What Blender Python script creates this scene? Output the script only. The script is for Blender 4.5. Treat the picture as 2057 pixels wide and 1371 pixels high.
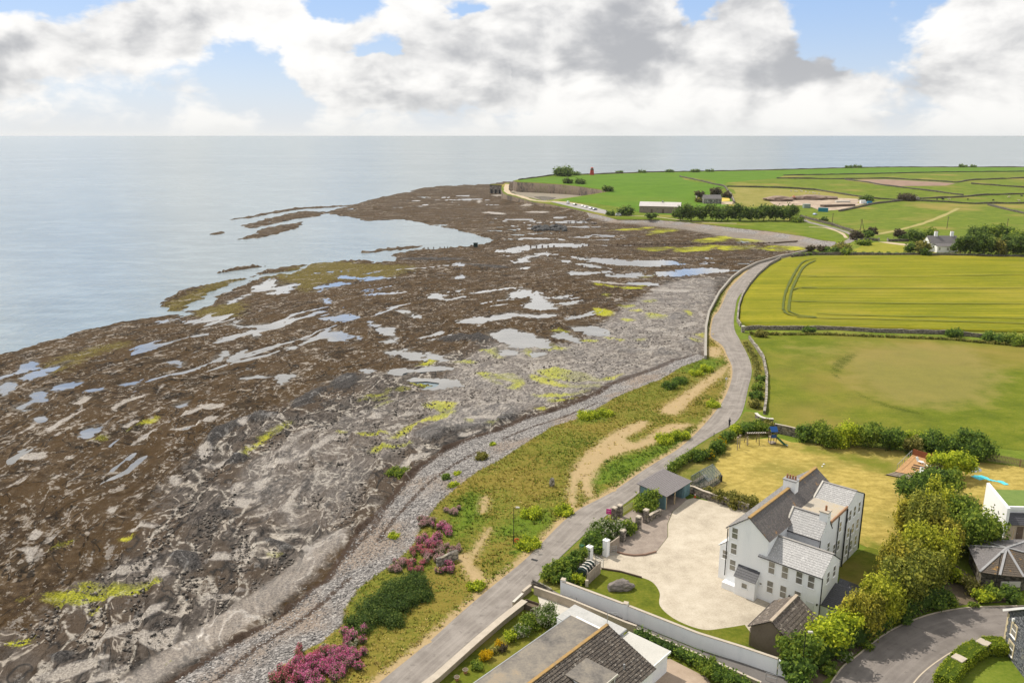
import bpy, bmesh, math, random
import numpy as np
from math import sin, cos, tan, atan, atan2, pi, radians, sqrt, exp, hypot
from mathutils import Vector, Matrix
from mathutils.geometry import delaunay_2d_cdt
random.seed(7); rng = np.random.default_rng(7)
for o in list(bpy.data.objects): bpy.data.objects.remove(o)
SC = bpy.context.scene; COL = SC.collection

# ---------------------------------------------------------------- camera
CAMH = 60.0; FPX = 1620.0; PIT = atan(414.5 / 1620); CX, CY = 1028.5, 685.5
cam = bpy.data.cameras.new('camera'); co = bpy.data.objects.new('camera', cam); COL.objects.link(co)
co.location = (0, 0, CAMH); co.rotation_euler = (pi / 2 - PIT, 0, 0)
cam.sensor_fit = 'HORIZONTAL'; cam.sensor_width = 36; cam.lens = 36 * FPX / 2057
cam.clip_start = 1; cam.clip_end = 120000; SC.camera = co

# ---------------------------------------------------------------- light
SUN_EL, SUN_AZ = 52.0, -46.0          # azimuth from +Y, negative = to the left
sd = Vector((sin(radians(SUN_AZ)) * cos(radians(SUN_EL)), cos(radians(SUN_AZ)) * cos(radians(SUN_EL)), sin(radians(SUN_EL))))
sl = bpy.data.lights.new('sun', 'SUN'); sl.energy = 3.7; sl.angle = radians(0.6); sl.color = (1.0, 0.93, 0.82)
so = bpy.data.objects.new('sun', sl); COL.objects.link(so); so.rotation_euler = (-sd).to_track_quat('-Z', 'Y').to_euler()
so.location = (-200, 200, 400)
SC.view_settings.view_transform = 'Standard'; SC.view_settings.look = 'None'; SC.view_settings.gamma = 1
SC.view_settings.use_curve_mapping = False
SC.view_settings.exposure = 0.35
SC.cycles.use_denoising = True
SC.cycles.max_bounces = 5; SC.cycles.volume_bounces = 0; SC.cycles.diffuse_bounces = 3; SC.cycles.transparent_max_bounces = 8
SKYS = 0.10

# ---------------------------------------------------------------- node helper
class NT:
    def __init__(s, nt): s.nt = nt; s.n = nt.nodes; s.l = nt.links
    def new(s, t, **k):
        n = s.n.new(t)
        for a, v in k.items(): setattr(n, a, v)
        return n
    def put(s, sock, v):
        if v is None: return
        if hasattr(v, 'is_output') or isinstance(v, bpy.types.NodeSocket): s.l.new(v, sock)
        else:
            if isinstance(v, (tuple, list)) and len(v) == 3 and sock.type == 'RGBA': v = (*v, 1)
            sock.default_value = v
    def math(s, op, a, b=None, c=None, clamp=False):
        n = s.new('ShaderNodeMath', operation=op, use_clamp=clamp)
        s.put(n.inputs[0], a); s.put(n.inputs[1], b)
        if c is not None: s.put(n.inputs[2], c)
        return n.outputs[0]
    def vmath(s, op, a, b=None):
        n = s.new('ShaderNodeVectorMath', operation=op); s.put(n.inputs[0], a); s.put(n.inputs[1], b); return n.outputs[0]
    def mix(s, f, a, b, mode='MIX'):
        n = s.new('ShaderNodeMix', data_type='RGBA', blend_type=mode, clamp_factor=True)
        s.put(n.inputs[0], f); s.put(n.inputs[6], a); s.put(n.inputs[7], b); return n.outputs[2]
    def fmix(s, f, a, b):
        n = s.new('ShaderNodeMix', data_type='FLOAT', clamp_factor=True)
        s.put(n.inputs[0], f); s.put(n.inputs[2], a); s.put(n.inputs[3], b); return n.outputs[0]
    def noise(s, vec, scale=1., detail=5., rough=.55, dist=0., dim='3D'):
        n = s.new('ShaderNodeTexNoise', noise_dimensions=dim); s.put(n.inputs['Vector'], vec)
        s.put(n.inputs['Scale'], scale); s.put(n.inputs['Detail'], detail); s.put(n.inputs['Roughness'], rough); s.put(n.inputs['Distortion'], dist)
        return n.outputs[0]
    def voro(s, vec, scale, feature='F1'):
        n = s.new('ShaderNodeTexVoronoi', feature=feature); s.put(n.inputs['Vector'], vec); s.put(n.inputs['Scale'], scale)
        return n.outputs['Distance'], n.outputs['Color']
    def smooth(s, f, lo, hi, a=0., b=1.):
        n = s.new('ShaderNodeMapRange', interpolation_type='SMOOTHSTEP'); s.put(n.inputs[0], f)
        s.put(n.inputs[1], lo); s.put(n.inputs[2], hi); s.put(n.inputs[3], a); s.put(n.inputs[4], b); return n.outputs[0]
    def ramp(s, f, stops):
        n = s.new('ShaderNodeValToRGB'); s.put(n.inputs[0], f); e = n.color_ramp.elements
        while len(e) < len(stops): e.new(.5)
        for i, (p, c) in enumerate(stops): e[i].position = p; e[i].color = (*c, 1)
        return n.outputs[0]
    def pos(s): return s.new('ShaderNodeNewGeometry').outputs['Position']
    def attr(s, name): n = s.new('ShaderNodeAttribute', attribute_name=name); return n
    def sep(s, v):
        n = s.new('ShaderNodeSeparateXYZ'); s.put(n.inputs[0], v); return n.outputs
    def comb(s, x=0., y=0., z=0.):
        n = s.new('ShaderNodeCombineXYZ'); s.put(n.inputs[0], x); s.put(n.inputs[1], y); s.put(n.inputs[2], z); return n.outputs[0]
    def scalev(s, v, k): return s.vmath('MULTIPLY', v, k)
    def bump(s, h, strength=.5, dist=.1):
        n = s.new('ShaderNodeBump'); s.put(n.inputs['Height'], h); s.put(n.inputs['Strength'], strength); s.put(n.inputs['Distance'], dist); return n.outputs[0]

def newmat(name):
    m = bpy.data.materials.new(name); m.use_nodes = True; t = NT(m.node_tree)
    b = [n for n in t.n if n.type == 'BSDF_PRINCIPLED'][0]
    return m, t, b
def bs(b, t, color=None, rough=None, spec=None, normal=None, metal=None):
    if color is not None: t.put(b.inputs['Base Color'], color)
    if rough is not None: t.put(b.inputs['Roughness'], rough)
    if spec is not None: t.put(b.inputs['Specular IOR Level'], spec)
    if normal is not None: t.put(b.inputs['Normal'], normal)
    if metal is not None: t.put(b.inputs['Metallic'], metal)

# ---------------------------------------------------------------- sky
def ray(px, py):
    a = (px - CX) / FPX; b = (py - CY) / FPX
    return (a, cos(PIT) - b * sin(PIT), -sin(PIT) - b * cos(PIT))
def make_world():
    w = bpy.data.worlds.new('World'); SC.world = w; w.use_nodes = True; t = NT(w.node_tree); t.n.clear()
    sky = t.new('ShaderNodeTexSky', sky_type='NISHITA', sun_disc=False)
    sky.sun_elevation = radians(SUN_EL); sky.sun_rotation = radians(SUN_AZ); sky.altitude = 60; sky.air_density = 1.0; sky.dust_density = 1.2; sky.ozone_density = 1.5
    d = t.vmath('NORMALIZE', t.new('ShaderNodeTexCoord').outputs['Generated'])
    x, y, z = t.sep(d)
    az = t.math('ARCTAN2', x, y); el = t.math('ARCSINE', z)
    # domain warp so that cloud edges billow
    base = t.comb(az, t.math('MULTIPLY', el, 1.5), 0.)
    wn = t.new('ShaderNodeTexNoise', noise_dimensions='3D'); t.put(wn.inputs['Vector'], base); t.put(wn.inputs['Scale'], 13.); t.put(wn.inputs['Detail'], 4.); t.put(wn.inputs['Roughness'], .6)
    off = t.vmath('MULTIPLY', t.vmath('SUBTRACT', wn.outputs['Color'], (.5, .5, .5)), (.09, .075, 0.))
    wa, we, _ = t.sep(t.vmath('ADD', t.comb(az, el, 0.), off))
    def gsum(lst, px, py):
        return sum(amp * exp(-((px - x0) / rx) ** 2 - ((py - y0) / ry) ** 2) for x0, y0, rx, ry, amp in lst)
    pos = [(60,135,150,75,1),(350,70,170,75,1.1),(560,45,90,55,.8),(470,215,110,35,.8),(660,120,110,75,.9),(850,60,150,70,.9),(790,165,190,65,1),
           (1100,60,260,120,1.2),(1260,110,160,110,1),(1300,190,260,70,1),(1520,140,150,90,1.1),(1700,190,90,45,.9),(1950,70,130,120,1.2),(2000,180,160,80,1),(1750,45,55,40,.7),(1470,30,90,40,.5),(1830,50,45,45,.35),
           (-300,100,260,120,1),(2400,90,260,140,1),(-800,60,260,160,1),(2900,40,260,160,1),(300,-160,300,90,.8),(1000,-220,360,110,.9),(1700,-160,300,80,.8)]
    gap = [(120,35,130,55,1.5),(560,165,65,65,1.3),(480,150,45,60,.6),(770,105,55,36,1.8),(690,15,80,30,1.5),(940,25,60,26,1.6),(1375,45,50,60,1.6),(1705,95,95,62,1.6),(1630,35,65,30,1.),(1840,30,40,55,.9),(360,165,70,22,.5)]
    dark = [(20,165,60,42,1),(300,75,50,26,.55),(340,100,60,22,.5),(430,88,50,26,.35),(520,215,55,18,.35),(690,172,50,14,.5),(780,188,70,18,.85),(930,195,70,28,.7),(1000,120,110,45,.45),(1220,50,110,62,1),(1290,105,90,50,.7),(1080,165,70,24,.7),(1150,160,90,22,.4),(1560,155,95,45,1),(1620,120,50,40,.8),(1480,45,80,24,.7),(1860,138,50,24,.7),(1960,160,80,28,.4),(1790,210,70,25,.4),(1960,75,60,35,.35)]
    # cloud cover (red) and cloud shade (green) laid out over azimuth and height above the horizon
    rows = [-10, 30, 70, 110, 150, 190, 232]; segs = [(-160, 1030), (1030, 2220)]
    def field(px, py): return (min(1., max(0., .5 + .4 * (gsum(pos, px, py) - gsum(gap, px, py)))), min(1., max(0., .6 * gsum(dark, px, py))), 0.)
    pxx = t.math('MULTIPLY_ADD', t.math('TANGENT', t.math('MAXIMUM', t.math('MINIMUM', wa, 1.2), -1.2)), FPX / cos(PIT), CX)
    pyy = t.math('MULTIPLY_ADD', we, -FPX * 1.04, 271.)
    acc = None
    for i, ry in enumerate(rows):
        dist_ = t.math('ABSOLUTE', t.math('SUBTRACT', pyy if 0 < i < len(rows) - 1 else (t.math('MAXIMUM', pyy, float(ry)) if i == 0 else t.math('MINIMUM', pyy, float(ry))), float(ry)))
        w_ = t.math('MAXIMUM', t.math('SUBTRACT', 1., t.math('DIVIDE', dist_, 40.)), 0.)
        rc = None
        for (x0, x1) in segs:
            f = t.math('DIVIDE', t.math('SUBTRACT', pxx, float(x0)), float(x1 - x0)); n = 32
            r_ = t.ramp(f, [((k + .5) / n, field(x0 + (x1 - x0) * (k + .5) / n, ry)) for k in range(n)])
            rc = r_ if rc is None else t.mix(t.math('GREATER_THAN', pxx, float(x0)), rc, r_)
        c_ = t.mix(w_, (0, 0, 0), rc); acc = c_ if acc is None else t.mix(1., acc, c_, 'ADD')
    cov, shd, _ = t.sep(acc)
    D = t.math('MULTIPLY', t.math('SUBTRACT', cov, .5), 2.5)
    fb = t.noise(t.comb(az, t.math('MULTIPLY', el, 1.7), 3.1), 13., 7., .58, .3)
    fb2 = t.noise(t.comb(az, t.math('MULTIPLY', el, 1.4), 9.), 4., 3., .5)
    hi = t.smooth(el, radians(9), radians(16))
    D = t.math('ADD', D, t.math('MULTIPLY', hi, t.smooth(fb2, .34, .52)))
    D = t.math('ADD', D, t.math('MULTIPLY', t.math('SUBTRACT', fb, .5), 1.5))
    alpha = t.smooth(D, .06, .50)
    fbL = t.noise(t.comb(t.math('ADD', az, -.014), t.math('MULTIPLY_ADD', el, 1.7, .036), 3.1), 13., 4., .52, .25); emb = t.math('MULTIPLY', t.math('SUBTRACT', fbL, fb), 2.1)
    shade = t.math('ADD', t.math('MULTIPLY', shd, 1.6), t.math('MULTIPLY', t.math('SUBTRACT', t.noise(t.comb(az, t.math('MULTIPLY', el, 2.), 5.), 9., 3., .55, .2), .46), 1.5))
    shade = t.math('ADD', shade, emb)
    shade = t.math('ADD', shade, t.math('MULTIPLY', hi, .25))
    sh = t.smooth(shade, -.25, 1.15)
    # measured in sky units: the background strength brings them down
    K = 1.0 / SKYS
    lit = tuple(K * c for c in CLOUD_LIT); drk = tuple(K * c for c in CLOUD_DRK); hzc = tuple(K * c for c in CLOUD_HAZE)
    ccol = t.mix(sh, lit, drk)
    blue = t.mix(t.smooth(el, 0., radians(10)), tuple(K * c for c in BLUE_LO), tuple(K * c for c in BLUE_HI))
    skyc = t.mix(.75, sky.outputs[0], blue)
    col = t.mix(t.math('MULTIPLY', alpha, .97), skyc, ccol)
    hz = t.math('EXPONENT', t.math('MULTIPLY', t.math('MAXIMUM', el, 0.), -1. / radians(1.4)))
    col = t.mix(t.math('MULTIPLY', hz, .93), col, hzc)
    below = t.smooth(el, -.01, 0.)
    col = t.mix(below, hzc, col)
    bg = t.new('ShaderNodeBackground'); t.put(bg.inputs[0], col); bg.inputs[1].default_value = SKYS
    out = t.new('ShaderNodeOutputWorld'); t.l.new(bg.outputs[0], out.inputs[0])
CLOUD_LIT = (.83, .815, .79); CLOUD_DRK = (.38, .385, .40); CLOUD_HAZE = (.67, .675, .665)
BLUE_LO = (.52, .61, .74); BLUE_HI = (.30, .46, .76)
make_world()
# ---------------------------------------------------------------- geometry helpers
def sstep(a, b, x):
    t = np.clip((x - a) / (b - a), 0, 1); return t * t * (3 - 2 * t)
def G(px, py, z=0.):
    r = ray(px, py); t = (z - CAMH) / r[2]; return (r[0] * t, r[1] * t, z)
def zl(x, y):
    """height of the land: level near the camera, rising to the headland"""
    return 9.5 * sstep(640, 930, np.asarray(y, float)) * (1 - .25 * sstep(1000, 1500, np.asarray(y, float)))
def GL(px, py, dz=0.):
    z = 0.
    for i in range(60):
        p = G(px, py, z); z = z * .5 + .5 * float(zl(p[0], p[1]))
    return (p[0], p[1], z + dz)
def PX(s, view=None):
    """'x,y x,y' in photo pixels (or in an enlarged view of it) -> list of (px,py)"""
    x0, y0, k = VIEWS[view] if view else (0, 0, 1)
    return [(x0 + float(a.split(',')[0]) / k, y0 + float(a.split(',')[1]) / k) for a in s.split()]
VIEWS = dict(z1=(0,680,3.9175), z2=(400,680,3.9175), z3=(800,650,3.9175), z4=(0,1020,3.905), z5=(400,1000,3.9175), z6=(640,480,4.898), z7=(1050,560,4.898), z8=(860,900,3.9175),
             f7=(300,350,2.7066), f6=(1000,500,2.9804), f5=(960,310,2.78), f8=(0,650,1.9016), g5=(960,1170,4.675), g6=(1050,1000,5.714), g7=(1240,880,6.428), g8=(1420,800,6.428), g2=(1400,1120,5.463), g3=(1690,1170,5.605), g4=(1740,860,4.284), h1=(1430,940,4.57), r3=(500,980,3.507), q8=(1400,480,5.7125), q3=(960,330,6.857), q4=(1240,360,7.91), q5=(1480,370,6.428), q6=(1760,420,6.926), q7=(1560,320,4.139), q1=(1400,420,2.98), a1=(1400,820,2.489))
def W2(pts, z=0.): return np.array([G(p[0], p[1], z)[:2] for p in pts])
def WL(pts): return [GL(*p) for p in pts]
def inside(P, poly):
    x, y = P[:, 0], P[:, 1]; c = np.zeros(len(P), bool); n = len(poly)
    for i in range(n):
        x0, y0 = poly[i]; x1, y1 = poly[(i + 1) % n]
        if y0 == y1: continue
        m = ((y0 > y) != (y1 > y)) & (x < (x1 - x0) * (y - y0) / (y1 - y0) + x0); c ^= m
    return c
def dline(P, line, closed=False):
    d = np.full(len(P), 1e9); n = len(line)
    for i in range(n if closed else n - 1):
        a = np.array(line[i]); b = np.array(line[(i + 1) % n]); ab = b - a; L = (ab @ ab) or 1e-9
        t = np.clip(((P - a) @ ab) / L, 0, 1); q = P - (a + t[:, None] * ab); d = np.minimum(d, np.hypot(q[:, 0], q[:, 1]))
    return d
def sdf(P, poly):
    d = dline(P, poly, True); return np.where(inside(P, poly), -d, d)
def catmull(pts, k=4, closed=False):
    P = [np.array(p, float) for p in pts]; n = len(P); out = []
    rngi = range(n if closed else n - 1)
    for i in rngi:
        p0 = P[(i - 1) % n] if closed or i > 0 else P[i]; p1 = P[i]; p2 = P[(i + 1) % n]; p3 = P[(i + 2) % n] if closed or i + 2 < n else p2
        for j in range(k):
            t = j / k
            out.append(.5 * ((2 * p1) + (-p0 + p2) * t + (2 * p0 - 5 * p1 + 4 * p2 - p3) * t * t + (-p0 + 3 * p1 - 3 * p2 + p3) * t ** 3))
    if not closed: out.append(P[-1])
    return out
# value noise (numpy) -------------------------------------------------------
_tab = rng.random((256, 256))
def vnoise(x, y):
    xi = np.floor(x).astype(int); yi = np.floor(y).astype(int); fx = x - xi; fy = y - yi
    fx = fx * fx * (3 - 2 * fx); fy = fy * fy * (3 - 2 * fy)
    a = _tab[xi & 255, yi & 255]; b = _tab[(xi + 1) & 255, yi & 255]; c = _tab[xi & 255, (yi + 1) & 255]; d = _tab[(xi + 1) & 255, (yi + 1) & 255]
    return (a * (1 - fx) + b * fx) * (1 - fy) + (c * (1 - fx) + d * fx) * fy
def fbm(x, y, o=5, g=.5):
    s = 0; a = 1; n = 0; x = np.asarray(x, float); y = np.asarray(y, float)
    for i in range(o):
        s = s + a * vnoise(x + i * 17.3, y + i * 9.1); n += a; a *= g; x = x * 2.03; y = y * 2.03
    return s / n
# object helpers -----------------------------------------------------------
def link(name, me, mats, parent=None, kind=None, label=None, cat=None, group=None):
    o = bpy.data.objects.new(name, me); COL.objects.link(o)
    for m in (mats if isinstance(mats, (list, tuple)) else [mats]):
        if m.name not in me.materials: me.materials.append(m)
    if parent is not None:
        o.parent = parent; o.matrix_parent_inverse = parent.matrix_basis.inverted()
    tag(o, label, cat, group, kind); return o
def tag(o, label=None, cat=None, group=None, kind=None):
    if label: o['label'] = label
    if cat: o['category'] = cat
    if group: o['group'] = group
    if kind: o['kind'] = kind
    return o
def thing(name, label, cat, loc=(0, 0, 0), rz=0., group=None):
    e = bpy.data.objects.new(name, None); COL.objects.link(e); e.location = loc; e.rotation_euler = (0, 0, rz); e.empty_display_size = .3
    return tag(e, label, cat, group)
def copy_tree(root, loc, rz=0., label=None, scale=None):
    def cp(o, par):
        c = o.copy(); COL.objects.link(c); c.parent = par
        if par is not None: c.matrix_parent_inverse = o.matrix_parent_inverse.copy()
        for ch in KIDS.get(o.name, []): cp(ch, c)
        return c
    KIDS = {}
    for o in bpy.data.objects:
        if o.parent: KIDS.setdefault(o.parent.name, []).append(o)
    r = cp(root, None); r.location = loc; r.rotation_euler = (0, 0, rz)
    if scale: r.scale = (scale,) * 3
    if label: r['label'] = label
    return r
IDENT = lambda u, w, z: (u, w, z)
class MB:
    def __init__(s, T=None): s.v = []; s.f = []; s.m = []; s.T = T or IDENT; s.cm = 0
    def add(s, vs, fs):
        b = len(s.v); s.v += [tuple(s.T(*p)) for p in vs]; s.f += [tuple(b + i for i in f) for f in fs]; s.m += [s.cm] * len(fs); return s
    def box(s, x0, x1, y0, y1, z0, z1):
        return s.add([(x0,y0,z0),(x1,y0,z0),(x1,y1,z0),(x0,y1,z0),(x0,y0,z1),(x1,y0,z1),(x1,y1,z1),(x0,y1,z1)], [(0,3,2,1),(4,5,6,7),(0,1,5,4),(1,2,6,5),(2,3,7,6),(3,0,4,7)])
    def hexa(s, b, t):   # 4 bottom, 4 top
        return s.add(list(b) + list(t), [(0,3,2,1),(4,5,6,7),(0,1,5,4),(1,2,6,5),(2,3,7,6),(3,0,4,7)])
    def prism(s, pts, z0, z1):
        n = len(pts)
        return s.add([(p[0],p[1],z0) for p in pts] + [(p[0],p[1],z1) for p in pts], [tuple(range(n))[::-1], tuple(range(n, 2*n))] + [(i,(i+1)%n,n+(i+1)%n,n+i) for i in range(n)])
    def tube(s, p0, p1, r, n=6, r1=None):
        p0 = Vector(s.T(*p0)); p1 = Vector(s.T(*p1)); d = (p1 - p0).normalized(); a = d.orthogonal().normalized(); b = d.cross(a); r1 = r if r1 is None else r1
        vs = [tuple(p0 + (a*cos(2*pi*i/n) + b*sin(2*pi*i/n))*r) for i in range(n)] + [tuple(p1 + (a*cos(2*pi*i/n) + b*sin(2*pi*i/n))*r1) for i in range(n)]
        T = s.T; s.T = IDENT; s.add(vs, [tuple(range(n))[::-1], tuple(range(n, 2*n))] + [(i,(i+1)%n,n+(i+1)%n,n+i) for i in range(n)]); s.T = T; return s
    def bar(s, p0, p1, a, b):
        """rectangular bar between two points, a wide and b high"""
        p0 = Vector(s.T(*p0)); p1 = Vector(s.T(*p1)); d = (p1 - p0).normalized(); u = d.cross(Vector((0,0,1)))
        u = u.normalized() if u.length > 1e-3 else Vector((1,0,0)); v = u.cross(d).normalized(); T = s.T; s.T = IDENT
        q = [(-a/2,-b/2),(a/2,-b/2),(a/2,b/2),(-a/2,b/2)]
        s.hexa([tuple(p0+u*x+v*y) for x,y in q], [tuple(p1+u*x+v*y) for x,y in q]); s.T = T; return s
    def build(s, name, mats, parent=None, smooth=False, **k):
        me = bpy.data.meshes.new(name); me.from_pydata(s.v, [], s.f)
        mats = mats if isinstance(mats, (list, tuple)) else [mats]
        for m in mats: me.materials.append(m)
        if len(mats) > 1: me.polygons.foreach_set('material_index', s.m)
        if smooth: me.polygons.foreach_set('use_smooth', [True]*len(me.polygons))
        bm = bmesh.new(); bm.from_mesh(me); bmesh.ops.recalc_face_normals(bm, faces=bm.faces); bm.to_mesh(me); bm.free()
        return link(name, me, mats, parent, **k)
def addattr(me, name, arr, typ='FLOAT_COLOR'):
    a = me.attributes.new(name, typ, 'POINT')
    a.data.foreach_set('color' if typ == 'FLOAT_COLOR' else ('vector' if typ == 'FLOAT_VECTOR' else 'value'), np.ascontiguousarray(arr, np.float32).ravel())
def sheet(name, poly, mat, dz=0., spacing=None, masks=None, skirt=None, kind='structure', zf=None, label=None, jitter=0):
    """flat or terrain-following sheet with the exact outline poly (world xy)"""
    zf = zf or zl
    P = [Vector((p[0], p[1])) for p in poly]; n = len(P); pts = list(P)
    if spacing:
        A = np.array([(p.x, p.y) for p in P]); lo = A.min(0); hi = A.max(0)
        gx, gy = np.meshgrid(np.arange(lo[0], hi[0], spacing), np.arange(lo[1], hi[1], spacing)); Q = np.c_[gx.ravel(), gy.ravel()]
        Q = Q[inside(Q, A)]; Q = Q[dline(Q, A, True) > spacing * .35]; pts += [Vector(q) for q in Q]
    v, e, f, _, _, _ = delaunay_2d_cdt(pts, [(i, (i + 1) % n) for i in range(n)], [list(range(n))], 1 if spacing is None else 1, 1e-4)
    V = np.array([(p.x, p.y) for p in v]); z = zf(V[:, 0], V[:, 1]) + dz
    if jitter: z = z + jitter * (fbm(V[:, 0] * .7, V[:, 1] * .7, 3) - .5)
    me = bpy.data.meshes.new(name); vs = [(a, b, c) for (a, b), c in zip(V, z)]; fs = [tuple(q) for q in f]
    fs = [q if sum((V[q[i]][0]*V[q[(i+1)%len(q)]][1]-V[q[(i+1)%len(q)]][0]*V[q[i]][1]) for i in range(len(q))) > 0 else q[::-1] for q in fs]
    mi = [0] * len(fs)
    if skirt:
        cnt = {}
        for q in fs:
            for i in range(len(q)):
                k = (q[i], q[(i+1) % len(q)]); cnt[k] = 1
        be = [k for k in cnt if (k[1], k[0]) not in cnt]; m = {}
        for k in be:
            for i in k:
                if i not in m: m[i] = len(vs); vs.append((vs[i][0], vs[i][1], skirt[0]))
        for a, b in be: fs.append((b, a, m[a], m[b])); mi.append(1)
    me.from_pydata(vs, [], fs)
    if masks:
        for nm, fn in masks.items():
            arr = np.zeros((len(vs), 4)); arr[:len(V)] = fn(V); addattr(me, nm, arr)
    mats = [mat] + ([skirt[1]] if skirt else [])
    for q in mats: me.materials.append(q)
    me.polygons.foreach_set('material_index', mi); me.polygons.foreach_set('use_smooth', [True] * len(mi))
    return link(name, me, mats, None, kind, label)
def mk(P, polys, amp=1.):
    """soft mask: 0.5 on the outline, 1 well inside"""
    out = np.zeros(len(P))
    for q in polys:
        q = np.array(catmull(q, 3, True)); lo = q.min(0); hi = q.max(0); dist = np.hypot(*q.mean(0)); w = min(max(dist * .0095, 1.), 7.) * amp
        m = np.where((P[:, 0] > lo[0]-w) & (P[:, 0] < hi[0]+w) & (P[:, 1] > lo[1]-w) & (P[:, 1] < hi[1]+w))[0]
        if len(m): out[m] = np.maximum(out[m], np.clip(.5 - sdf(P[m], q) / (2*w), 0, 1))
    return out
def ribbon(name, L, R, mat, dz, kind='structure', n=None, **k):
    """sheet between two world polylines of equal length"""
    vs = []; fs = []
    for a, b in zip(L, R): 
        for t in (0, .25, .5, .75, 1): x = a[0]*(1-t)+b[0]*t; y = a[1]*(1-t)+b[1]*t; vs.append((x, y, float(zl(x, y)) + dz))
    for i in range(len(L) - 1):
        for j in range(4): a = i*5+j; fs.append((a, a+1, a+6, a+5))
    me = bpy.data.meshes.new(name); me.from_pydata(vs, [], fs)
    if n: 
        uv = me.uv_layers.new(name='uv')
    bm = bmesh.new(); bm.from_mesh(me); bmesh.ops.recalc_face_normals(bm, faces=bm.faces)
    if sum(f.normal.z for f in bm.faces) < 0: bmesh.ops.reverse_faces(bm, faces=bm.faces)
    bm.to_mesh(me); bm.free()
    dist = np.concatenate([[0], np.cumsum([hypot(L[i+1][0]-L[i][0], L[i+1][1]-L[i][1]) for i in range(len(L)-1)])])
    arr = np.array([(t, d, 0) for d in dist for t in (0, .25, .5, .75, 1)]); addattr(me, 'st', arr, 'FLOAT_VECTOR')
    return link(name, me, mat, None, kind)
def resample(line, n):
    A = np.array([p[:2] for p in line], float); d = np.concatenate([[0], np.cumsum(np.hypot(*np.diff(A, axis=0).T))]); t = np.linspace(0, d[-1], n)
    return [(float(np.interp(q, d, A[:, 0])), float(np.interp(q, d, A[:, 1]))) for q in t]
# ---------------------------------------------------------------- materials
def M(name, cols, scale=1., rough=.85, bump=0., bscale=None, spec=.3, lo=.3, hi=.7, fine=.4, stretch=None, metal=0., dist=.05, big=None):
    m, t, b = newmat(name); p = t.pos()
    if stretch: p = t.scalev(p, stretch)
    f = t.noise(p, scale, 7., .6, .2)
    f2 = t.noise(p, scale * 9, 4., .6); f = t.fmix(fine, f, f2)
    if big: f = t.fmix(.35, f, t.noise(p, big, 3., .5))
    k = len(cols); st = [(lo + (hi - lo) * i / max(1, k - 1), c) for i, c in enumerate(cols)]
    bs(b, t, t.ramp(f, st) if k > 1 else cols[0], rough, spec, metal=metal)
    if bump: t.put(b.inputs['Normal'], t.bump(t.noise(p, bscale or scale * 4, 6., .65), bump, dist))
    return m
def brickmat(name, c1, c2, mortar, bw, bh, rough=.8, uvname='uv', bump=.4, msize=.015, extra=None, spec=.3):
    m, t, b = newmat(name); uv = t.attr(uvname).outputs['Vector']
    n = t.new('ShaderNodeTexBrick'); t.put(n.inputs['Vector'], uv); n.offset = .5
    t.put(n.inputs['Color1'], c1); t.put(n.inputs['Color2'], c2); t.put(n.inputs['Mortar'], mortar)
    t.put(n.inputs['Scale'], 1.); t.put(n.inputs['Mortar Size'], msize); t.put(n.inputs['Brick Width'], bw); t.put(n.inputs['Row Height'], bh); t.put(n.inputs['Mortar Smooth'], .1); t.put(n.inputs['Bias'], 0.)
    p = t.pos(); k = t.noise(p, 2.5, 7., .65); col = t.mix(t.smooth(k, .4, .75), n.outputs[0], tuple(c * .62 for c in c1))
    k2 = t.noise(p, 11., 5., .6); col = t.mix(t.smooth(k2, .52, .75), col, tuple(min(1, c * 1.45) for c in c2))
    if extra:
        for colr, sc, lo, hi in extra: col = t.mix(t.smooth(t.noise(p, sc, 6., .62), lo, hi), col, colr)
    bs(b, t, col, rough, spec, t.bump(t.math('ADD', t.math('MULTIPLY', n.outputs['Fac'], -1.), t.math('MULTIPLY', k2, .5)), bump, .02)); return m
def leafmat(name, dark, mid, lite, flower=None, ff=0.):
    m, t, b = newmat(name); r = t.attr('r').outputs['Fac']; p = t.pos()
    n = t.noise(p, .55, 3., .5)
    f = t.math('ADD', t.math('MULTIPLY', r, .55), t.math('MULTIPLY', n, .45))
    col = t.ramp(f, [(.25, dark), (.5, mid), (.78, lite)])
    if flower: 
        g = t.noise(p, 1.1, 2., .5); col = t.mix(t.math('GREATER_THAN', t.math('ADD', t.math('MULTIPLY', r, .6), t.math('MULTIPLY', g, .8)), ff), col, flower)
    bs(b, t, col, .7, .10); t.put(b.inputs['Transmission Weight'], 0.)
    # a little light passes through a leaf
    tr = t.new('ShaderNodeBsdfTranslucent'); t.put(tr.inputs[0], col); ms = t.new('ShaderNodeMixShader'); ms.inputs[0].default_value = .52
    out = [n for n in t.n if n.type == 'OUTPUT_MATERIAL'][0]; t.l.new(b.outputs[0], ms.inputs[1]); t.l.new(tr.outputs[0], ms.inputs[2]); t.l.new(ms.outputs[0], out.inputs[0])
    return m
# ================================================================= THE SETTING
SEAZ = -3.42; FZ = -3.0; POOLZ = -3.17
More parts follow.
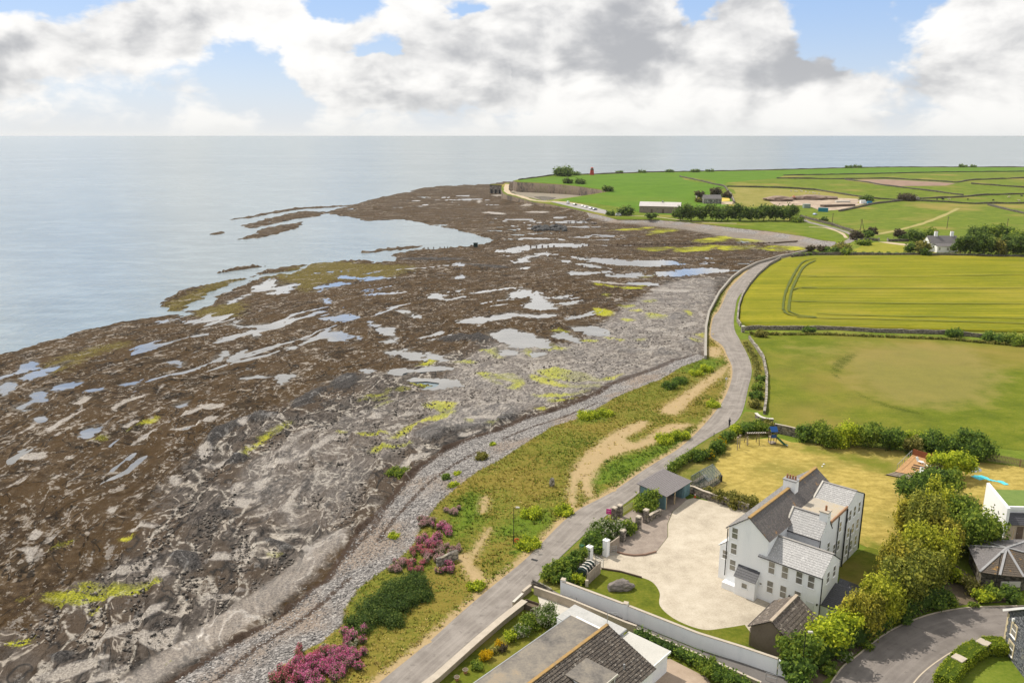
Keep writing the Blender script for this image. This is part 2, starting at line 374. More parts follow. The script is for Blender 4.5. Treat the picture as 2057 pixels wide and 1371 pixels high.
# ---- outlines (photo pixels of real places, put on the ground they lie on)
LANDPX = PX('1470,810 1490,740 1480,700 1455,668 1455,640 1470,590 1500,555 1540,531 1568,520 1598,512 1625,503 1667,496 1680,491 1678,485 1648,482 1612,474 1542,464 1480,458 1430,452 1379,446 1316,441 1240,441 1210,433 1188,428 1150,419 1100,409.5 1072,406 1045,398')
ROADC = PX('810,1371 890,1300 1000,1205 1100,1110 1200,1035 1300,960 1400,890')
land = [(-60., 20.)] + [tuple(p) for p in W2(ROADC)] + [GL(*p)[:2] for p in LANDPX]
land += [GL(*p)[:2] for p in PX('1020,391.5 1011,388 1007,380 1008,372 1016,367 1024,367 1021,376 1024,386 1050,393.5 1078,400 1093,403 1110,401 1150,396 1190,390 1222,384.5 1205,381 1165,375 1135,371.5 1085,368 1040,366 1030,363 1040,360.5 1110,352 1190,350 1300,346 1510,342 1560,341 1700,337 1800,335.5 2057,335.5 2500,335')]
land += [(2200., 900.), (1200., -60.), (-60., -60.)]
VERGEPX = PX('500,1420 545,1371 560,1345 600,1310 650,1285 690,1250 692,1225 720,1180 760,1150 790,1130 830,1095 850,1050 880,1010 920,975 960,945 1000,925 1070,880 1110,855 1160,840 1180,830 1240,795 1290,775 1330,760 1370,735 1400,725 1418,718 1418,660 1424,630 1445,590 1470,560 1490,545 1520,530 1560,519.5 1598,512')
verge = list(W2(VERGEPX)) + list(W2(PX('1540,531 1500,555 1470,590 1455,640 1455,668 1480,700 1490,740 1470,810 1400,890 1300,960 1200,1035 1100,1110 1000,1205 890,1300 810,1371 700,1480')))
WRACK = PX('300,1400 358,1360 400,1334 451,1301 502,1270.6 553,1242.5 604,1204 630,1178.7 655,1166 690,1115 719,1069 757,1033 783,1007.7 800,984 833,946 884,908 943,880 1004,862 1055,839 1106,826 1157,808 1200,790 1223.5,772 1274.6,754 1315,740 1356,723 1400,712')
wrack = W2(WRACK, -2.7)
shingle = list(W2(VERGEPX[:26])) + list(wrack[::-1])
COAST = 'f7|'
coast_main = PX('-200,790 -60,735 0,712 40,702 100,684 170,664 230,650 300,638 330,634 372,631 381,629 422,614 444,594 496,572 522,557 584,549 605,543 612,538 625,531 640,527 665,527 690,523 740,524 752,530 790,525 802,518 785,514 790,510 840,502 890,500 950,494 985,488 990,481 970,475 920,462 880,455 850,448 810,441 780,442 735,444 720,440 700,436 668,431 655,427 668,422 700,414 740,402 800,389 850,377 880,374 930,372 985,369.5 1030,363 1090,366 1230,380 1260,430 1500,440 1720,480 1700,520 1520,560 1470,720 1400,900 1200,1050 900,1310 700,1480 -200,1480')
isles = [PX('326,608 363,586 422,572 474,561 507,555 540,542 590,534 614,531 608,537 584,545 536,549 485,561 440,576 403,598 368,616 364,622 372,627 345,625 328,617'),
         PX('459,442 500,434 540,427 581,419 625,415.5 690,412 720,412 690,416 640,418.5 600,421 555,428 500,438.5'), PX('484,454 520,444 560,434.5 590,427 625,424 655,426 640,435 600,439 559,447.5 520,456 503,459'), PX('480,481 512,470 522,460 560,453.5 612,445 594,459 559,469 522,477'),
         PX('411,472 444,465 451,466 437,472'), PX('727,507 762,501 814,496 847,494 828,500 777,504 736,509'), PX('439,548 459,540 507,533 529,534 507,538 466,544')]
POOLS = dict(z1='160,215 205,190 270,165 285,200 265,235 215,245 165,262|160,310 230,270 350,235 450,205 560,170 480,215 390,260 375,285 300,300 230,322|5,380 50,335 105,335 85,385 65,430 10,455|430,380 490,345 560,345 630,330 632,350 560,375 540,400 500,415 430,400|255,430 300,400 365,395 345,430 350,490 290,500 255,465|110,540 160,510 245,500 215,540 240,560 190,572 140,558|285,630 320,605 345,630 320,650|640,745 680,700 760,680 785,705 740,740 690,770 650,775|685,410 770,392 825,398 790,415|955,355 1080,345 1010,370|1370,520 1480,490 1450,525 1390,540|1130,55 1220,45 1180,60|1340,175 1450,185 1430,215 1390,215|0,300 60,285 80,290 20,310 0,318',
 z2='115,160 165,115 215,97 220,130 160,165 120,183|255,160 310,115 350,90 365,95 330,130 285,165|320,310 380,295 550,295 480,305 390,310 330,322|605,290 660,280 760,285 720,310 680,330 675,360 640,365 625,320|680,72 740,63 770,75 740,85|1470,110 1560,90 1600,110 1510,125|1275,245 1320,235 1360,250 1310,262',
 z3='15,245 60,222 130,216 190,230 207,252 190,280 110,288 40,275|700,70 800,50 880,35 1000,65 1100,100 1160,120 1155,140 1210,165 1190,195 1100,180 1010,175 900,180 840,150 770,115 710,85|1340,25 1450,20 1590,35 1620,60 1567,85 1500,80 1420,55|1215,85 1260,60 1340,75 1400,110 1420,140 1330,130 1230,105|-70,370 60,350 200,345 330,330 430,345 420,360 300,365 110,375 60,400 0,410|60,428 150,425 300,432 470,440 490,480 400,500 250,525 180,505 280,480 250,460 100,455|205,220 300,245 380,275 330,290 270,265|800,215 870,200 920,215 930,235 870,250 810,245|1070,220 1150,235 1120,262 1060,255',
 z6='205,360 270,362 380,385 320,390 230,380|0,465 100,440 230,427 320,432 230,460 120,475 0,488|0,505 90,485 60,500 10,515|35,590 80,588 120,630 70,630|1090,545 1150,535 1210,555 1230,580 1190,592 1120,575|1250,590 1330,583 1300,599|745,705 800,695 880,710 975,750 970,768 900,765 840,725|485,810 530,815 580,860 690,875 740,895 720,940 680,945 600,915 560,900 570,880|0,780 100,765 200,740 270,740 330,775 310,793 200,790 80,785|30,940 80,900 190,905 260,935 410,970 330,975 180,995 60,985|630,1005 700,985 750,950 770,1000 700,1013|1320,375 1440,358 1430,380 1370,385|1365,245 1395,225 1420,260 1380,262|1380,800 1500,780 1700,750 1900,720 2057,735 2300,730 2340,745 2200,775 2057,765 1950,745 1850,775 1700,800 1550,820 1420,822|1960,280 2057,277 2030,292|1780,110 1900,95 2057,75 2200,70 2200,85 2057,100 1900,115 1800,130|650,1100 750,1090 890,1070 860,1095 760,1110 720,1150 680,1120',
 f6='60,285 120,240 185,240 195,275 90,295|165,335 215,300 220,255 250,258 285,310 345,350 260,360 190,350|430,465 560,465 650,505 610,520 500,490|455,45 530,55 640,55 800,70 980,65 1060,75 1140,90 990,95 900,105 760,95 640,85 560,70|935,150 1060,125 1250,112 1340,115 1340,135 1220,145 1060,160|640,150 760,150 840,142 850,165 760,170|485,88 560,90 655,115 560,105|420,135 520,140 525,152 440,152|370,65 430,70 420,82',
 f5='130,540 230,515 400,498 580,498 590,512 360,517 200,547|210,600 260,575 370,545 380,555 290,575 270,602',
 f7='440,800 510,790 480,815 560,820 650,810 715,830 660,835 560,830 470,830|540,850 570,850 595,885 570,885|560,630 640,580 690,575 680,610 790,590 780,620 720,645 640,650 690,625 620,635|430,705 440,680 560,650 520,665|40,800 130,788 120,800 60,806|240,870 300,866 290,880 250,880')
ALGAE = dict(z3='200,640 300,610 460,625 430,660 430,730 330,760 230,765 150,800 90,830 20,900 0,905 -60,900 0,850 80,800 170,770 300,740 330,700 260,670|0,945 90,935 80,955 0,970|620,380 720,385 700,410 780,450 820,475 760,465 680,430|765,400 920,400 990,465 930,515 850,500 900,480 870,450 780,430|1060,400 1200,440 1290,470 1400,480 1567,480 1567,500 1300,500 1150,470 1050,430|1290,370 1450,385 1567,420 1567,445 1450,420 1350,390|1070,555 1250,560 1380,545 1490,520 1480,540 1380,560 1260,578 1100,575|1170,590 1300,595 1380,585 1290,612 1190,612|120,465 280,475 270,495 150,490|180,310 280,270 290,300 230,330 150,330|430,295 560,295 570,310 480,305|530,765 600,770 590,790 560,790|690,790 760,785 740,800|640,205 760,195 800,215 810,270 780,280 700,225|960,215 1060,215 1070,265 1020,240|1225,45 1340,60 1320,72 1240,65|1430,125 1560,130 1480,140|1190,195 1310,190 1310,212 1200,210|0,500 100,505 60,525 0,530|1090,670 1150,660 1130,680',
 z7='140,895 300,880 520,910 640,950 740,990 980,940 880,990 760,1020 640,1000 560,1010 400,990 200,960|120,970 250,1010 400,1050 600,1045 780,1040 700,1060 480,1065 350,1060|110,1135 300,1130 500,1120 640,1085 620,1110 450,1140 300,1160 140,1155|800,155 850,150 820,175|970,255 1100,260 1020,290|690,295 830,300 880,350 760,360|1195,215 1310,205 1260,235|1200,340 1350,345 1410,385 1280,390|985,390 1070,400 1030,415|310,495 380,500 450,520 400,530|560,600 720,600 640,618|830,575 890,580 860,597|1110,590 1200,590 1150,610|930,595 1000,598 960,606|1640,590 1770,600 1720,620|1700,540 1770,545 1760,570|1600,320 1660,330 1640,370|700,45 900,70 1150,90 1100,100 900,85 720,60|1140,60 1230,62 1180,75|1050,310 1180,295 1150,320|220,640 300,660 420,690 300,700 230,680|120,650 280,640 240,690 130,665',
 z2='1250,475 1340,440 1440,430 1500,390 1490,420 1430,450 1320,475 1260,490|1330,485 1480,460 1420,485|1370,550 1460,500 1520,495 1440,535 1400,560|345,905 470,820 500,760 580,710 690,655 715,665 620,720 480,830 390,890 370,925|1260,755 1400,735 1567,765 1567,778 1400,755 1280,765|1350,885 1400,850 1567,835 1567,855 1450,870 1370,893|1080,730 1170,728 1120,745',
 z1='715,795 830,765 855,770 790,800|1000,720 1160,650 1240,615 1180,660 1040,715',
 z4='320,720 360,655 450,650 500,640 600,670 650,600 760,590 900,600 1000,600 1100,590 1220,565 1240,600 1130,640 1000,690 850,720 720,730 600,765 470,775 440,740|150,710 210,690 230,720|705,835 730,790 790,765 770,800 730,830|930,245 960,230 1030,225 1020,245|70,1080 200,1035 280,1000 180,1060|385,330 480,285 560,255 500,300 430,345',
 f5='900,525 1000,518 1100,520 1000,540 920,535|1090,527 1200,517 1330,506 1300,530 1150,545|1340,520 1450,508 1560,512 1500,530 1380,535|1550,522 1650,512 1800,515 1830,530 1700,540 1590,535|1430,470 1520,475 1600,485 1500,492|1000,420 1110,418 1060,435 950,450|730,425 900,410 1000,405 900,420|1200,482 1350,458 1420,464 1360,485 1250,492|900,680 960,675 940,690', z5='540,430 640,435 600,465 550,460')
OLIVE = dict(f7='640,560 850,490 1000,475 1200,490 1430,500 1300,560 1000,580 850,640 700,560|230,750 350,720 500,690 480,770 300,770|75,720 340,600 520,565 400,630 170,740', z1='430,170 640,100 950,25 1000,60 700,140 500,260 300,260', z2='810,1200 830,1100 1000,1060 1200,1150 1250,1240 1130,1300 1000,1320 870,1290|500,1035 620,1015 720,1040 600,1065|1240,1020 1350,900 1450,880 1567,860 1567,900 1450,1000 1300,1040')
PALE = dict(z2='570,930 620,890 700,840 730,800 850,720 1020,695 900,720 800,770 740,830 640,900|780,910 880,860 960,800 1070,760 1200,755 1060,790 1000,830 900,880 800,925|500,1000 600,960 720,930 760,830 770,930 640,1000|440,1150 480,1100 620,1065 560,1105 500,1150 520,1220 490,1200|260,1200 290,1150 350,1140 310,1180 290,1225|640,1371 700,1280 770,1180 780,1210 720,1320 720,1371|0,1000 120,995 240,940 200,980 120,1015|0,545 110,520 190,505 180,530 60,560|0,650 120,615 150,620 50,670|310,665 370,630 380,655 340,680|560,600 630,625 600,632|1260,650 1380,595 1440,620 1330,650|0,850 70,830 90,910 20,950|1500,620 1567,600 1567,625',
 z3='1070,290 1150,320 1370,295 1300,320 1180,340 1100,400 1040,370 1060,320|850,590 990,605 960,620 870,610|500,870 640,840 560,880 490,900|530,760 640,730 800,745 700,755|20,1110 100,1050 250,1020 150,1080 50,1130|0,740 150,690 180,700 20,745|1200,420 1300,430 1420,440 1300,450|1400,300 1560,295 1560,310 1420,310|130,970 200,960 190,985|0,640 40,640 20,660|590,630 720,625 650,640',
 z7='1400,545 1560,550 1640,580 1420,560|1490,490 1560,470 1720,420 1700,450 1520,500|1380,290 1560,295 1500,305|650,820 970,800 800,820|1080,690 1300,650 1430,665 1200,700|80,800 140,830 270,850 180,890 60,890|1130,490 1450,490 1300,515|1700,300 1800,340 1760,380|150,820 480,805 500,815 300,840|1250,100 1600,110 1640,130 1400,130|600,10 1000,45 1250,50 1100,60 800,45',
 z1='380,700 450,650 560,600 650,560 560,620 440,700 360,725|120,770 180,730 310,640 250,700|590,500 690,460 660,500 600,520|960,690 1030,650 1180,610 1260,540 1240,580 1100,640 1000,695|1030,830 1110,770 1240,700 1180,750 1060,835|1330,640 1567,555 1567,570 1350,650|1360,715 1567,665 1567,685 1400,720|100,970 200,930 360,900 300,950 140,965|440,760 550,700 500,740|60,1150 220,1070 180,1110 80,1160|410,1300 540,1250 600,1215 500,1280|410,1095 470,1065 440,1090|1340,1100 1400,1090 1410,1140 1350,1150|1060,1230 1120,1210 1080,1245|850,1340 930,1310 880,1371|890,540 1000,490 1170,440 1100,470 950,520 905,565|1240,380 1340,345 1290,375 1245,400|500,965 600,925 660,880 560,960',
 z4='115,350 200,320 300,295 330,280 400,210 470,165 465,200 380,270 320,300 290,350 250,420 210,410 220,370|220,260 280,190 325,200 310,250 240,270|40,350 60,330 90,340 60,360|1000,180 1070,140 1220,130 1180,160 1060,170|840,530 930,480 1060,440 1220,360 1140,470 1020,500 960,530|1140,530 1300,500 1290,540 1180,555|710,1080 900,960 1100,850 1300,740 1200,850 1000,960 800,1060|1000,1000 1200,980 1400,930 1350,1080 1200,1100|700,1371 900,1270 1000,1230 900,1310 760,1371|300,1371 400,1290 600,1200 850,1180 700,1250 500,1330',
 z5='350,370 420,300 440,310 380,360 410,470 290,480 270,420|60,480 200,440 240,480 100,510|50,800 130,770 360,730 200,790|700,160 740,110 760,220 730,200|830,400 900,390 860,450|260,0 460,0 440,60 300,60',
 q3='620,580 960,575 970,600 640,595|650,650 960,650 900,670 680,665|90,650 340,670 380,690 130,685|0,500 40,495 30,530 0,535|200,420 340,410 330,440 220,440|1100,600 1500,640 1560,690 1400,680 1150,630')
DARK = dict(z2='730,510 860,420 1010,370 1000,400 820,540 760,560|1010,370 1100,300 1200,270 1250,320 1200,400 1080,400|60,770 200,690 400,600 650,580 500,640 300,700 150,800 90,900|230,950 330,920 400,930 330,980 210,1010', z4='1330,390 1430,340 1562,360 1562,480 1400,470|400,1180 500,1130 600,1130 550,1180 420,1220', z5='510,320 640,340 750,390 640,410 560,370|120,110 260,100 250,150 180,140', z3='120,880 250,800 430,700 700,640 850,640 950,720 850,780 640,820 450,850 300,920', z7='920,700 1100,695 1530,730 1510,755 1300,745 950,725|1340,685 1540,695 1500,710 1350,705|1550,265 1650,285 1660,305 1560,300|1495,195 1640,215 1630,230 1510,210|1560,590 1640,600 1750,660 1600,660|1440,340 1600,330 1650,380 1450,410', z6='800,190 1100,185 1430,195 1400,210 1100,212 820,208|1400,235 1600,250 1850,270 1850,290 1600,275|1160,330 1270,350 1240,360|1210,960 1600,940 1750,990 1400,1005 1210,1010')
GREY = [PX('-40,1330 0,1290 150,1190 270,1080 350,960 430,870 520,830 620,790 700,750 800,745 870,720 950,690 1000,680 1150,690 1200,650 1260,610 1300,590 1340,560 1420,545 1470,560 1440,640 1420,720 1160,800 800,1000 600,1200 380,1371 300,1450 -60,1450')]
SANDP = [PX('225,1390 300,1325 400,1260 500,1195 590,1130 640,1085 690,1060 700,1075 660,1120 610,1170 540,1235 440,1295 330,1360 290,1390'), PX('1230,443 1316,443.5 1430,455 1542,467 1648,485 1690,492 1650,499 1560,492 1450,474 1380,462 1300,453 1240,450')]
DRY = [PX(s, 'f6') for s in '450,1371 470,1300 560,1200 700,1100 860,1030 880,1060 760,1130 840,1160 1000,1060 1150,1050 1060,1090 900,1170 700,1230 600,1290 560,1371|980,960 1100,880 1240,780 1370,700 1330,760 1200,860 1070,980|1270,590 1330,600 1320,640 1270,640'.split('|')] + \
      [PX(s, 'z8') for s in '1120,480 1120,300 1140,200 1230,80 1330,20 1400,0 1480,0 1330,110 1220,180 1180,230 1150,380 1150,480|1400,70 1290,170 1270,250 1290,370 1240,360 1210,250 1230,170 1330,90|330,860 380,770 450,660 480,640 430,740 360,850 340,950|240,850 300,830 340,920 420,990 440,1060 360,1050 300,960|420,470 440,380 470,400 440,500'.split('|')]
LUSH = [PX(s, 'z8') for s in '1290,200 1450,100 1567,50 1567,170 1450,260 1330,350 1280,300|520,700 650,560 900,470 1000,560 900,690 700,700|170,660 280,360 400,350 430,560 200,700|640,800 800,700 850,740 760,840'.split('|')] + [PX(s, 'f6') for s in '460,1030 560,980 660,990 640,1020 520,1040|560,1371 620,1300 760,1230 900,1200 1050,1130 1160,1090 1130,1160 1000,1240 850,1320 760,1371|1110,720 1260,650 1340,660 1280,740 1130,730|1240,480 1280,400 1360,250 1330,330 1270,480'.split('|')]
def DW(d, z=FZ): return [W2(PX(s, v), z) for v, ss in d.items() for s in ss.split('|')]
pools_w = DW(POOLS); algae_w = DW(ALGAE); olive_w = DW(OLIVE); pale_w = DW(PALE); dark_w = DW(DARK)
grey_w = [W2(q, FZ) for q in GREY]; sand_w = [W2(q, -2.9) for q in SANDP]; dry_w = [W2(q) for q in DRY]; lush_w = [W2(q) for q in LUSH]
coast_w = W2(coast_main, SEAZ); isles_w = [W2(q, SEAZ) for q in isles]
land_w = np.array(land); verge_w = np.array(verge); shingle_w = np.array(shingle)
def strata(P):
    dx, dy = P[:, 0] - 120., P[:, 1] - 150.; r = np.hypot(dx, dy); a = np.arctan2(dx, dy)
    wob = 14 * (fbm(P[:, 0] * .02, P[:, 1] * .02, 3) - .5) + 5 * (fbm(P[:, 0] * .09, P[:, 1] * .09, 3) - .5)
    return a * 260., r + wob
def foreshore():
    ys = [58.]
    while ys[-1] < 1120: ys.append(ys[-1] + max(.36, .8 * (ys[-1] ** 2 + 63 ** 2) / (63 * 806)))
    ys = np.array(ys); xs = np.arange(-225, 225, .62)
    X, Y = np.meshgrid(xs, ys); nx = len(xs); ny = len(ys)
    keep = (np.abs(X) < Y * .70 + 14) & (X > -225); P = np.c_[X.ravel(), Y.ravel()]
    n = len(P); e1 = fbm(P[:, 0] * .25, P[:, 1] * .25, 4) - .5
    dist = np.hypot(P[:, 0], P[:, 1])
    cst = np.minimum.reduce([sdf(P, np.array(coast_w))] + [sdf(P, np.array(q)) for q in isles_w])
    cst = cst + e1 * np.clip(dist * .012, 2, 6) + (fbm(P[:, 0] * .9, P[:, 1] * .9, 3) - .5) * 2
    lnd = sdf(P, land_w)
    kp = keep.ravel() & (cst < 14) & (lnd > -6)
    st, ss = strata(P)
    # heights: tilted ledges (saw-tooth across the strata) and rubble
    e2 = fbm(P[:, 0] * .95, P[:, 1] * .95, 4) - .5
    led = fbm(P[:, 0] * .03, P[:, 1] * .03, 2); saw = ((ss * .15 + 1.6 * (fbm(st * .012, ss * .05, 3) - .5)) % 1.0) ** 1.6; saw2 = ((ss * .52 + 2.2 * (fbm(st * .02 + 7, ss * .12, 3) - .5)) % 1.0)
    det = 1.15 * (saw - .38) * sstep(.34, .62, led) + .30 * (saw2 - .5) * sstep(.62, .42, led) + .42 * (fbm(P[:, 0] * .45, P[:, 1] * .45, 4) - .42) + .26 * (fbm(st * .05, ss * .6, 3) - .45)
    det = np.where(det < -.06, -.06 + (det + .06) * .12, det)
    hol = sstep(.615, .69, fbm(st * .030 + 3.3, ss * .16, 4)) * sstep(.40, .52, fbm(P[:, 0] * .022 + 9, P[:, 1] * .022, 2))
    a_alg = mk(P, algae_w); a_pale = mk(P, pale_w); a_grey = mk(P, grey_w, 2.5); a_dark = mk(P, dark_w); a_sand = mk(P, sand_w); a_ol = mk(P, olive_w, 2.)
    a_pool = mk(P, pools_w)
    wz = mk(P, [W2(PX('1000,690 1150,690 1250,625 1330,575 1420,560 1430,600 1415,700 1300,745 1150,790 1000,840 900,862 860,830 900,760'), FZ)], 6.); wz2 = mk(P, [W2(PX('480,960 560,880 640,860 760,810 900,780 900,860 760,930 700,1040 600,1060 500,1030'), FZ)], 5.)
    a_pale = np.maximum(a_pale, .44 * sstep(.1, .6, wz)); a_pale = np.maximum(a_pale, .36 * sstep(.1, .6, wz2)); a_pale = np.maximum(a_pale, .06 * a_grey)
    pe = a_pool + 1.0 * e1 + .8 * e2
    h = FZ + det + .6 * sstep(.4, .8, a_dark + .3 * e1) - .1 * sstep(.4, .7, a_pale) - .05 * sstep(.4, .7, a_alg)
    h = h * (1 - sstep(.3, .7, a_sand)) + sstep(.3, .7, a_sand) * (FZ + .15)
    h = np.where(a_pool > .02, np.minimum(h, FZ + .15), h)
    h = h - .62 * sstep(.38, .62, pe) - .42 * hol * (1 - sstep(.3, .6, a_sand)) * (a_dark < .3) * sstep(.75, .35, a_grey * .9)
    h = h - 1.6 * sstep(-2.2, 3.8, cst)
    # shingle bank, verge
    dv = sdf(P, verge_w); dw = dline(P, wrack); ins = inside(P, shingle_w)
    tt = dv / (dv + dw + 1e-6); bank = -.12 - 2.75 * (tt ** .85) + .18 * (fbm(P[:, 0] * .8, P[:, 1] * .8, 3) - .5)
    h = np.where(ins, bank, h)
    near = (dw < 6) & (~ins) & (dv > 0) & (P[:, 1] < 290)
    h = np.where(near, h + .25 * (1 - dw / 6), h)
    h = np.where((dv > 0) & (P[:, 1] > 420) & (lnd < 16) & (P[:, 1] < 800), np.maximum(h, -3 + 2.9 * (1 - np.clip(lnd / 14., 0, 1)) ** 1.5), h)
    h = np.where(dv < 0, -.04 + .30 * (fbm(P[:, 0] * .5, P[:, 1] * .5, 4) - .5) * np.clip(-dv / 2, 0, 1), h)
    h = np.where(lnd < 0, np.minimum(h, -.06), h)
    h = np.where(lnd < -1.5, -.35, h)
    a_sh = np.clip(.5 - sdf(P, shingle_w) / 3., 0, 1); a_sh = np.maximum(a_sh, np.clip(1 - lnd / 13., 0, 1) * (P[:, 1] > 430) * (P[:, 0] > 60))
    a_wr = np.clip(1 - dw / np.clip(.011 * dist, 1.1, 3.2), 0, 1); a_vg = np.clip(.5 - dv / 3., 0, 1)
    lines2 = [W2(PX(s), -1.6) for s in ('420,1371 520,1290 600,1245 660,1200 700,1160', '760,1080 800,1030 850,975 905,935 960,905', '700,1100 740,1060 770,1020', '1010,880 1060,860 1130,840 1200,812')]
    for L in lines2: a_wr = np.maximum(a_wr, .8 * np.clip(1 - dline(P, L) / 1.3, 0, 1))
    a_dry = mk(P, dry_w, 1.4); a_dry = np.where(a_dry > 0, np.clip(a_dry + .12, 0, 1), a_dry); a_lush = mk(P, lush_w, 2.2)
    rd = np.minimum(dline(P, ROADL_W), 50); a_dry = np.maximum(a_dry, np.clip(1.0 - rd / 2.3, 0, .9) * (dv < 0))
    # faces
    idx = np.arange(n).reshape(ny, nx); k = kp.reshape(ny, nx)
    c = k[:-1, :-1] & k[1:, :-1] & k[:-1, 1:] & k[1:, 1:]
    q = np.stack([idx[:-1, :-1][c], idx[:-1, 1:][c], idx[1:, 1:][c], idx[1:, :-1][c]], 1)
    used = np.unique(q); mp = np.full(n, -1); mp[used] = np.arange(len(used)); q = mp[q]
    me = bpy.data.meshes.new('foreshore'); me.vertices.add(len(used)); me.vertices.foreach_set('co', np.c_[P[used], h[used]].ravel())
    me.loops.add(q.size); me.loops.foreach_set('vertex_index', q.ravel().astype(np.int32)); me.polygons.add(len(q))
    me.polygons.foreach_set('loop_start', np.arange(0, q.size, 4, dtype=np.int32)); me.polygons.foreach_set('use_smooth', np.ones(len(q), bool)); me.update(); me.validate()
    u = used
    addattr(me, 'mA', np.c_[a_alg, a_pale, a_grey, a_dark][u]); addattr(me, 'mB', np.c_[a_sand, a_sh, a_wr, a_ol][u]); addattr(me, 'mC', np.c_[a_vg, a_dry, a_lush, a_pool][u])
    addattr(me, 'st', np.c_[st * .1, ss, np.zeros(n)][u], 'FLOAT_VECTOR')
    o = link('foreshore', me, shore_mat(), None, 'structure', 'rocky weed-covered foreshore with shingle bank and grassy verge')
    return o
def shore_mat():
    m, t, b = newmat('foreshore'); p = t.pos(); A = t.attr('mA'); B = t.attr('mB'); C = t.attr('mC'); st = t.attr('st').outputs['Vector']
    alg, pale, grey = t.sep(A.outputs['Color']); dark = A.outputs['Alpha']; sand, sh, wr = t.sep(B.outputs['Color']); ol = B.outputs['Alpha']; vg, dry, lush = t.sep(C.outputs['Color']); pool = C.outputs['Alpha']
    n1 = t.noise(p, .55, 5., .62, .3); n2 = t.noise(p, .07, 3., .5); n3 = t.noise(p, 3.2, 4., .7); n5 = t.noise(p, 1.4, 4., .7)
    ns = t.noise(t.scalev(st, (.9, .55, 1.)), 1., 5., .62, .25)          # streaks along the strata
    ns2 = t.noise(t.scalev(st, (2.2, 1.5, 1.)), 1., 4., .65, .4)
    nb = t.fmix(.5, ns2, n5)
    nk = t.noise(t.scalev(st, (.50, .13, 1.)), 1., 2.5, .5, .5); nk2 = t.noise(t.scalev(st, (.7, .24, 1.)), 1., 2.5, .5, .6)
    def line(n, c, w): return t.smooth(t.math('ABSOLUTE', t.math('SUBTRACT', n, c)), w, 0.)
    def th(mask, n, amp=.7, w=.07): return t.smooth(t.math('ADD', mask, t.math('MULTIPLY', t.math('SUBTRACT', n, .5), amp)), .5 - w, .5 + w)
    brown = t.ramp(t.fmix(.36, n1, n3), [(.32, (.014, .009, .005)), (.45, (.048, .031, .017)), (.55, (.088, .059, .032)), (.70, (.165, .120, .076))])
    brown = t.mix(t.smooth(n2, .42, .60), brown, t.mix(n3, (.098, .060, .026), (.042, .028, .015)))
    crack = t.math('MULTIPLY', line(nk, .46, .022), t.smooth(n5, .40, .55)); brown = t.mix(t.math('MULTIPLY', crack, .9), brown, (.010, .009, .008))
    nL = t.noise(p, .20, 5., .6, .4); nK = t.noise(t.scalev(st, (.26, .055, 1.)), 1., 5., .6, .6)
    brown = t.mix(t.math('MULTIPLY', t.smooth(nL, .54, .68), .45), brown, t.mix(n3, (.115, .080, .052), (.046, .034, .024)))
    brown = t.mix(t.math('MULTIPLY', t.smooth(nL, .47, .36), .75), brown, t.mix(n3, (.024, .018, .012), (.066, .047, .029)))
    brown = t.mix(t.math('MULTIPLY', t.math('MULTIPLY', line(nK, .49, .014), t.smooth(n1, .40, .50)), .92), brown, (.008, .007, .006))
    brown = t.mix(t.math('MULTIPLY', t.math('MULTIPLY', line(nK, .535, .016), t.smooth(n1, .47, .56)), .8), brown, (.34, .305, .265))  # wet highlight beside the cracks, painted as a pale line
    fl = t.math('MULTIPLY', t.smooth(t.noise(t.scalev(p, (1., .6, 1.)), 1.3, 3., .7), .57, .63), t.smooth(nk2, .42, .56)); brown = t.mix(t.math('MULTIPLY', fl, .6), brown, (.33, .29, .245))  # small glints on the weed painted in as pale flecks
    gr = t.ramp(t.fmix(.22, t.fmix(.4, ns2, n1), n3), [(.36, (.022, .019, .017)), (.46, (.070, .060, .052)), (.55, (.122, .105, .092)), (.70, (.24, .21, .18))])
    gr = t.mix(t.smooth(n2, .42, .6), gr, t.mix(n3, (.118, .087, .062), (.044, .034, .026)))
    gr = t.mix(t.math('MULTIPLY', line(nk2, .56, .035), .9), gr, t.mix(n3, (.010, .010, .010), (.045, .042, .040)))
    chan = t.math('MULTIPLY', line(nk, .50, .030), t.smooth(n5, .40, .54)); gr = t.mix(t.math('MULTIPLY', chan, .9), gr, t.mix(n3, (.31, .27, .22), (.50, .45, .38)))
    chan2 = t.math('MULTIPLY', line(nk2, .46, .024), t.smooth(n1, .48, .56)); gr = t.mix(t.math('MULTIPLY', chan2, .8), gr, (.44, .39, .33))
    col = t.mix(t.math('MULTIPLY', th(ol, n1, 1.6, .25), .8), brown, t.mix(t.smooth(n3, .4, .6), (.050, .038, .016), (.20, .165, .034)))
    g = th(grey, n1, 1.5, .25); col = t.mix(g, col, gr)
    col = t.mix(t.math('MULTIPLY', th(dark, nb, 1.7, .18), .9), col, t.mix(t.smooth(n3, .38, .66), (.018, .018, .019), (.105, .098, .094)))
    glint = t.smooth(t.math('ADD', t.math('MULTIPLY', ns, .65), t.math('MULTIPLY', n5, .35)), .57, .61)  # wet glints along the strata, put into the colour below
    col = t.mix(t.math('MULTIPLY', glint, t.fmix(g, .5, .16)), col, t.mix(n3, (.36, .315, .265), (.20, .175, .15)))
    wf = t.math('MULTIPLY', t.smooth(pale, .27, .43), t.math('MULTIPLY', g, .5)); col = t.mix(wf, col, t.mix(t.smooth(nb, .42, .58), (.105, .093, .085), (.285, .258, .238)))
    pl = th(pale, t.fmix(.3, t.fmix(.35, nb, n1), nk2), 1.9, .12); col = t.mix(t.math('MULTIPLY', pl, .86), col, t.mix(t.smooth(n3, .35, .65), (.20, .172, .145), (.46, .41, .35)))
    sd_ = th(sand, t.fmix(.5, n1, n5), 2.0, .5); col = t.mix(t.math('MULTIPLY', sd_, .68), col, t.mix(t.smooth(t.fmix(.4, n3, ns2), .40, .60), (.36, .32, .28), (.15, .138, .13)))
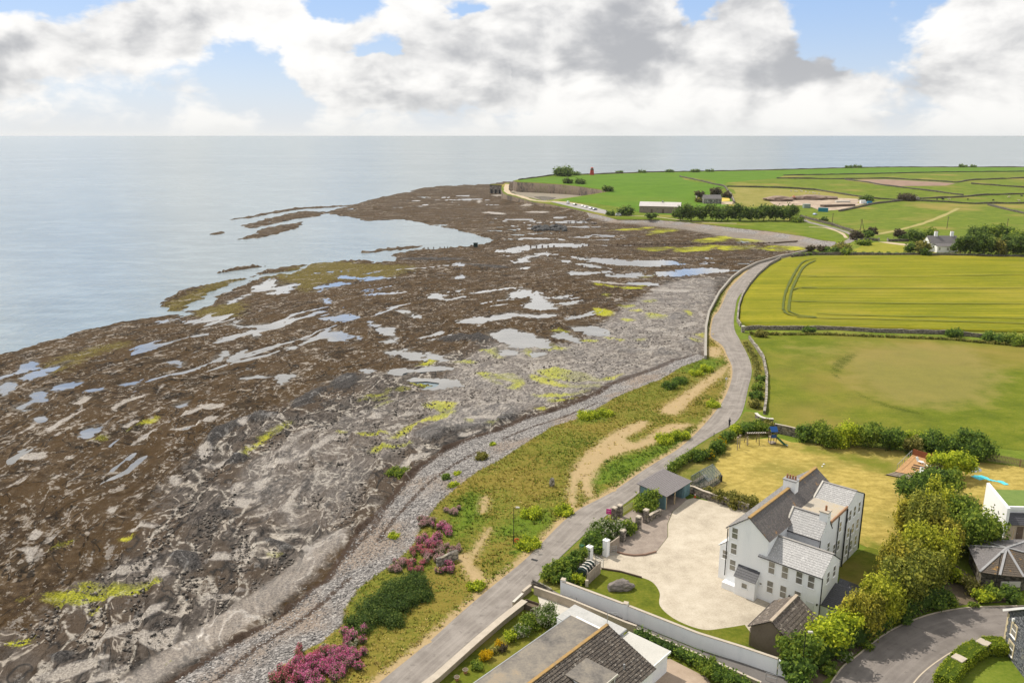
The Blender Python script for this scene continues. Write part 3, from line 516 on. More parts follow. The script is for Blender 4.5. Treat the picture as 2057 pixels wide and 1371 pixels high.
    al = th(alg, t.fmix(.35, t.fmix(.5, nb, n3), nL), 3.2, .22); ac = t.mix(t.smooth(n3, .36, .62), (.13, .155, .016), (.44, .44, .026)); ac = t.mix(t.smooth(n2, .5, .65), ac, t.mix(n3, (.27, .28, .03), (.52, .48, .045)))
    col = t.mix(t.math('MULTIPLY', al, t.smooth(n2, .40, .54, .30, .90)), col, ac)
    pb = t.smooth(pool, .16, .5); col = t.mix(t.math('MULTIPLY', pb, .8), col, t.mix(t.smooth(n1, .38, .62), (.035, .028, .022), (.17, .15, .125)))
    # shingle: pebbles of many greys
    vd, vc = t.voro(p, 3.1); v1 = t.sep(vc)[0]; v2 = n3
    sg = t.ramp(t.fmix(.45, v1, v2), [(.2, (.11, .104, .100)), (.42, (.205, .194, .188)), (.58, (.295, .277, .264)), (.85, (.47, .445, .42))])
    sg = t.mix(t.smooth(n2, .45, .62), sg, t.mix(v2, (.19, .15, .12), (.36, .30, .25)))
    edge = t.smooth(vd, .5, .85); sg = t.mix(t.math('MULTIPLY', edge, .7), sg, (.045, .042, .04))
    col = t.mix(th(sh, nb, .9, .2), col, sg)
    col = t.mix(t.math('MULTIPLY', th(wr, nb, 2.0, .16), .92), col, t.mix(n3, (.020, .015, .012), (.092, .060, .042)))
    # verge
    vg1 = t.ramp(t.fmix(.5, n5, n3), [(.3, (.050, .070, .010)), (.47, (.115, .135, .017)), (.60, (.210, .172, .034)), (.75, (.36, .265, .085))])
    vg1 = t.mix(t.math('MULTIPLY', t.smooth(n2, .42, .6), .6), vg1, t.mix(n5, (.27, .17, .045), (.17, .14, .026)))
    vg1 = t.mix(t.math('MULTIPLY', th(lush, n1, 1.6, .3), .9), vg1, t.mix(n3, (.058, .112, .010), (.145, .205, .018)))
    vg1 = t.mix(t.math('MULTIPLY', th(dry, nb, 1.3, .3), .92), vg1, t.mix(n3, (.29, .205, .105), (.47, .355, .205)))
    vm = th(vg, nb, 1.3, .15); col = t.mix(vm, col, vg1)
    wet = t.math('MULTIPLY', t.math('MAXIMUM', t.math('MAXIMUM', t.math('MULTIPLY', glint, .7), pl), t.math('MAXIMUM', t.math('MULTIPLY', chan, g), wf)), t.math('SUBTRACT', 1., vm))
    bs(b, t, col, t.fmix(wet, .88, .30), t.fmix(wet, .07, .5), t.bump(t.math('ADD', t.math('ADD', n1, t.math('MULTIPLY', n3, .5)), t.math('MULTIPLY', ns2, .8)), t.fmix(t.math('MAXIMUM', sd_, vm), 1., .3), .5))
    return m
# ---- water
def water_mat(name, base, deep, wave, wscale, rough, gain=1., fmax=1.):
    m, t, b = newmat(name); p = t.pos()
    n = t.noise(t.scalev(p, (1., .55, 1.)), wscale, 5., .62, .2); n2 = t.noise(p, wscale * .07, 4., .5); n3 = t.noise(t.scalev(p, (.004, .007, 1.)), 1., 5., .6)
    c = t.mix(t.smooth(n3, .35, .65), base, deep); rp = t.noise(t.scalev(p, (.05, .13, 1.)), 1., 4., .65, .3); c = t.mix(t.math('MULTIPLY', t.smooth(rp, .46, .64), .5), c, tuple(k_ * 1.35 for k_ in deep)); c = t.mix(t.math('MULTIPLY', t.smooth(rp, .44, .32), .4), c, tuple(k_ * .75 for k_ in base))  # light and dark of the ripples painted into the water colour
    nm = t.bump(t.math('ADD', n, t.math('MULTIPLY', n2, 2.)), wave, .5)
    fr = t.new('ShaderNodeFresnel'); fr.inputs[0].default_value = 1.33; t.put(fr.inputs['Normal'], nm); f = t.math('MINIMUM', t.math('MULTIPLY', fr.outputs[0], gain), fmax)
    df = t.new('ShaderNodeBsdfDiffuse'); t.put(df.inputs[0], c); gs = t.new('ShaderNodeBsdfGlossy'); gs.inputs['Roughness'].default_value = rough; t.put(gs.inputs['Normal'], nm); gs.inputs[0].default_value = (1, 1, 1, 1)
    ms = t.new('ShaderNodeMixShader'); t.put(ms.inputs[0], f); t.l.new(df.outputs[0], ms.inputs[1]); t.l.new(gs.outputs[0], ms.inputs[2]); t.n.remove(b)
    out = [n_ for n_ in t.n if n_.type == 'OUTPUT_MATERIAL'][0]; t.l.new(ms.outputs[0], out.inputs[0])
    return m
M_SEA = water_mat('sea_water', (.135, .180, .205), (.175, .220, .242), .7, .30, .2, 1., .42)
M_POOL = water_mat('pool_water', (.13, .13, .125), (.20, .195, .185), .06, 1.2, .05, 1.7, .6)
def sea():
    R = 60000.; vs = [(-R, -400, SEAZ), (R, -400, SEAZ), (R, R, SEAZ), (-R, R, SEAZ)]
    me = bpy.data.meshes.new('sea'); me.from_pydata(vs, [], [(0, 1, 2, 3)]); link('sea', me, M_SEA, None, 'structure')
sea()
# ---- road (edges digitised in the photo)
RL = PX('700,1430 761,1371 856,1293.7 922,1233.8 985,1180 1059,1119.5 1148,1032.7 1227.6,989 1290,946 1330,921 1360,903 1395,873 1430,835 1455,800 1470,760 1470,735 1461,715 1451,693.6 1430,678 1428,664 1433,637.5 1444,623.5 1452.5,606 1465,580 1482,562 1505,541 1522.5,531 1540,525.5 1560,519')
RR = PX('800,1430 856,1371 928,1302 953,1282 1003,1240.6 1030,1216 1064,1184 1107.8,1136.5 1162,1084 1218,1035 1263,1006 1313,965 1342,941 1386,904 1436,872 1476.5,849 1493,822 1503,778.5 1510,748 1505,720 1486,682 1477,665.6 1474,646 1477,620 1482,599 1494.5,583 1508.5,566 1522.5,550 1540,534 1552,525 1572,518')
rl = resample(catmull(W2(RL), 5), 130); rr = resample(catmull(W2(RR), 5), 130); ROADL_W = np.array(rl)
def road_mat(name, c1, c2, streak=True):
    m, t, b = newmat(name); p = t.pos(); st = t.attr('st').outputs['Vector']; sx, sy, _ = t.sep(st)
    n1 = t.noise(p, .35, 6., .6); n3 = t.noise(p, 6., 4., .7); c = t.mix(t.smooth(n1, .35, .68), c1, c2)
    ns = t.noise(t.comb(t.math('MULTIPLY', sx, 9.), t.math('MULTIPLY', sy, .05), 0.), 1., 5., .6)
    c = t.mix(t.math('MULTIPLY', t.smooth(ns, .42, .7), .45), c, tuple(k * 1.35 for k in c2)); c = t.mix(t.math('MULTIPLY', t.smooth(n3, .5, .8), .4), c, tuple(k * .55 for k in c1))
    ns2 = t.noise(p, .9, 3., .5); c = t.mix(t.math('MULTIPLY', t.smooth(ns2, .62, .66), .35), c, tuple(k * .6 for k in c1))
    bs(b, t, c, .9, .25, t.bump(n3, .25, .02)); return m
M_ROAD = road_mat('road_asphalt', (.185, .164, .146), (.262, .236, .212)); M_STREET = road_mat('street_asphalt', (.150, .132, .120), (.20, .178, .162))
ribbon('road', rl, rr, M_ROAD, .035)
foreshore()
for q in pools_w:
    c = q.mean(0); d = hypot(*c); e = np.array(catmull(q, 3, True)); g = min(max(d * .008, .8), 5)
    dd = e - c; L = np.hypot(dd[:, 0], dd[:, 1]); e = c + dd * ((L + g) / np.maximum(L, .1))[:, None]
    me = bpy.data.meshes.new('tide_pool'); PI_ = globals().get('PI_', 0) + 1; me.from_pydata([(a, b_, POOLZ + .0015 * (PI_ % 40)) for a, b_ in e], [], [tuple(range(len(e)))])
    bm = bmesh.new(); bm.from_mesh(me); bmesh.ops.triangulate(bm, faces=bm.faces); bmesh.ops.recalc_face_normals(bm, faces=bm.faces)
    if sum(f.normal.z for f in bm.faces) < 0: bmesh.ops.reverse_faces(bm, faces=bm.faces)
    bm.to_mesh(me); bm.free(); link('tide_pool', me, M_POOL, None, 'structure')
# water standing in the hollows between the ledges
sw = W2(PX('-60,800 0,730 100,702 230,668 330,648 400,640 470,600 560,565 640,545 760,540 830,525 900,512 1000,500 1060,470 1000,440 900,420 800,410 860,395 980,385 1030,395 1100,420 1200,450 1400,500 1440,530 1380,560 1250,600 1150,670 1000,665 870,705 700,740 520,815 330,905 150,1100 -60,1200'), FZ)
sheet('standing_water', [tuple(q) for q in sw], M_POOL, POOLZ - .004, zf=lambda x, y: x * 0)
# ---- land and fields
def grassmat(name, dark, mid, lite, dry=None, scale=.25, stretch=None, mask=None, dryamt=(.5, .7), rows=None, fine=2.4, mamt=.9):
    m, t, b = newmat(name); p = t.pos(); q = t.scalev(p, stretch) if stretch else p
    n1 = t.noise(q, scale, 6., .6, .2); n3 = t.noise(q, fine, 5., .65); n2 = t.noise(p, scale * .15, 3., .5)
    c = t.ramp(t.fmix(.45, n1, n3), [(.32, dark), (.5, mid), (.68, lite)])
    sp = t.noise(t.scalev(p, (.30, .75, 1.)), 1., 4., .65, .3); c = t.mix(t.math('MULTIPLY', t.smooth(sp, .56, .66), .5), c, dark); c = t.mix(t.math('MULTIPLY', t.smooth(sp, .44, .34), .35), c, lite)
    if dry: c = t.mix(t.math('MULTIPLY', t.smooth(n2, *dryamt), .8), c, t.mix(n3, tuple(k * .8 for k in dry), dry))
    if rows:
        w = t.noise(t.scalev(p, rows), 1., 5., .6); c = t.mix(t.math('MULTIPLY', t.smooth(w, .48, .62), .55), c, dark); c = t.mix(t.math('MULTIPLY', t.smooth(w, .47, .35), .4), c, lite)
    if mask:
        mm = t.attr('mk').outputs['Fac'] if False else t.sep(t.attr('mk').outputs['Color'])[0]
        f = t.smooth(t.math('ADD', mm, t.math('MULTIPLY', t.math('SUBTRACT', n1, .5), 1.3)), .25, .85)
        c = t.mix(t.math('MULTIPLY', f, mamt), c, t.mix(n3, mask[0], mask[1]))
        m2 = t.sep(t.attr('mk').outputs['Color'])[1]; c = t.mix(t.math('MULTIPLY', t.smooth(t.math('ADD', m2, t.math('MULTIPLY', t.math('SUBTRACT', n3, .5), 1.4)), .45, .6), .7), c, tuple(k * .7 for k in dark))
    bs(b, t, c, .95, .05, t.bump(n3, .6, .15)); return m
M_PAST = grassmat('pasture', (.068, .105, .012), (.120, .165, .020), (.185, .215, .032), (.30, .235, .07), .12)
M_HEAD = grassmat('headland_grass', (.066, .135, .014), (.092, .175, .018), (.125, .205, .024), (.15, .20, .03), .05, dryamt=(.52, .8))
M_BARLEY = grassmat('barley', (.110, .132, .009), (.192, .192, .014), (.285, .25, .022), (.34, .275, .05), .10, (.25, 1., 1.), dryamt=(.5, .75), rows=(.016, .55, 1.))
M_PADD = grassmat('paddock_grass', (.066, .095, .010), (.118, .145, .014), (.185, .185, .026), (.27, .20, .055), .14, mamt=.5, mask=((.21, .165, .06), (.30, .235, .09)), dryamt=(.46, .72))
M_TANF = grassmat('dry_field', (.16, .165, .035), (.235, .215, .06), (.31, .27, .10), None, .08)
M_PLOUGH = M('ploughed_soil', [(.16, .105, .075), (.25, .165, .12), (.32, .22, .16)], .1, .95)
M_CLIFF = M('cliff_rock', [(.035, .031, .027), (.105, .082, .062), (.19, .142, .105), (.09, .095, .035)], .10, .95, .9, .6, stretch=(1., 1., .5), lo=.36, hi=.64)
M_TRAM = M('tramline_soil', [(.060, .080, .007), (.105, .125, .010)], .8); M_TRAML = M('faint_tramline', [(.085, .105, .008), (.15, .165, .012)], .3)
M_BANKG = grassmat('bank_grass', (.075, .090, .018), (.145, .150, .028), (.235, .205, .055), (.30, .225, .08), .4)
M_LAWN = grassmat('mown_lawn', (.235, .185, .045), (.36, .28, .075), (.475, .37, .115), (.185, .178, .038), .35, dryamt=(.50, .68), rows=(.55, .9, 1.), mask=((.095, .125, .014), (.17, .175, .024)))
M_GLAWN = grassmat('green_lawn', (.062, .085, .011), (.110, .130, .015), (.17, .165, .026), (.27, .20, .055), .5, dryamt=(.52, .68))
sheet('ground', land, M_PAST, -.015, 26., skirt=(-6., M_CLIFF))
def wpoly(s, view=None, land_=True): return [GL(*p)[:2] for p in PX(s, view)]
sheet('headland_field', wpoly('1042,361.5 1110,353.5 1190,351 1300,347 1365,354 1427,369 1456,375 1474,407 1440,420 1350,432 1290,428 1240,415 1180,407 1120,403 1150,397 1195,391 1226,385 1210,380 1170,374.5 1140,371 1090,367 1045,365'), M_HEAD, .03, 16.)
sheet('headland_field', wpoly('1300,346.5 1510,343 1560,342 1700,338 1800,336.5 2057,336.5 2300,336.5 2300,350 2031,345.5 1898,346.5 1729,350.5 1574,353 1560,358 1456,374 1427,368.5 1367,354'), M_HEAD, .05, 22.)
sheet('dry_field', wpoly('1462,376 1560,378.5 1656,386.5 1695,392.5 1740,400 1720,412 1640,412 1560,414 1500,412 1476,406'), M_TANF, .03, 14.)
sheet('ploughed_field', wpoly('1700,362 1780,360 1890,366 1920,368.5 1900,373 1800,374 1760,371'), M_PLOUGH, .05, 14.)
barley = wpoly('1574,521 1600,517 1700,514 1900,514 2150,520 2200,676 2057,668 1800,662 1650,660 1500,655 1484,646 1487,618 1494,597 1508,575 1525,555 1548,535')
sheet('barley_field', barley, M_BARLEY, .42, 5., jitter=.25, skirt=(0., M_BARLEY))
ring = [GL(*p)[:2] for p in PX('1690,712 1730,700 1790,692 1880,690 1950,700 2000,730 2010,770 1980,805 1900,822 1830,815 1760,795 1700,760')]
ring2 = [GL(*p)[:2] for p in PX('1680,720 1740,700 1690,750 1720,785 1790,812 1870,830 1850,835 1760,812 1690,775 1665,745')]
def padmask(V):
    a = np.zeros((len(V), 4)); a[:, 0] = mk(V, [np.array(ring)], 4.); a[:, 1] = mk(V, [np.array(ring2)], .9) * .75; a[:, 0] = np.maximum(a[:, 0], .45 * mk(V, [W2(PX('1540,690 1700,682 1900,690 1700,720 1620,760 1580,720'))], 3)); return a
sheet('paddock_field', wpoly('1500,672 1650,672 1800,678 2057,690 2200,700 2250,930 2057,905 1960,895 1900,880 1700,870 1590,860 1556,845 1548,836 1540,800 1540,755 1535,720 1519,697 1505,679'), M_PADD, .03, 2.2, masks=dict(mk=padmask))
def strip(name, pts, w, mat, dz, closed=False, **k):
    pts = catmull([GL(*p)[:2] for p in pts], 5); L = []; R = []
    for i, p in enumerate(pts):
        a = pts[max(0, i - 1)]; b_ = pts[min(len(pts) - 1, i + 1)]; d = np.array(b_) - np.array(a); d = d / (np.hypot(*d) or 1); nrm = np.array([-d[1], d[0]]); ww = w * (.75 + .5 * random.random()) / 2
        L.append(tuple(p + nrm * ww)); R.append(tuple(p - nrm * ww))
    return ribbon(name, L, R, mat, dz, **k)
for s in ('1000,830 985,820 1000,680 1040,560 1110,420 1180,310 1240,265 1320,245 1371,240', '1060,850 1050,820 1065,700 1090,590 1140,480 1210,350 1290,290 1360,260', '1060,850 1130,880 1230,900 1371,915', '1000,830 1010,860 1060,885 1180,905 1371,920', '1090,730 1200,735 1371,737', '1100,600 1180,575 1371,570', '1180,440 1260,435 1371,440'):
    strip('tramline', [(1400 + float(a.split(',')[0]) / 5.7125, 480 + float(a.split(',')[1]) / 5.7125) for a in s.split()], .9, M_TRAM, .74)
for s in ('1640,633 1800,638 2000,641 2150,645', '1600,641 1800,645 2000,651 2150,655', '1590,608 1800,612 2057,613 2150,613', '1610,581 1800,582 2057,581 2150,580', '1620,558 1850,557 2100,553'):
    strip('tramline', PX(s), .8, M_TRAML, .72)
# far tracks
M_TRACK = M('dry_track', [(.36, .28, .18), (.52, .42, .29)], .4); M_TRACKG = M('worn_grass', [(.24, .22, .06), (.34, .29, .10)], .2)
strip('track', PX('1603,437 1625,446 1660,455 1700,466 1714,474 1706,484 1692,489 1678,490'), 4.2, M_ROAD, .05)
strip('track', PX('1480,449 1400,446 1320,436 1260,433 1225,431'), 2.4, M_TRACK, .06); strip('track', PX('1625,456 1660,458 1690,468 1700,478'), 2.2, M_TRACK, .07)
strip('track', PX('1740,475 1800,463 1850,450 1890,435 1925,418'), 3.5, M_TRACKG, .06)
strip('track', PX('1225,431 1205,424 1180,415 1150,408 1120,405 1095,404.5 1070,402 1045,394 1023,388 1017,380 1019,370'), 5.5, M_TRACK, .06)
sheet('car_park', wpoly('1105,405 1140,407 1180,413 1220,423 1222,431 1195,426 1150,416'), M('car_park_tarmac', [(.26, .25, .24), (.34, .32, .30)], .2), .09, 12.)
sheet('quarry_floor', [G(*p, -1.2)[:2] for p in PX('1025,385 1040,378 1090,384 1150,385 1210,384 1195,391 1150,397 1110,402 1093,404 1050,395')], M('quarry_soil', [(.16, .14, .10), (.27, .23, .18)], .1), -1.2, zf=lambda x, y: x * 0)
sheet('quarry_pool', [G(*p, -1.1)[:2] for p in PX('1072,395 1090,394 1118,397 1108,401 1094,403.5 1084,400')], M_POOL, -1.1, zf=lambda x, y: x * 0)
# building site ground
M_SITE = M('site_rubble', [(.20, .15, .115), (.36, .28, .21), (.55, .45, .34)], .12, .95, .5)
sheet('building_site', wpoly('1545,405 1600,398 1650,396 1730,400 1750,406 1690,421 1650,424 1620,412 1560,414'), M_SITE, .08, 10.)
# side street
sl_ = resample(catmull([G(*p)[:2] for p in PX('1640,1420 1690,1344 1722,1318 1761,1286 1800.6,1261 1859.5,1237 1913,1225 1957.6,1220 2014.7,1218 2120,1216')], 4), 60)
sr_ = resample(catmull([G(*p)[:2] for p in PX('1800,1420 1834.5,1371 1856,1348 1886,1325 1918,1305.6 1954,1291 2014,1280.6 2057,1276 2120,1272')], 4), 60)
ribbon('street', sl_, sr_, M_STREET, .03)
sr2 = [(a[0] + .55 * (a[0] - b_[0]) / 7 + 0, a[1] + .0) for a, b_ in zip(sr_, sl_)]
def offset(line, d):
    out = []
    for i, p in enumerate(line):
        a = line[max(0, i-1)]; b_ = line[min(len(line)-1, i+1)]; dx, dy = b_[0]-a[0], b_[1]-a[1]; L = hypot(dx, dy) or 1; out.append((p[0]+dy/L*d, p[1]-dx/L*d))
    return out
M_KERB = M('kerb_concrete', [(.40, .34, .26), (.56, .48, .37)], 1.5)
ribbon('footpath', offset(sr_, .12), offset(sr_, 2.6), M_STREET, .11)
def kerb(name, line, w, h, mat):
    o_ = offset(line, w); vs = []; fs = []
    for a, b_ in zip(line, o_): vs += [(a[0], a[1], 0), (a[0], a[1], h), (b_[0], b_[1], h), (b_[0], b_[1], 0)]
    for i in range(len(line)-1):
        for j in range(3): fs.append((4*i+j, 4*i+j+1, 4*i+j+5, 4*i+j+4))
    me = bpy.data.meshes.new(name); me.from_pydata(vs, [], fs); link(name, me, mat, None, 'structure')
kerb('kerb', sr_, .14, .13, M_KERB); kerb('kerb', sl_, -.14, .12, M_KERB)
M_SOIL = M('garden_soil', [(.055, .042, .030), (.12, .09, .06), (.17, .14, .08)], .8)
sheet('planted_bed', [G(*p)[:2] for p in PX('1650,1371 1688,1338 1722,1310 1761,1278 1800,1253 1859,1229 1913,1217 1957,1212 2030,1209 2040,1180 1960,1160 1900,1120 1880,1060 1800,1130 1720,1230 1640,1310 1600,1371')], M_SOIL, .02, 3., jitter=.2)
# ================================================================= GARDENS, HOUSES, WALLS
AZ = radians(41.8); UV = (sin(AZ), cos(AZ)); WV = (cos(AZ), -sin(AZ)); C0 = (29.319, 99.261)
def HT(u, w, z): return (C0[0] + UV[0]*u + WV[0]*w, C0[1] + UV[1]*u + WV[1]*w, z)
def hloc(x, y): dx, dy = x - C0[0], y - C0[1]; return (dx*UV[0] + dy*UV[1], dx*WV[0] + dy*WV[1])
M_WHITE = M('white_render', [(.71, .73, .75), (.80, .815, .83), (.84, .85, .86)], .7, .85, .15, 6., fine=.3, stretch=(1., 1., .22), lo=.28, hi=.55)
M_WHITEP = M('white_paint', [(.80, .80, .79)], 1, .5)
M_TANW = M('tan_render', [(.30, .25, .19), (.42, .35, .27), (.50, .43, .34)], .9, .9, .3, 5.)
M_CONC = M('old_concrete', [(.25, .205, .16), (.37, .305, .235), (.44, .37, .29)], .8, .9, .3, 5.)
M_BROWNW = M('brown_roughcast', [(.105, .080, .060), (.145, .113, .086), (.175, .138, .105)], .6, .95, .5, 14.)
def stonemat(name, cols, scale=2.2, rough=.9):
    m, t, b = newmat(name); p = t.scalev(t.pos(), (1., 1., 1.7)); d, c = t.voro(p, scale); v = t.sep(c)[0]; n = t.noise(p, 7., 5., .65)
    k = len(cols); col = t.ramp(t.fmix(.4, v, n), [(.15 + .7*i/(k-1), cc) for i, cc in enumerate(cols)])
    col = t.mix(t.math('MULTIPLY', t.smooth(d, .42, .7), .75), col, tuple(x*.35 for x in cols[0])); n2 = t.noise(p, .7, 4., .6); col = t.mix(t.math('MULTIPLY', t.smooth(n2, .55, .7), .4), col, (.42, .37, .22))
    bs(b, t, col, rough, .2, t.bump(t.math('SUBTRACT', n, d), .8, .08)); return m
M_STONE = stonemat('rubble_stone', [(.13, .115, .10), (.23, .20, .17), (.35, .31, .265)]); M_STONEL = stonemat('pale_fieldstone', [(.19, .17, .145), (.31, .28, .24), (.46, .42, .37)], 1.6)
M_STONED = stonemat('dark_fieldstone', [(.075, .068, .055), (.14, .125, .10), (.22, .20, .16)], 1.6)
M_COPE = M('coping_stone', [(.36, .31, .25), (.50, .44, .36)], 1.2, .9, .3); M_COPEP = M('pale_coping', [(.46, .43, .38), (.60, .57, .51)], 1.2, .9, .2)
M_SLATE = brickmat('pale_slate', (.49, .485, .485), (.57, .56, .55), (.30, .295, .29), .34, .27, .62, msize=.03, spec=.5, extra=[((.60, .59, .575), 5., .52, .72), ((.33, .32, .32), .8, .55, .8)])  # light grey slates, paler than those of the main range
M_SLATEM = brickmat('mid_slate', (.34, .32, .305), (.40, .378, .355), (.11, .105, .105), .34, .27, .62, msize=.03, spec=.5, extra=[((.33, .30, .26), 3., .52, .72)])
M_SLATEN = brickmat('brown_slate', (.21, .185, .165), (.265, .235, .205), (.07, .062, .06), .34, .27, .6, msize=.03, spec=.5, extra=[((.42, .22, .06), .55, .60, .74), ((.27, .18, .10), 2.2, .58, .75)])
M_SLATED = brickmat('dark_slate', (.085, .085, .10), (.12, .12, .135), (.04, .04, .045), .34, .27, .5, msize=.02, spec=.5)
M_TILE = brickmat('concrete_tile', (.20, .165, .13), (.26, .215, .17), (.035, .03, .027), .33, .34, .85, msize=.06, extra=[((.40, .37, .32), 3., .55, .75), ((.10, .085, .07), 1.2, .5, .8)])
M_RIDGE = M('lichen_ridge', [(.20, .16, .12), (.33, .21, .08), (.42, .25, .07)], 1.6, .9); M_RIDGEG = M('grey_ridge', [(.24, .23, .22), (.34, .32, .30)], 1.5, .85)
M_PIPE = M('black_plastic', [(.018, .018, .02)], 1, .45); M_GLASS = M('window_glass', [(.09, .092, .085), (.19, .18, .155), (.29, .27, .225)], .6, .08, spec=.8, lo=.35, hi=.65)
M_LEAD = M('grey_lead', [(.24, .24, .25), (.34, .34, .34)], 1.5, .7); M_TERRA = M('terracotta', [(.26, .12, .06), (.36, .18, .10)], 3., .8)
M_FELT = M('stained_felt', [(.070, .066, .062), (.145, .132, .118), (.225, .20, .165), (.30, .24, .165)], .4, .85, .2, 3., fine=.3, lo=.37, hi=.63, big=.16)
M_FELTP = M('pale_felt', [(.30, .305, .29), (.42, .415, .40), (.50, .49, .46)], .5, .8); M_FELTW = M('white_felt', [(.42, .41, .375), (.52, .505, .465)], .4, .8)
M_TIMB = M('weathered_timber', [(.19, .155, .12), (.30, .25, .20), (.38, .33, .27)], 3., .85, stretch=(1, 1, .3)); M_TIMBD = M('dark_timber', [(.085, .06, .045), (.15, .11, .08)], 3., .85)
M_DECK = M('new_decking', [(.36, .20, .09), (.50, .29, .13), (.58, .36, .18)], 2., .7); M_POST = M('pine_post', [(.42, .32, .19), (.52, .41, .26)], 3., .8)
M_BLUED = M('blue_door_paint', [(.10, .185, .21), (.15, .25, .275)], 1.5, .6); M_GRAVEL = M('court_gravel', [(.30, .26, .20), (.43, .375, .295), (.53, .475, .385)], .5, .95, .5, 8., fine=.45, big=.09, lo=.36, hi=.62)
M_DGRAV = M('dark_gravel', [(.17, .135, .115), (.26, .215, .18), (.33, .28, .235)], .7, .95, .5, 9.); M_PATH = M('path_tarmac', [(.115, .105, .10), (.16, .148, .138)], .6, .9)
M_PAVE = M('pale_paving', [(.44, .41, .36), (.56, .53, .47)], .7, .9); M_STEEL = M('galvanised_steel', [(.32, .33, .34), (.42, .43, .43)], 3., .45, metal=.6)
# ---- garden surfaces
def gp(s, v=None): return [G(*p)[:2] for p in PX(s, v)]
def lawnmask(V):
    a = np.zeros((len(V), 4)); a[:, 0] = mk(V, [np.array(gp('1590,893 1680,905 1790,930 1800,960 1700,925 1610,905')), np.array(gp('1700,1085 1740,1105 1780,1115 1770,1075 1740,1085'))], 2.5); return a
sheet('mown_lawn', gp('1400,985 1432,972 1436,930 1452,905 1480,886 1560,878 1590,888 1700,893 1815,905 1850,960 1850,1060 1800,1130 1745,1100 1700,1080 1650,1060 1560,1030 1503,1022'), M_LAWN, .03, 2.5, masks=dict(mk=lawnmask))
sheet('neighbour_lawn', gp('1925,945 1970,928 2057,938 2150,945 2250,1100 2057,1110 2010,1080 1960,1080 1920,1040 1900,985'), M_LAWN, .03, 3., masks=dict(mk=lambda V: np.zeros((len(V), 4))))
sheet('gravel_court', gp('1108,1136 1150,1116 1164,1107 1190,1107 1239,1109 1273,1116 1318,1109 1342,1078 1342,1051 1352,1027 1380,1003 1393,1000 1503,1022 1500,1100 1470,1160 1520,1195 1600,1230 1560,1240 1510,1275 1411,1280 1340,1250 1300,1220 1300,1190 1290,1175 1250,1160 1208,1150 1180,1135 1165,1150 1120,1145'), M_GRAVEL, .04, 4.)
sheet('gravel_bed', gp('1200,1100 1236,1108 1273,1115.5 1318,1108 1341,1078 1341,1051 1351,1027 1380,1003 1360,985 1290,1010 1240,1045 1215,1075'), M_DGRAV, .045, 4.)
sheet('front_lawn', [tuple(q) for q in catmull(gp('1208,1143.5 1246,1148.5 1287,1159 1311,1169.5 1325,1190 1326,1217 1358,1244.5 1411,1264 1455,1261 1496,1254.5'), 6)] + gp('1530,1300 1480,1310 1400,1280 1260,1220 1170,1180 1195,1150'), M_GLAWN, .055, 3.)
sheet('side_lawn', gp('1684,1135 1712,1116 1745,1098 1800,1115 1790,1170 1720,1195 1690,1180'), M_GLAWN, .05, 3.)
sheet('side_path', gp('1100,1178 1120,1190 1253,1242 1400,1304 1491,1330 1581,1362 1640,1400 1560,1400 1528,1378 1400,1316 1276,1268 1253,1261 1146,1216 1073,1190'), M_PATH, .03)
sheet('bungalow_garden', gp('1073,1192 1146,1218 1253,1263 1400,1318 1528,1380 1600,1420 780,1420 880,1371 960,1290 1010,1245 1055,1205'), M_GLAWN, .012, 4.)
sheet('garden_paving', gp('1080,1196 1146,1220 1200,1245 1130,1270 1090,1235'), M_PAVE, .03); sheet('garden_paving', gp('1290,1330 1345,1322 1420,1360 1460,1420 1270,1420'), M('brick_paving', [(.30, .225, .165), (.42, .33, .25)], .8), .03)
sheet('house_yard', gp('2020,1040 2100,1050 2100,1130 1985,1118 1990,1085 2005,1060'), M_PAVE, .05)
sheet('field_bank', gp('1486,684 1505,681 1520,700 1535,722 1540,757 1537,802 1533,832 1548,843 1500,862 1479,850 1495,822 1505,779 1512,748 1507,720'), M_BANKG, .05, 2., jitter=.5)
sheet('hedge_bank', gp('1240,1026 1313,967 1342,943 1386,906 1436,874 1476,851 1500,863 1560,872 1482,888 1454,907 1438,930 1434,972 1400,986 1384,990 1340,962 1290,988'), M_BANKG, .03, 2.5, jitter=.15); sheet('hedge_bank', gp('1108,1139 1164,1086 1218,1037 1263,1008 1292,1013 1242,1046 1202,1100 1150,1116 1120,1146 1140,1180 1110,1185 1080,1172'), M_BANKG, .02, 2.5, jitter=.1)
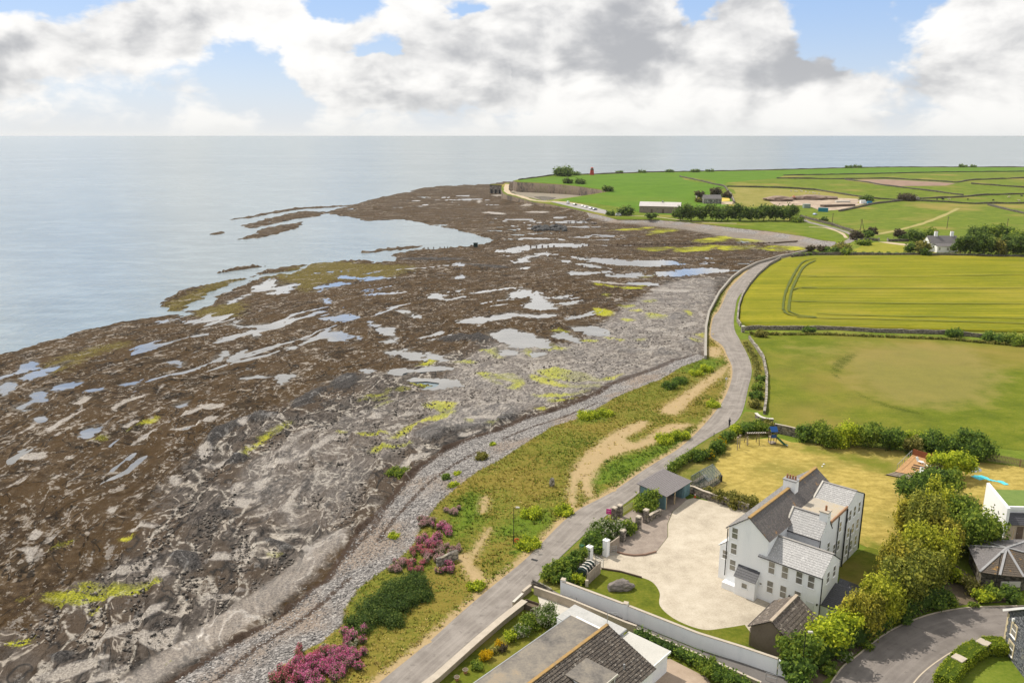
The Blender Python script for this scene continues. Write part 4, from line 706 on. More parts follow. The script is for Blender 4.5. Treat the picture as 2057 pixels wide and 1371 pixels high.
# ---- wall helper
def wall(name, label, cat, pts, h, th, mat, cope=None, ch=.1, co=.06, group=None, world=False, zb=None, hj=0., land_=True, seg=None):
    P = [tuple(p[:2]) for p in pts] if world else [GL(*p)[:2] for p in pts]
    if seg: P = resample(P, max(2, int(sum(hypot(P[i+1][0]-P[i][0], P[i+1][1]-P[i][1]) for i in range(len(P)-1)) / seg)))
    n = len(P)
    def ring_(d): 
        out = []
        for i in range(n):
            a = P[max(0, i-1)]; b_ = P[min(n-1, i+1)]; dx, dy = b_[0]-a[0], b_[1]-a[1]; L = hypot(dx, dy) or 1; out.append((P[i][0]-dy/L*d, P[i][1]+dx/L*d))
        return out
    def mesh(l, r, z0, z1, j=None):
        m = MB()
        for i in range(n - 1):
            b0 = [(l[i][0], l[i][1], z0[i]), (r[i][0], r[i][1], z0[i]), (r[i+1][0], r[i+1][1], z0[i+1]), (l[i+1][0], l[i+1][1], z0[i+1])]
            t0 = [(l[i][0], l[i][1], z1[i]), (r[i][0], r[i][1], z1[i]), (r[i+1][0], r[i+1][1], z1[i+1]), (l[i+1][0], l[i+1][1], z1[i+1])]
            if i == 0: m.add(b0 + t0, [(0, 1, 5, 4)])
            if i == n - 2: m.add(b0 + t0, [(2, 3, 7, 6)])
            m.add(b0 + t0, [(4, 5, 6, 7), (1, 2, 6, 5), (3, 0, 4, 7)])
        return m
    z0 = [float(zl(*p)) - .1 if zb is None else zb for p in P]; hh = [(h if not callable(h) else h(i/(n-1))) + hj*(random.random()-.5)*2 for i in range(n)]
    z1 = [float(zl(*p)) + q for p, q in zip(P, hh)]
    o = mesh(ring_(th/2), ring_(-th/2), z0, z1).build(name, mat, label=label, cat=cat, group=group)
    if cope: mesh(ring_(th/2+co), ring_(-th/2-co), z1, [z + ch for z in z1]).build('coping', cope, o)
    return o
# ---- roof slope with overlapping courses
def slope(name, T, e0, e1, r1, r0, mat, parent, step=.34, lift=.035, thick=.08):
    """e0-e1 along the eave, r0-r1 along the ridge (local points)"""
    e0, e1, r1, r0 = [Vector(T(*p)) for p in (e0, e1, r1, r0)]; L = ((r0-e0).length + (r1-e1).length)/2; n = max(2, int(L/step)); vs = []; fs = []; uv = []
    nrm = (e1-e0).cross(r0-e0).normalized(); nrm = nrm if nrm.z > 0 else -nrm; Wd = (e1-e0).length; ax = (e1-e0).normalized(); up = (r0-e0) - ax*((r0-e0).dot(ax)); up.normalize()
    def q(p): d = p - e0; return (d.dot(ax), d.dot(up), 0.)
    for i in range(n):
        a, b_ = i/n, (i+1)/n
        A = e0.lerp(r0, a); B = e1.lerp(r1, a); C = e1.lerp(r1, b_); D = e0.lerp(r0, b_); k = len(vs)
        for p in (A + nrm*lift, B + nrm*lift, C, D, A - nrm*.01, B - nrm*.01): vs.append(tuple(p)); uv.append(q(p))
        fs += [(k, k+1, k+2, k+3), (k+4, k+5, k+1, k)]
    k = len(vs)
    for p in (e0, e1, r1, r0): vs.append(tuple(p - nrm*thick)); uv.append(q(p))
    fs += [(k+3, k+2, k+1, k), (0, 3, k, k) if False else (k, k+1, 5, 4)]
    me = bpy.data.meshes.new(name); me.from_pydata(vs, [], fs); addattr(me, 'uv', uv, 'FLOAT_VECTOR')
    o = link(name, me, mat, parent); return o
def window(parent, T, o, along, out, w, h, z, sash=True, bars=1, frame=M_WHITEP, glass=M_GLASS, sill=True):
    """o: local (u,w) centre on the wall; along/out: local unit directions"""
    def L(a, d, zz): return T(o[0]+along[0]*a+out[0]*d, o[1]+along[1]*a+out[1]*d, zz)
    m = MB(L); t = .075; w *= 1.1; h *= 1.03
    m.box(-w/2, -w/2+t, -.02, .05, z, z+h); m.box(w/2-t, w/2, -.02, .05, z, z+h); m.box(-w/2+t, w/2-t, -.02, .05, z, z+t); m.box(-w/2+t, w/2-t, -.02, .05, z+h-t, z+h)
    if sash: m.box(-w/2+t, w/2-t, -.02, .055, z+h*.48, z+h*.48+.09)
    for i in range(1, bars): x = -w/2 + w*i/bars; m.box(x-.025, x+.025, -.02, .045, z+t, z+h-t)
    f = m.build('window', frame, parent)
    MB(L).box(-w/2+t, w/2-t, .004, .022, z+t, z+h-t).build('pane', glass, f)
    if sill: MB(L).box(-w/2-.08, w/2+.08, -.02, .13, z-.09, z-.002).build('sill', frame, f)
    return f
# ---- the white house
def white_house():
    e = thing('white_house', 'large white rendered three-storey house with grey slate roofs beside gravel court', 'house', HT(11, 5, 0))
    def wallp(pts, z0, top, name='wall', mat=M_WHITE): pass
    # main range, ridge along u
    m = MB(HT); eh, rh = 8.75, 11.0; Wm = 5.6; Lm = 22.
    m.add([(0,0,0),(0,Wm,0),(0,Wm,eh),(0,Wm/2,rh),(0,0,eh),(Lm,0,0),(Lm,Wm,0),(Lm,Wm,eh),(Lm,Wm/2,rh),(Lm,0,eh)], [(0,1,2,3,4),(5,9,8,7,6),(0,4,9,5),(1,6,7,2),(2,7,8,3),(3,8,9,4)])
    m.build('wall', M_WHITE, e)
    sl_ = .12
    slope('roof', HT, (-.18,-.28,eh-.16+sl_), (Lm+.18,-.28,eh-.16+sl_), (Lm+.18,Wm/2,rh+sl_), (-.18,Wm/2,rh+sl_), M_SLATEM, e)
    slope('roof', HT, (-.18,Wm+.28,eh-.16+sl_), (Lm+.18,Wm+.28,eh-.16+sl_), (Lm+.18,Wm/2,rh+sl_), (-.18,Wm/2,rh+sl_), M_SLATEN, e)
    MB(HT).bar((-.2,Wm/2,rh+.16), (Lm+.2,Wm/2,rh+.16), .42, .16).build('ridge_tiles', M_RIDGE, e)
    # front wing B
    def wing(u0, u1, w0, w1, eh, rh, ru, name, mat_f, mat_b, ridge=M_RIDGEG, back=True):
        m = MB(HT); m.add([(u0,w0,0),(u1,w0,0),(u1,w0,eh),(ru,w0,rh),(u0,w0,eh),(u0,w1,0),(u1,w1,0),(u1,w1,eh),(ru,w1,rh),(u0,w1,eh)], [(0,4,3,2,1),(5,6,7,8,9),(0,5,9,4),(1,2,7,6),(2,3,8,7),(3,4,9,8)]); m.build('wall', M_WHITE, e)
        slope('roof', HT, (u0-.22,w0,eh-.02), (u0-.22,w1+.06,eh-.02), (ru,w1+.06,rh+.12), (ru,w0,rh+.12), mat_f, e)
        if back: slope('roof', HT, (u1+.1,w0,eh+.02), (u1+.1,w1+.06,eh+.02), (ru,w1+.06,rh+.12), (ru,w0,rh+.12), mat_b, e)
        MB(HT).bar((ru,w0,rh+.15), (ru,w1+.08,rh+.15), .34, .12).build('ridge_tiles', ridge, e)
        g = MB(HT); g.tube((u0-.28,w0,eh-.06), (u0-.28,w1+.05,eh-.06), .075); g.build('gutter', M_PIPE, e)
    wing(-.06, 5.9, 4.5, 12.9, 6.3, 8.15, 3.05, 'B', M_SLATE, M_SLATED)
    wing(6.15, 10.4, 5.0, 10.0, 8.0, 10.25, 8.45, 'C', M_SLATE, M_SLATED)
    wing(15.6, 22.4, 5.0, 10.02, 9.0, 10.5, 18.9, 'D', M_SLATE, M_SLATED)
    MB(HT).box(10.4, 15.6, 5.0, 9.98, 0, 9.1).build('wall', M_WHITE, e)
    MB(HT).box(9.6, 15.75, 5.0, 9.9, 9.1, 9.22).build('flat_roof', M('lichen_felt', [(.26, .235, .20), (.40, .36, .30), (.46, .33, .14)], .5, .85, big=.15), e)
    MB(HT).box(9.6, 15.75, 9.9, 10.1, 9.0, 9.4).build('parapet', M('lichen_parapet', [(.40, .36, .30), (.30, .14, .06), (.52, .46, .38)], 1.5), e)
    # raised lead verges where C and D roofs meet the main roof
    MB(HT).bar((5.9,5.2,8.05), (8.45,5.2,10.5), .2, .16).build('flashing', M_COPEP, e); MB(HT).bar((15.4,5.2,9.05), (18.9,5.2,10.75), .2, .16).build('flashing', M_COPEP, e)
    # chimneys
    c = MB(HT).box(12.3, 13.5, 1.9, 3.7, 9.8, 12.2).build('chimney', M_WHITE, e); MB(HT).box(12.2, 13.6, 1.8, 3.8, 12.2, 12.35).build('chimney_cap', M_LEAD, c)
    for w in (2.2, 2.6, 3.0, 3.4): MB(HT).tube((12.9, w, 12.35), (12.9, w, 12.95), .16, 8, .13).build('chimney_pot', M_TERRA, c)
    c = MB(HT).box(7.9, 9.1, 9.0, 10.08, 8.4, 11.1).build('chimney', M_WHITE, e); MB(HT).box(7.8, 9.2, 8.9, 10.18, 11.1, 11.25).build('chimney_cap', M_COPE, c)
    MB(HT).tube((8.5, 9.6, 11.25), (8.5, 9.6, 11.95), .17, 8, .14).build('chimney_pot', M_TERRA, c)
    # gable windows (front of main range)
    for z in (7.35, 5.05, 2.6): window(e, HT, (0, .9), (0, 1), (-1, 0), .85, 1.6, z)
    # wing B front
    for w in (6.35, 8.15, 10.05, 11.6): window(e, HT, (-.06, w), (0, 1), (-1, 0), .85, 1.75, 4.25)
    for w in (6.35, 8.15): window(e, HT, (-.06, w), (0, 1), (-1, 0), .85, 1.75, 1.45)
    window(e, HT, (-.06, 10.05), (0, 1), (-1, 0), .85, 1.2, 2.0); window(e, HT, (-.06, 5.05), (0, 1), (-1, 0), .4, .4, 2.1, sash=False)
    d = MB(lambda a, b_, z: HT(-.06 - b_, a, z)).box(11.2, 12.2, 0, .05, .05, 2.35).build('door', M('white_door', [(.66, .67, .68), (.72, .73, .74)], 2., .6), e); MB(lambda a, b_, z: HT(-.06 - b_, a, z)).box(11.3, 11.36, .05, .11, 1.05, 1.15).build('handle', M_PIPE, d)
    MB(HT).box(-.3, -.06, 12.55, 12.7, 2.3, 2.5).build('wall_lamp', M_PIPE, e); MB(HT).box(-.3, -.06, 8.95, 9.1, 2.0, 2.25).build('wall_lamp', M_PIPE, e)
    # right-hand ends
    for u, z in ((2.0, 4.6), (4.1, 4.6)): window(e, HT, (u, 12.9), (1, 0), (0, 1), .8, 1.55, z)
    for u, z in ((7.0, 4.6), (9.6, 4.6), (7.0, 1.3), (13.6, 6.2), (13.6, 3.4), (12.0, 3.4)): window(e, HT, (u, 10.0), (1, 0), (0, 1), .8, 1.6, z)
    for u in (17.2, 19.0, 20.9):
        for z in (6.6, 3.9, 1.2): window(e, HT, (u, 10.02), (1, 0), (0, 1), .8, 1.6, z)
    # long left side
    for u in (7., 10., 13., 16.5, 20.):
        for z in (6.4, 3.8, 1.1): window(e, HT, (u, 0), (1, 0), (0, -1), .85, 1.6, z)
    # pipes
    for a, b_, r in (((-.12,-.1,8.6), (-.12,-.1,1.6), .07), ((-.15,4.6,3.0), (-.15,4.6,.1), .06), ((-.14,13.0,6.2), (-.14,13.0,.1), .07), ((6.05,10.12,7.9), (6.05,10.12,.1), .06), ((15.5,10.16,9.1), (15.5,10.16,.1), .1), ((22.45,10.1,9.0), (22.45,10.1,.1), .09), ((12.6,10.1,9.0), (12.6,10.1,.1), .07), ((18.1,10.12,5.0), (18.1,10.12,.1), .06), ((16.3,10.12,7.4), (15.6,10.12,6.6), .05)): MB(HT).tube(a, b_, r).build('drainpipe', M_PIPE, e)
    g = MB(HT); g.tube((-.2,-.32,8.62), (22.2,-.32,8.62), .08); g.build('gutter', M_PIPE, e)
    # lean-to on the gable and the low plinth beside it
    l = MB(HT).add([(-1.15,1.9,0),(-1.15,4.75,0),(-1.15,4.75,2.75),(-1.15,1.9,2.75),(0,1.9,0),(0,4.75,0),(0,4.75,3.75),(0,1.9,3.75)], [(0,1,2,3),(0,3,7,4),(1,5,6,2),(3,2,6,7)]).build('lean_to', M_WHITE, e)
    slope('roof', HT, (-1.35,1.75,2.72), (-1.35,4.85,2.72), (-.01,4.85,3.95), (-.01,1.75,3.95), M_SLATED, l); window(l, HT, (-1.15, 3.3), (0, 1), (-1, 0), .8, .8, 1.35, sash=False)
    MB(HT).box(-.95, 0, -.05, 1.9, 0, .95).build('plinth', M_WHITE, e)
    # porch on the left side
    p = MB(HT).add([(1.2,-1.7,0),(4.0,-1.7,0),(4.0,-1.7,5.0),(1.2,-1.7,5.0),(1.2,0,0),(4.0,0,0),(4.0,0,6.4),(1.2,0,6.4)], [(0,1,2,3),(0,3,7,4),(1,5,6,2),(3,2,6,7)]).build('porch', M_WHITE, e)
    slope('roof', HT, (1.05,-1.9,5.0), (4.15,-1.9,5.0), (4.15,-.01,6.5), (1.05,-.01,6.5), M_WHITEP, p)
    window(p, HT, (1.2, -.85), (0, 1), (-1, 0), .8, 1.3, 3.2); window(p, HT, (2.6, -1.7), (1, 0), (0, -1), 1.6, 1.4, 3.2, bars=2); dd = MB(HT).box(2.1, 3.1, -1.76, -1.7, .1, 2.3).build('door', M_TIMBD, p)
    # low dark-roofed addition at the right
    a = MB(HT).add([(.6,12.9,0),(5.0,12.9,0),(5.0,17.2,0),(.6,17.2,0),(.6,12.9,2.2),(5.0,12.9,3.1),(5.0,17.2,3.1),(.6,17.2,2.2)], [(0,1,2,3),(0,4,7,3),(1,2,6,5),(3,7,6,2),(4,5,6,7)]).build('outshot', M_WHITE, e)
    slope('roof', HT, (.35,12.92,2.25), (.35,17.4,2.25), (5.1,17.4,3.28), (5.1,12.92,3.28), M_SLATED, a); window(a, HT, (2.5, 17.2), (1, 0), (0, 1), .8, 1., 1.)
    b_ = MB(HT).box(5.3, 8.2, 12.9, 15.0, 0, 2.2).build('side_porch', M_WHITE, e)
    MB(HT).add([(5.15,12.85,2.2),(8.35,12.85,2.2),(8.35,15.2,2.2),(5.15,15.2,2.2),(6.75,12.9,3.2),(6.75,14.0,3.2)], [(0,1,2,3),(0,3,5,4),(1,4,5,2),(2,5,3),(0,4,1)]).build('roof', M_SLATED, b_)
    return e
white_house()
# ---- roughcast outbuilding
def outbuilding():
    e = thing('outbuilding', 'brown roughcast outbuilding with stone slate gable roof in front of white house', 'shed', HT(-7, 11, 0))
    u0, u1, w0, w1, eh, rh = -10.5, -3.3, 8.7, 13.5, 2.75, 4.4; wm = (w0+w1)/2
    MB(HT).add([(u0,w0,0),(u0,w1,0),(u0,w1,eh),(u0,wm,rh),(u0,w0,eh),(u1,w0,0),(u1,w1,0),(u1,w1,eh),(u1,wm,rh),(u1,w0,eh)], [(0,1,2,3,4),(5,9,8,7,6),(0,4,9,5),(1,6,7,2),(2,7,8,3),(3,8,9,4)]).build('wall', M_BROWNW, e)
    slope('roof', HT, (u0-.15,w0-.3,eh-.08), (u1+.15,w0-.3,eh-.08), (u1+.15,wm,rh+.12), (u0-.15,wm,rh+.12), M_STSL, e, step=.42); slope('roof', HT, (u0-.15,w1+.3,eh-.08), (u1+.15,w1+.3,eh-.08), (u1+.15,wm,rh+.12), (u0-.15,wm,rh+.12), M_STSL, e, step=.42)
    MB(HT).bar((u0-.16,wm,rh+.15), (u1+.16,wm,rh+.15), .38, .14).build('ridge_tiles', M_CONC, e)
    MB(HT).tube((u0-.1,w0-.36,eh-.1), (u1+.1,w0-.36,eh-.1), .06).build('gutter', M_PIPE, e); MB(HT).tube((u0-.06,w0-.05,eh-.2), (u0-.06,w0-.05,.1), .05).build('drainpipe', M_TIMBD, e)
    d = MB(HT).box(-6.4, -5.2, w0-.06, w0-.005, .02, 2.1).build('door', M_TIMBD, e); MB(HT).box(-6.3, -6.22, w0-.12, w0-.06, 1., 1.12).build('handle', M_STEEL, d)
    k = thing('ladder', 'aluminium ladder lying along the brown outbuilding gable', 'ladder', HT(-11.2, 11, 0))
    m = MB(HT); 
    for du in (0, .38): MB(HT).bar((-11.3-du, 9.2, .28), (-11.3-du, 13.0, .28), .06, .09).build('rail', M_STEEL, k)
    for i in range(10): MB(HT).bar((-11.3, 9.4+i*.38, .28), (-11.68, 9.4+i*.38, .28), .04, .04).build('rung', M_STEEL, k)
    lg = thing('timber_pile', 'loose planks stacked behind the white boundary wall by the outbuilding', 'planks', HT(-12, 12, 0))
    for i in range(5): MB(HT).bar((-12.1-.2*i, 10.8+.3*i, .1+.06*i), (-12.3-.12*i, 13.2+.2*i, .1+.06*i), .16, .06).build('plank', M_POST if i % 2 else M_TIMB, lg)
M_STSL = brickmat('stone_slate', (.20, .17, .145), (.28, .24, .20), (.075, .06, .05), .42, .42, .88, msize=.04, extra=[((.40, .35, .29), 2., .55, .72), ((.36, .25, .11), .7, .62, .78)])
outbuilding()
# ---- carport
def carport():
    e = thing('carport', 'open-fronted slate-roofed carport with blue doors beside the road', 'carport', HT(18.5, -21, 0))
    # back eave along the road low, front eave high
    f0, f1, wf, wb = 14.2, 22.6, -18.2, -23.2
    slope('roof', HT, (f0,wf+.2,2.52), (f1,wf+.2,2.52), (f1,wb-.7,3.15), (f0,wb-.7,3.15), M_SLATEC, e)
    MB(HT).box(f0+.2, f1-.2, wb-.2, wb, 0, 2.98).build('back_wall', M_STONE, e)
    for u in (f0+.2, f1-.4): MB(HT).add([(u,wb,0),(u+.2,wb,0),(u+.2,wf-.1,0),(u,wf-.1,0),(u,wb,2.95),(u+.2,wb,2.95),(u+.2,wf-.1,2.4),(u,wf-.1,2.4)], [(0,1,2,3),(0,4,7,3),(1,2,6,5),(2,3,7,6),(0,1,5,4),(4,5,6,7)]).build('side_wall', M_BLUED, e)
    for u in (14.7, 17.4): MB(HT).box(u-.08, u+.08, wf-.2, wf-.04, 0, 2.45).build('post', M_POST, e)
    MB(HT).box(f0, f1, wf-.14, wf+.06, 2.38, 2.55).build('fascia', M_STEEL, e)
    for u in (20.3, 21.3): d = MB(HT).box(u+.02, u+.98, wf-.12, wf-.06, .03, 2.36).build('door', M_BLUED, e); MB(HT).box(u+.1, u+.16, wf-.06, wf-.02, 1., 1.15).build('handle', M_PIPE, d)
    MB(HT).box(20.1, 20.28, wb+.2, wf-.14, 0, 2.3).build('partition', M_BLUED, e)
M_SLATEC = brickmat('carport_slate', (.25, .232, .235), (.30, .28, .28), (.17, .155, .155), .32, .24, .8, msize=.02)
carport()
# ---- greenhouse
def greenhouse():
    c = G(*PX('1110,640', 'g7')[0]); u0, w0 = hloc(c[0], c[1]); e = thing('greenhouse', 'green-framed glass greenhouse with gabled porch beside the golden lawn', 'greenhouse', c)
    T = lambda a, b_, z: HT(u0 + a - .6, w0 + b_ - 2.2, z); Lg, Wg, eh, rh = 4.6, 3.4, 1.75, 3.1; bars = MB(T); mf = M('green_frame', [(.12, .15, .14), (.18, .21, .195)], 2., .5); mg, t, b_ = newmat('greenhouse_glass'); bs(b_, t, (.20, .25, .25), .04, .9); t.put(b_.inputs['Alpha'], .42)
    MB(T).box(0, Lg, 0, Wg, 0, .35).build('base', M_STONE, e)
    nb = 6
    for i in range(nb + 1):
        a = Lg*i/nb
        for b0, b1 in ((0, Wg/2), (Wg, Wg/2)): bars.bar((a, b0, eh), (a, b1, rh), .05, .06); bars.bar((a, b0, .35), (a, b0, eh), .05, .05)
    for b0 in (0, Wg): bars.bar((0, b0, eh), (Lg, b0, eh), .07, .07)
    bars.bar((0, Wg/2, rh), (Lg, Wg/2, rh), .08, .08)
    for a in (0, Lg):
        for j in range(5): bb = Wg*j/4; bars.bar((a, bb, .35), (a, bb, eh + (rh-eh)*(1-abs(bb-Wg/2)/(Wg/2))), .05, .05)
    bars.build('frame', mf, e)
    for i in range(nb):
        a0, a1 = Lg*i/nb+.03, Lg*(i+1)/nb-.03
        for s, b0, b1 in ((1, 0, Wg/2), (-1, Wg, Wg/2)):
            m = MB(T); m.add([(a0, b0, eh+.03), (a1, b0, eh+.03), (a1, b1, rh-.02), (a0, b1, rh-.02)], [(0, 1, 2, 3)]); m.build('pane', mg, e)
            m = MB(T); m.add([(a0, b0, .36), (a1, b0, .36), (a1, b0, eh-.04), (a0, b0, eh-.04)], [(0, 1, 2, 3)]); m.build('pane', mg, e)
    for a in (0, Lg): m = MB(T); m.add([(a, .05, .36), (a, Wg-.05, .36), (a, Wg-.05, eh), (a, Wg/2, rh-.05), (a, .05, eh)], [(0, 1, 2, 3, 4)]); m.build('pane', mg, e)
    # benches with pots inside
    b2 = MB(T); b2.box(.3, Lg-.3, .2, .9, .75, .8); b2.box(.3, Lg-.3, Wg-.9, Wg-.2, .75, .8); b2.build('shelf', M_TIMB, e)
    wb = thing('water_butt', 'black water butt standing at the greenhouse corner', 'water butt', T(Lg+.5, Wg-.3, 0)); MB(T).tube((Lg+.5, Wg-.3, 0), (Lg+.5, Wg-.3, 1.1), .36, 12, .33).build('barrel', M_PIPE, wb); MB(T).tube((Lg+.5, Wg-.3, 1.1), (Lg+.5, Wg-.3, 1.16), .36, 12).build('lid', M_PIPE, wb)
greenhouse()
# ---- bungalow in the foreground
def bungalow():
    e = thing('bungalow', 'bungalow with lichen-edged tiled gable roof and stained flat roofs in foreground', 'house', HT(-30, -2, 0))
    u0, u1 = -46., -25.4; wr = -2.0
    E_ = [(-6.3,0),(4.3,0),(4.3,3.0),(wr,5.42),(wr-.3,4.8),(-6.3,4.8)]; m = MB(HT); m.add([(u1,a,z) for a,z in E_] + [(u0,a,z) for a,z in E_], [(0,1,2,3,4,5),(11,10,9,8,7,6)] + [(i,6+i,6+(i+1)%6,(i+1)%6) for i in range(6)]); m.build('wall', M_WHITE, e)
    slope('roof', HT, (u0,4.65,2.95), (u1+.12,4.65,2.95), (u1+.12,wr,5.55), (u0,wr,5.55), M_TILE, e, step=.36, lift=.07)
    MB(HT).bar((u0,wr,5.56), (u1+.15,wr,5.56), .36, .16).build('ridge_tiles', M_RIDGE, e)
    # broad flat-roofed dormer on the sea side
    MB(HT).box(u0, u1-.75, -6.6, wr-.3, 3.0, 4.85).build('dormer', M_WHITE, e); MB(HT).box(u0-.1, u1-.6, -6.75, wr-.1, 4.85, 5.0).build('flat_roof', M_FELT, e)
    MB(HT).box(u1-.6, u1-.5, -6.75, wr-.3, 4.8, 5.03).build('roof_edge', M_COPEP, e); MB(HT).box(u0, u1-.6, -6.87, -6.75, 4.8, 5.03).build('roof_edge', M_STEEL, e)
    # flat roof beyond the gable
    f = MB(HT).box(u1+.0, -21.8, -9.3, -2.0, 0, 3.1).build('extension', M_WHITE, e); MB(HT).box(u1+.05, -21.6, -9.5, -1.8, 3.1, 3.25).build('flat_roof', M_FELTP, f); MB(HT).box(u1+.05, -21.6, -1.8, -1.7, 3.0, 3.25).build('roof_edge', M_STEEL, f)
    g = MB(HT).box(u1-.8, -21.5, -1.7, 3.8, 0, 2.7).build('garage', M_WHITE, e); MB(HT).box(u1-.75, -21.3, -1.62, 4.05, 2.7, 2.84).build('flat_roof', M_FELTW, g); MB(HT).box(u1-.75, -21.3, 4.05, 4.15, 2.6, 2.87).build('roof_edge', M_WHITEP, g); MB(HT).box(u1-.8-.02, u1-.8+.5, 3.8, 4.0, 0, 2.6).build('corner_wall', M_STONED, g)
    # roof dormer on the tiled side
    d = MB(HT).box(-34.8, -31.4, -.4, 3.3, 3.3, 4.9).build('dormer', M_WHITE, e); MB(HT).box(-35.0, -31.2, -.6, 3.5, 4.9, 5.05).build('flat_roof', M_FELT, d); MB(HT).box(-35.0, -31.2, 3.5, 3.58, 4.85, 5.07).build('roof_edge', M_COPEP, d)
    for u in (-33.9, -32.2): window(d, HT, (u, 3.3), (1, 0), (0, 1), 1.4, 1.0, 3.7, bars=2, sash=False)
    MB(HT).tube((-28.6, 2.6, 3.5), (-28.6, 2.6, 4.35), .11, 8).build('vent_pipe', M_LEAD, e)
    MB(HT).tube((u1+.05, wr, 5.6), (u1+.05, wr, 7.2), .035).build('aerial', M_STEEL, e); MB(HT).bar((u1+.05, wr, 7.1), (u1+.9, wr+1., 7.15), .05, .05).build('aerial', M_STEEL, e)
    window(e, HT, (u1, 2.6), (0, 1), (1, 0), 1., 1., 1.2, sash=False)
    for u in (-43., -39., -34., -29.): window(e, HT, (u, -6.6), (1, 0), (0, -1), 2., 1.1, 3.4, bars=2, sash=False)
bungalow()
# ---- slate-fronted house at the right edge
def slate_house():
    b0 = G(2013, 1301)[:2]; d = Vector((-.13, -.99)).normalized(); n = Vector((-d.y * -1, 0)); out = Vector((d.y, -d.x)); out = out if out.x < 0 else -out
    T = lambda a, o_, z: (b0[0] + d.x*a + out.x*o_, b0[1] + d.y*a + out.y*o_, z)
    e = thing('slate_house', 'house gable of grey slatestone with cream quoins at the right edge', 'house', T(4, -4, 0)); Wd = 10.; eh, rh = 5.0, 8.6; dp = 14.
    MB(T).add([(0,0,0),(Wd,0,0),(Wd,0,eh),(Wd/2,0,rh),(0,0,eh),(0,-dp,0),(Wd,-dp,0),(Wd,-dp,eh),(Wd/2,-dp,rh),(0,-dp,eh)], [(0,1,2,3,4),(5,9,8,7,6),(0,4,9,5),(1,6,7,2),(2,7,8,3),(3,8,9,4)]).build('wall', M_SLST, e)
    slope('roof', T, (-.5,.35,eh-.12), (-.5,-dp,eh-.12), (Wd/2,-dp,rh+.15), (Wd/2,.35,rh+.15), M_SLATE, e); slope('roof', T, (Wd+.5,.35,eh-.12), (Wd+.5,-dp,eh-.12), (Wd/2,-dp,rh+.15), (Wd/2,.35,rh+.15), M_SLATE, e)
    b_ = MB(T); b_.bar((-.5,.36,eh-.16), (Wd/2,.36,rh+.08), .08, .26); b_.bar((Wd+.5,.36,eh-.16), (Wd/2,.36,rh+.08), .08, .26); b_.build('bargeboard', M_WHITEP, e); MB(T).tube((-.58,.3,eh-.1), (-.58,-dp,eh-.1), .07).build('gutter', M_WHITEP, e)
    cream = M('cream_quoin', [(.52, .43, .27), (.62, .53, .36)], 2., .85)
    for i in range(10): l = .42 if i % 2 else .26; q = MB(T).box(-.02, l, -.3, .03, .1 + i*.48, .1 + i*.48 + .45).build('quoin', cream, e)
    for a, z in ((1.9, 2.9), (1.9, .5), (6.5, 2.9), (6.5, .5)):
        w = window(e, T, (a, 0), (1, 0), (0, 1), 1.05, 1.5, z); m = MB(T)
        m.box(a-.72, a-.53, -.02, .06, z-.15, z+1.7); m.box(a+.53, a+.72, -.02, .06, z-.15, z+1.7); m.box(a-.53, a+.53, -.02, .06, z+1.5, z+1.7); m.build('surround', cream, w)
    MB(T).box(1.5, 1.75, .02, .25, 4.75, 5.1).build('wall_light', M_WHITEP, e)
M_SLST = stonemat('slatestone', [(.10, .11, .13), (.17, .18, .20), (.26, .26, .27)], 3.5)
slate_house()
# ---- hipped pavilion
def pavilion():
    e = thing('hipped_outbuilding', 'low hip-roofed slate outbuilding with lead hips behind conifer hedge', 'outbuilding', G(2025, 1180))
    ap = G(2022, 1100, 4.2); z5 = 2.5; ring_px = PX('870,1005 975,1235 1150,1262 1358,1280', 'g4'); pts = [G(*p, z5)[:2] for p in ring_px]; c = np.array(ap[:2])
    pts += [(ap[0] + 7.5, ap[1] - 1.), (ap[0] + 7., ap[1] + 5.5), (ap[0] - .5, ap[1] + 5.6)]
    order = sorted(range(len(pts)), key=lambda i: atan2(pts[i][1]-c[1], pts[i][0]-c[0])); pts = [pts[i] for i in order]; n = len(pts)
    inner = [tuple(c + (np.array(p) - c) * .9) for p in pts]; MB().prism(inner, 0, z5 - .05).build('wall', M_STONED, e)
    for i in range(n):
        a, b_ = pts[i], pts[(i+1) % n]; me = (np.array(a) + np.array(b_)) / 2 - c
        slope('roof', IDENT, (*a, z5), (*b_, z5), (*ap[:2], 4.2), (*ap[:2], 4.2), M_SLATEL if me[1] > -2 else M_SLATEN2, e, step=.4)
        MB().bar((*a, z5+.06), (ap[0], ap[1], 4.28), .3, .1).build('hip', M_LEAD, e)
    q = G(*PX('1240,1345', 'g4')[0], 1.2); MB().box(q[0]-1.3, q[0]+1.3, q[1]-.1, q[1]+.05, .9, 1.7).build('shutter', M_COPEP, e)
    lp = thing('lamp_post', 'tall dark lamp column standing before the hip-roofed outbuilding', 'street lamp', G(1997, 1193)); b0 = G(1997, 1193); MB().tube((b0[0], b0[1], 0), (b0[0], b0[1], 6.2), .06, 8, .045).build('column', M_PIPE, lp); MB().bar((b0[0], b0[1], 6.2), (b0[0]+.5, b0[1], 6.3), .14, .1).build('lantern', M_LEAD, lp)
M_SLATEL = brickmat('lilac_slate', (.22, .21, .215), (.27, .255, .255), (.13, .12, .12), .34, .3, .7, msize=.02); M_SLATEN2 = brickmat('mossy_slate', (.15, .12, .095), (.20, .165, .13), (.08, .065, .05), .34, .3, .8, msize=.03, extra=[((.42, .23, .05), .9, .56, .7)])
pavilion()
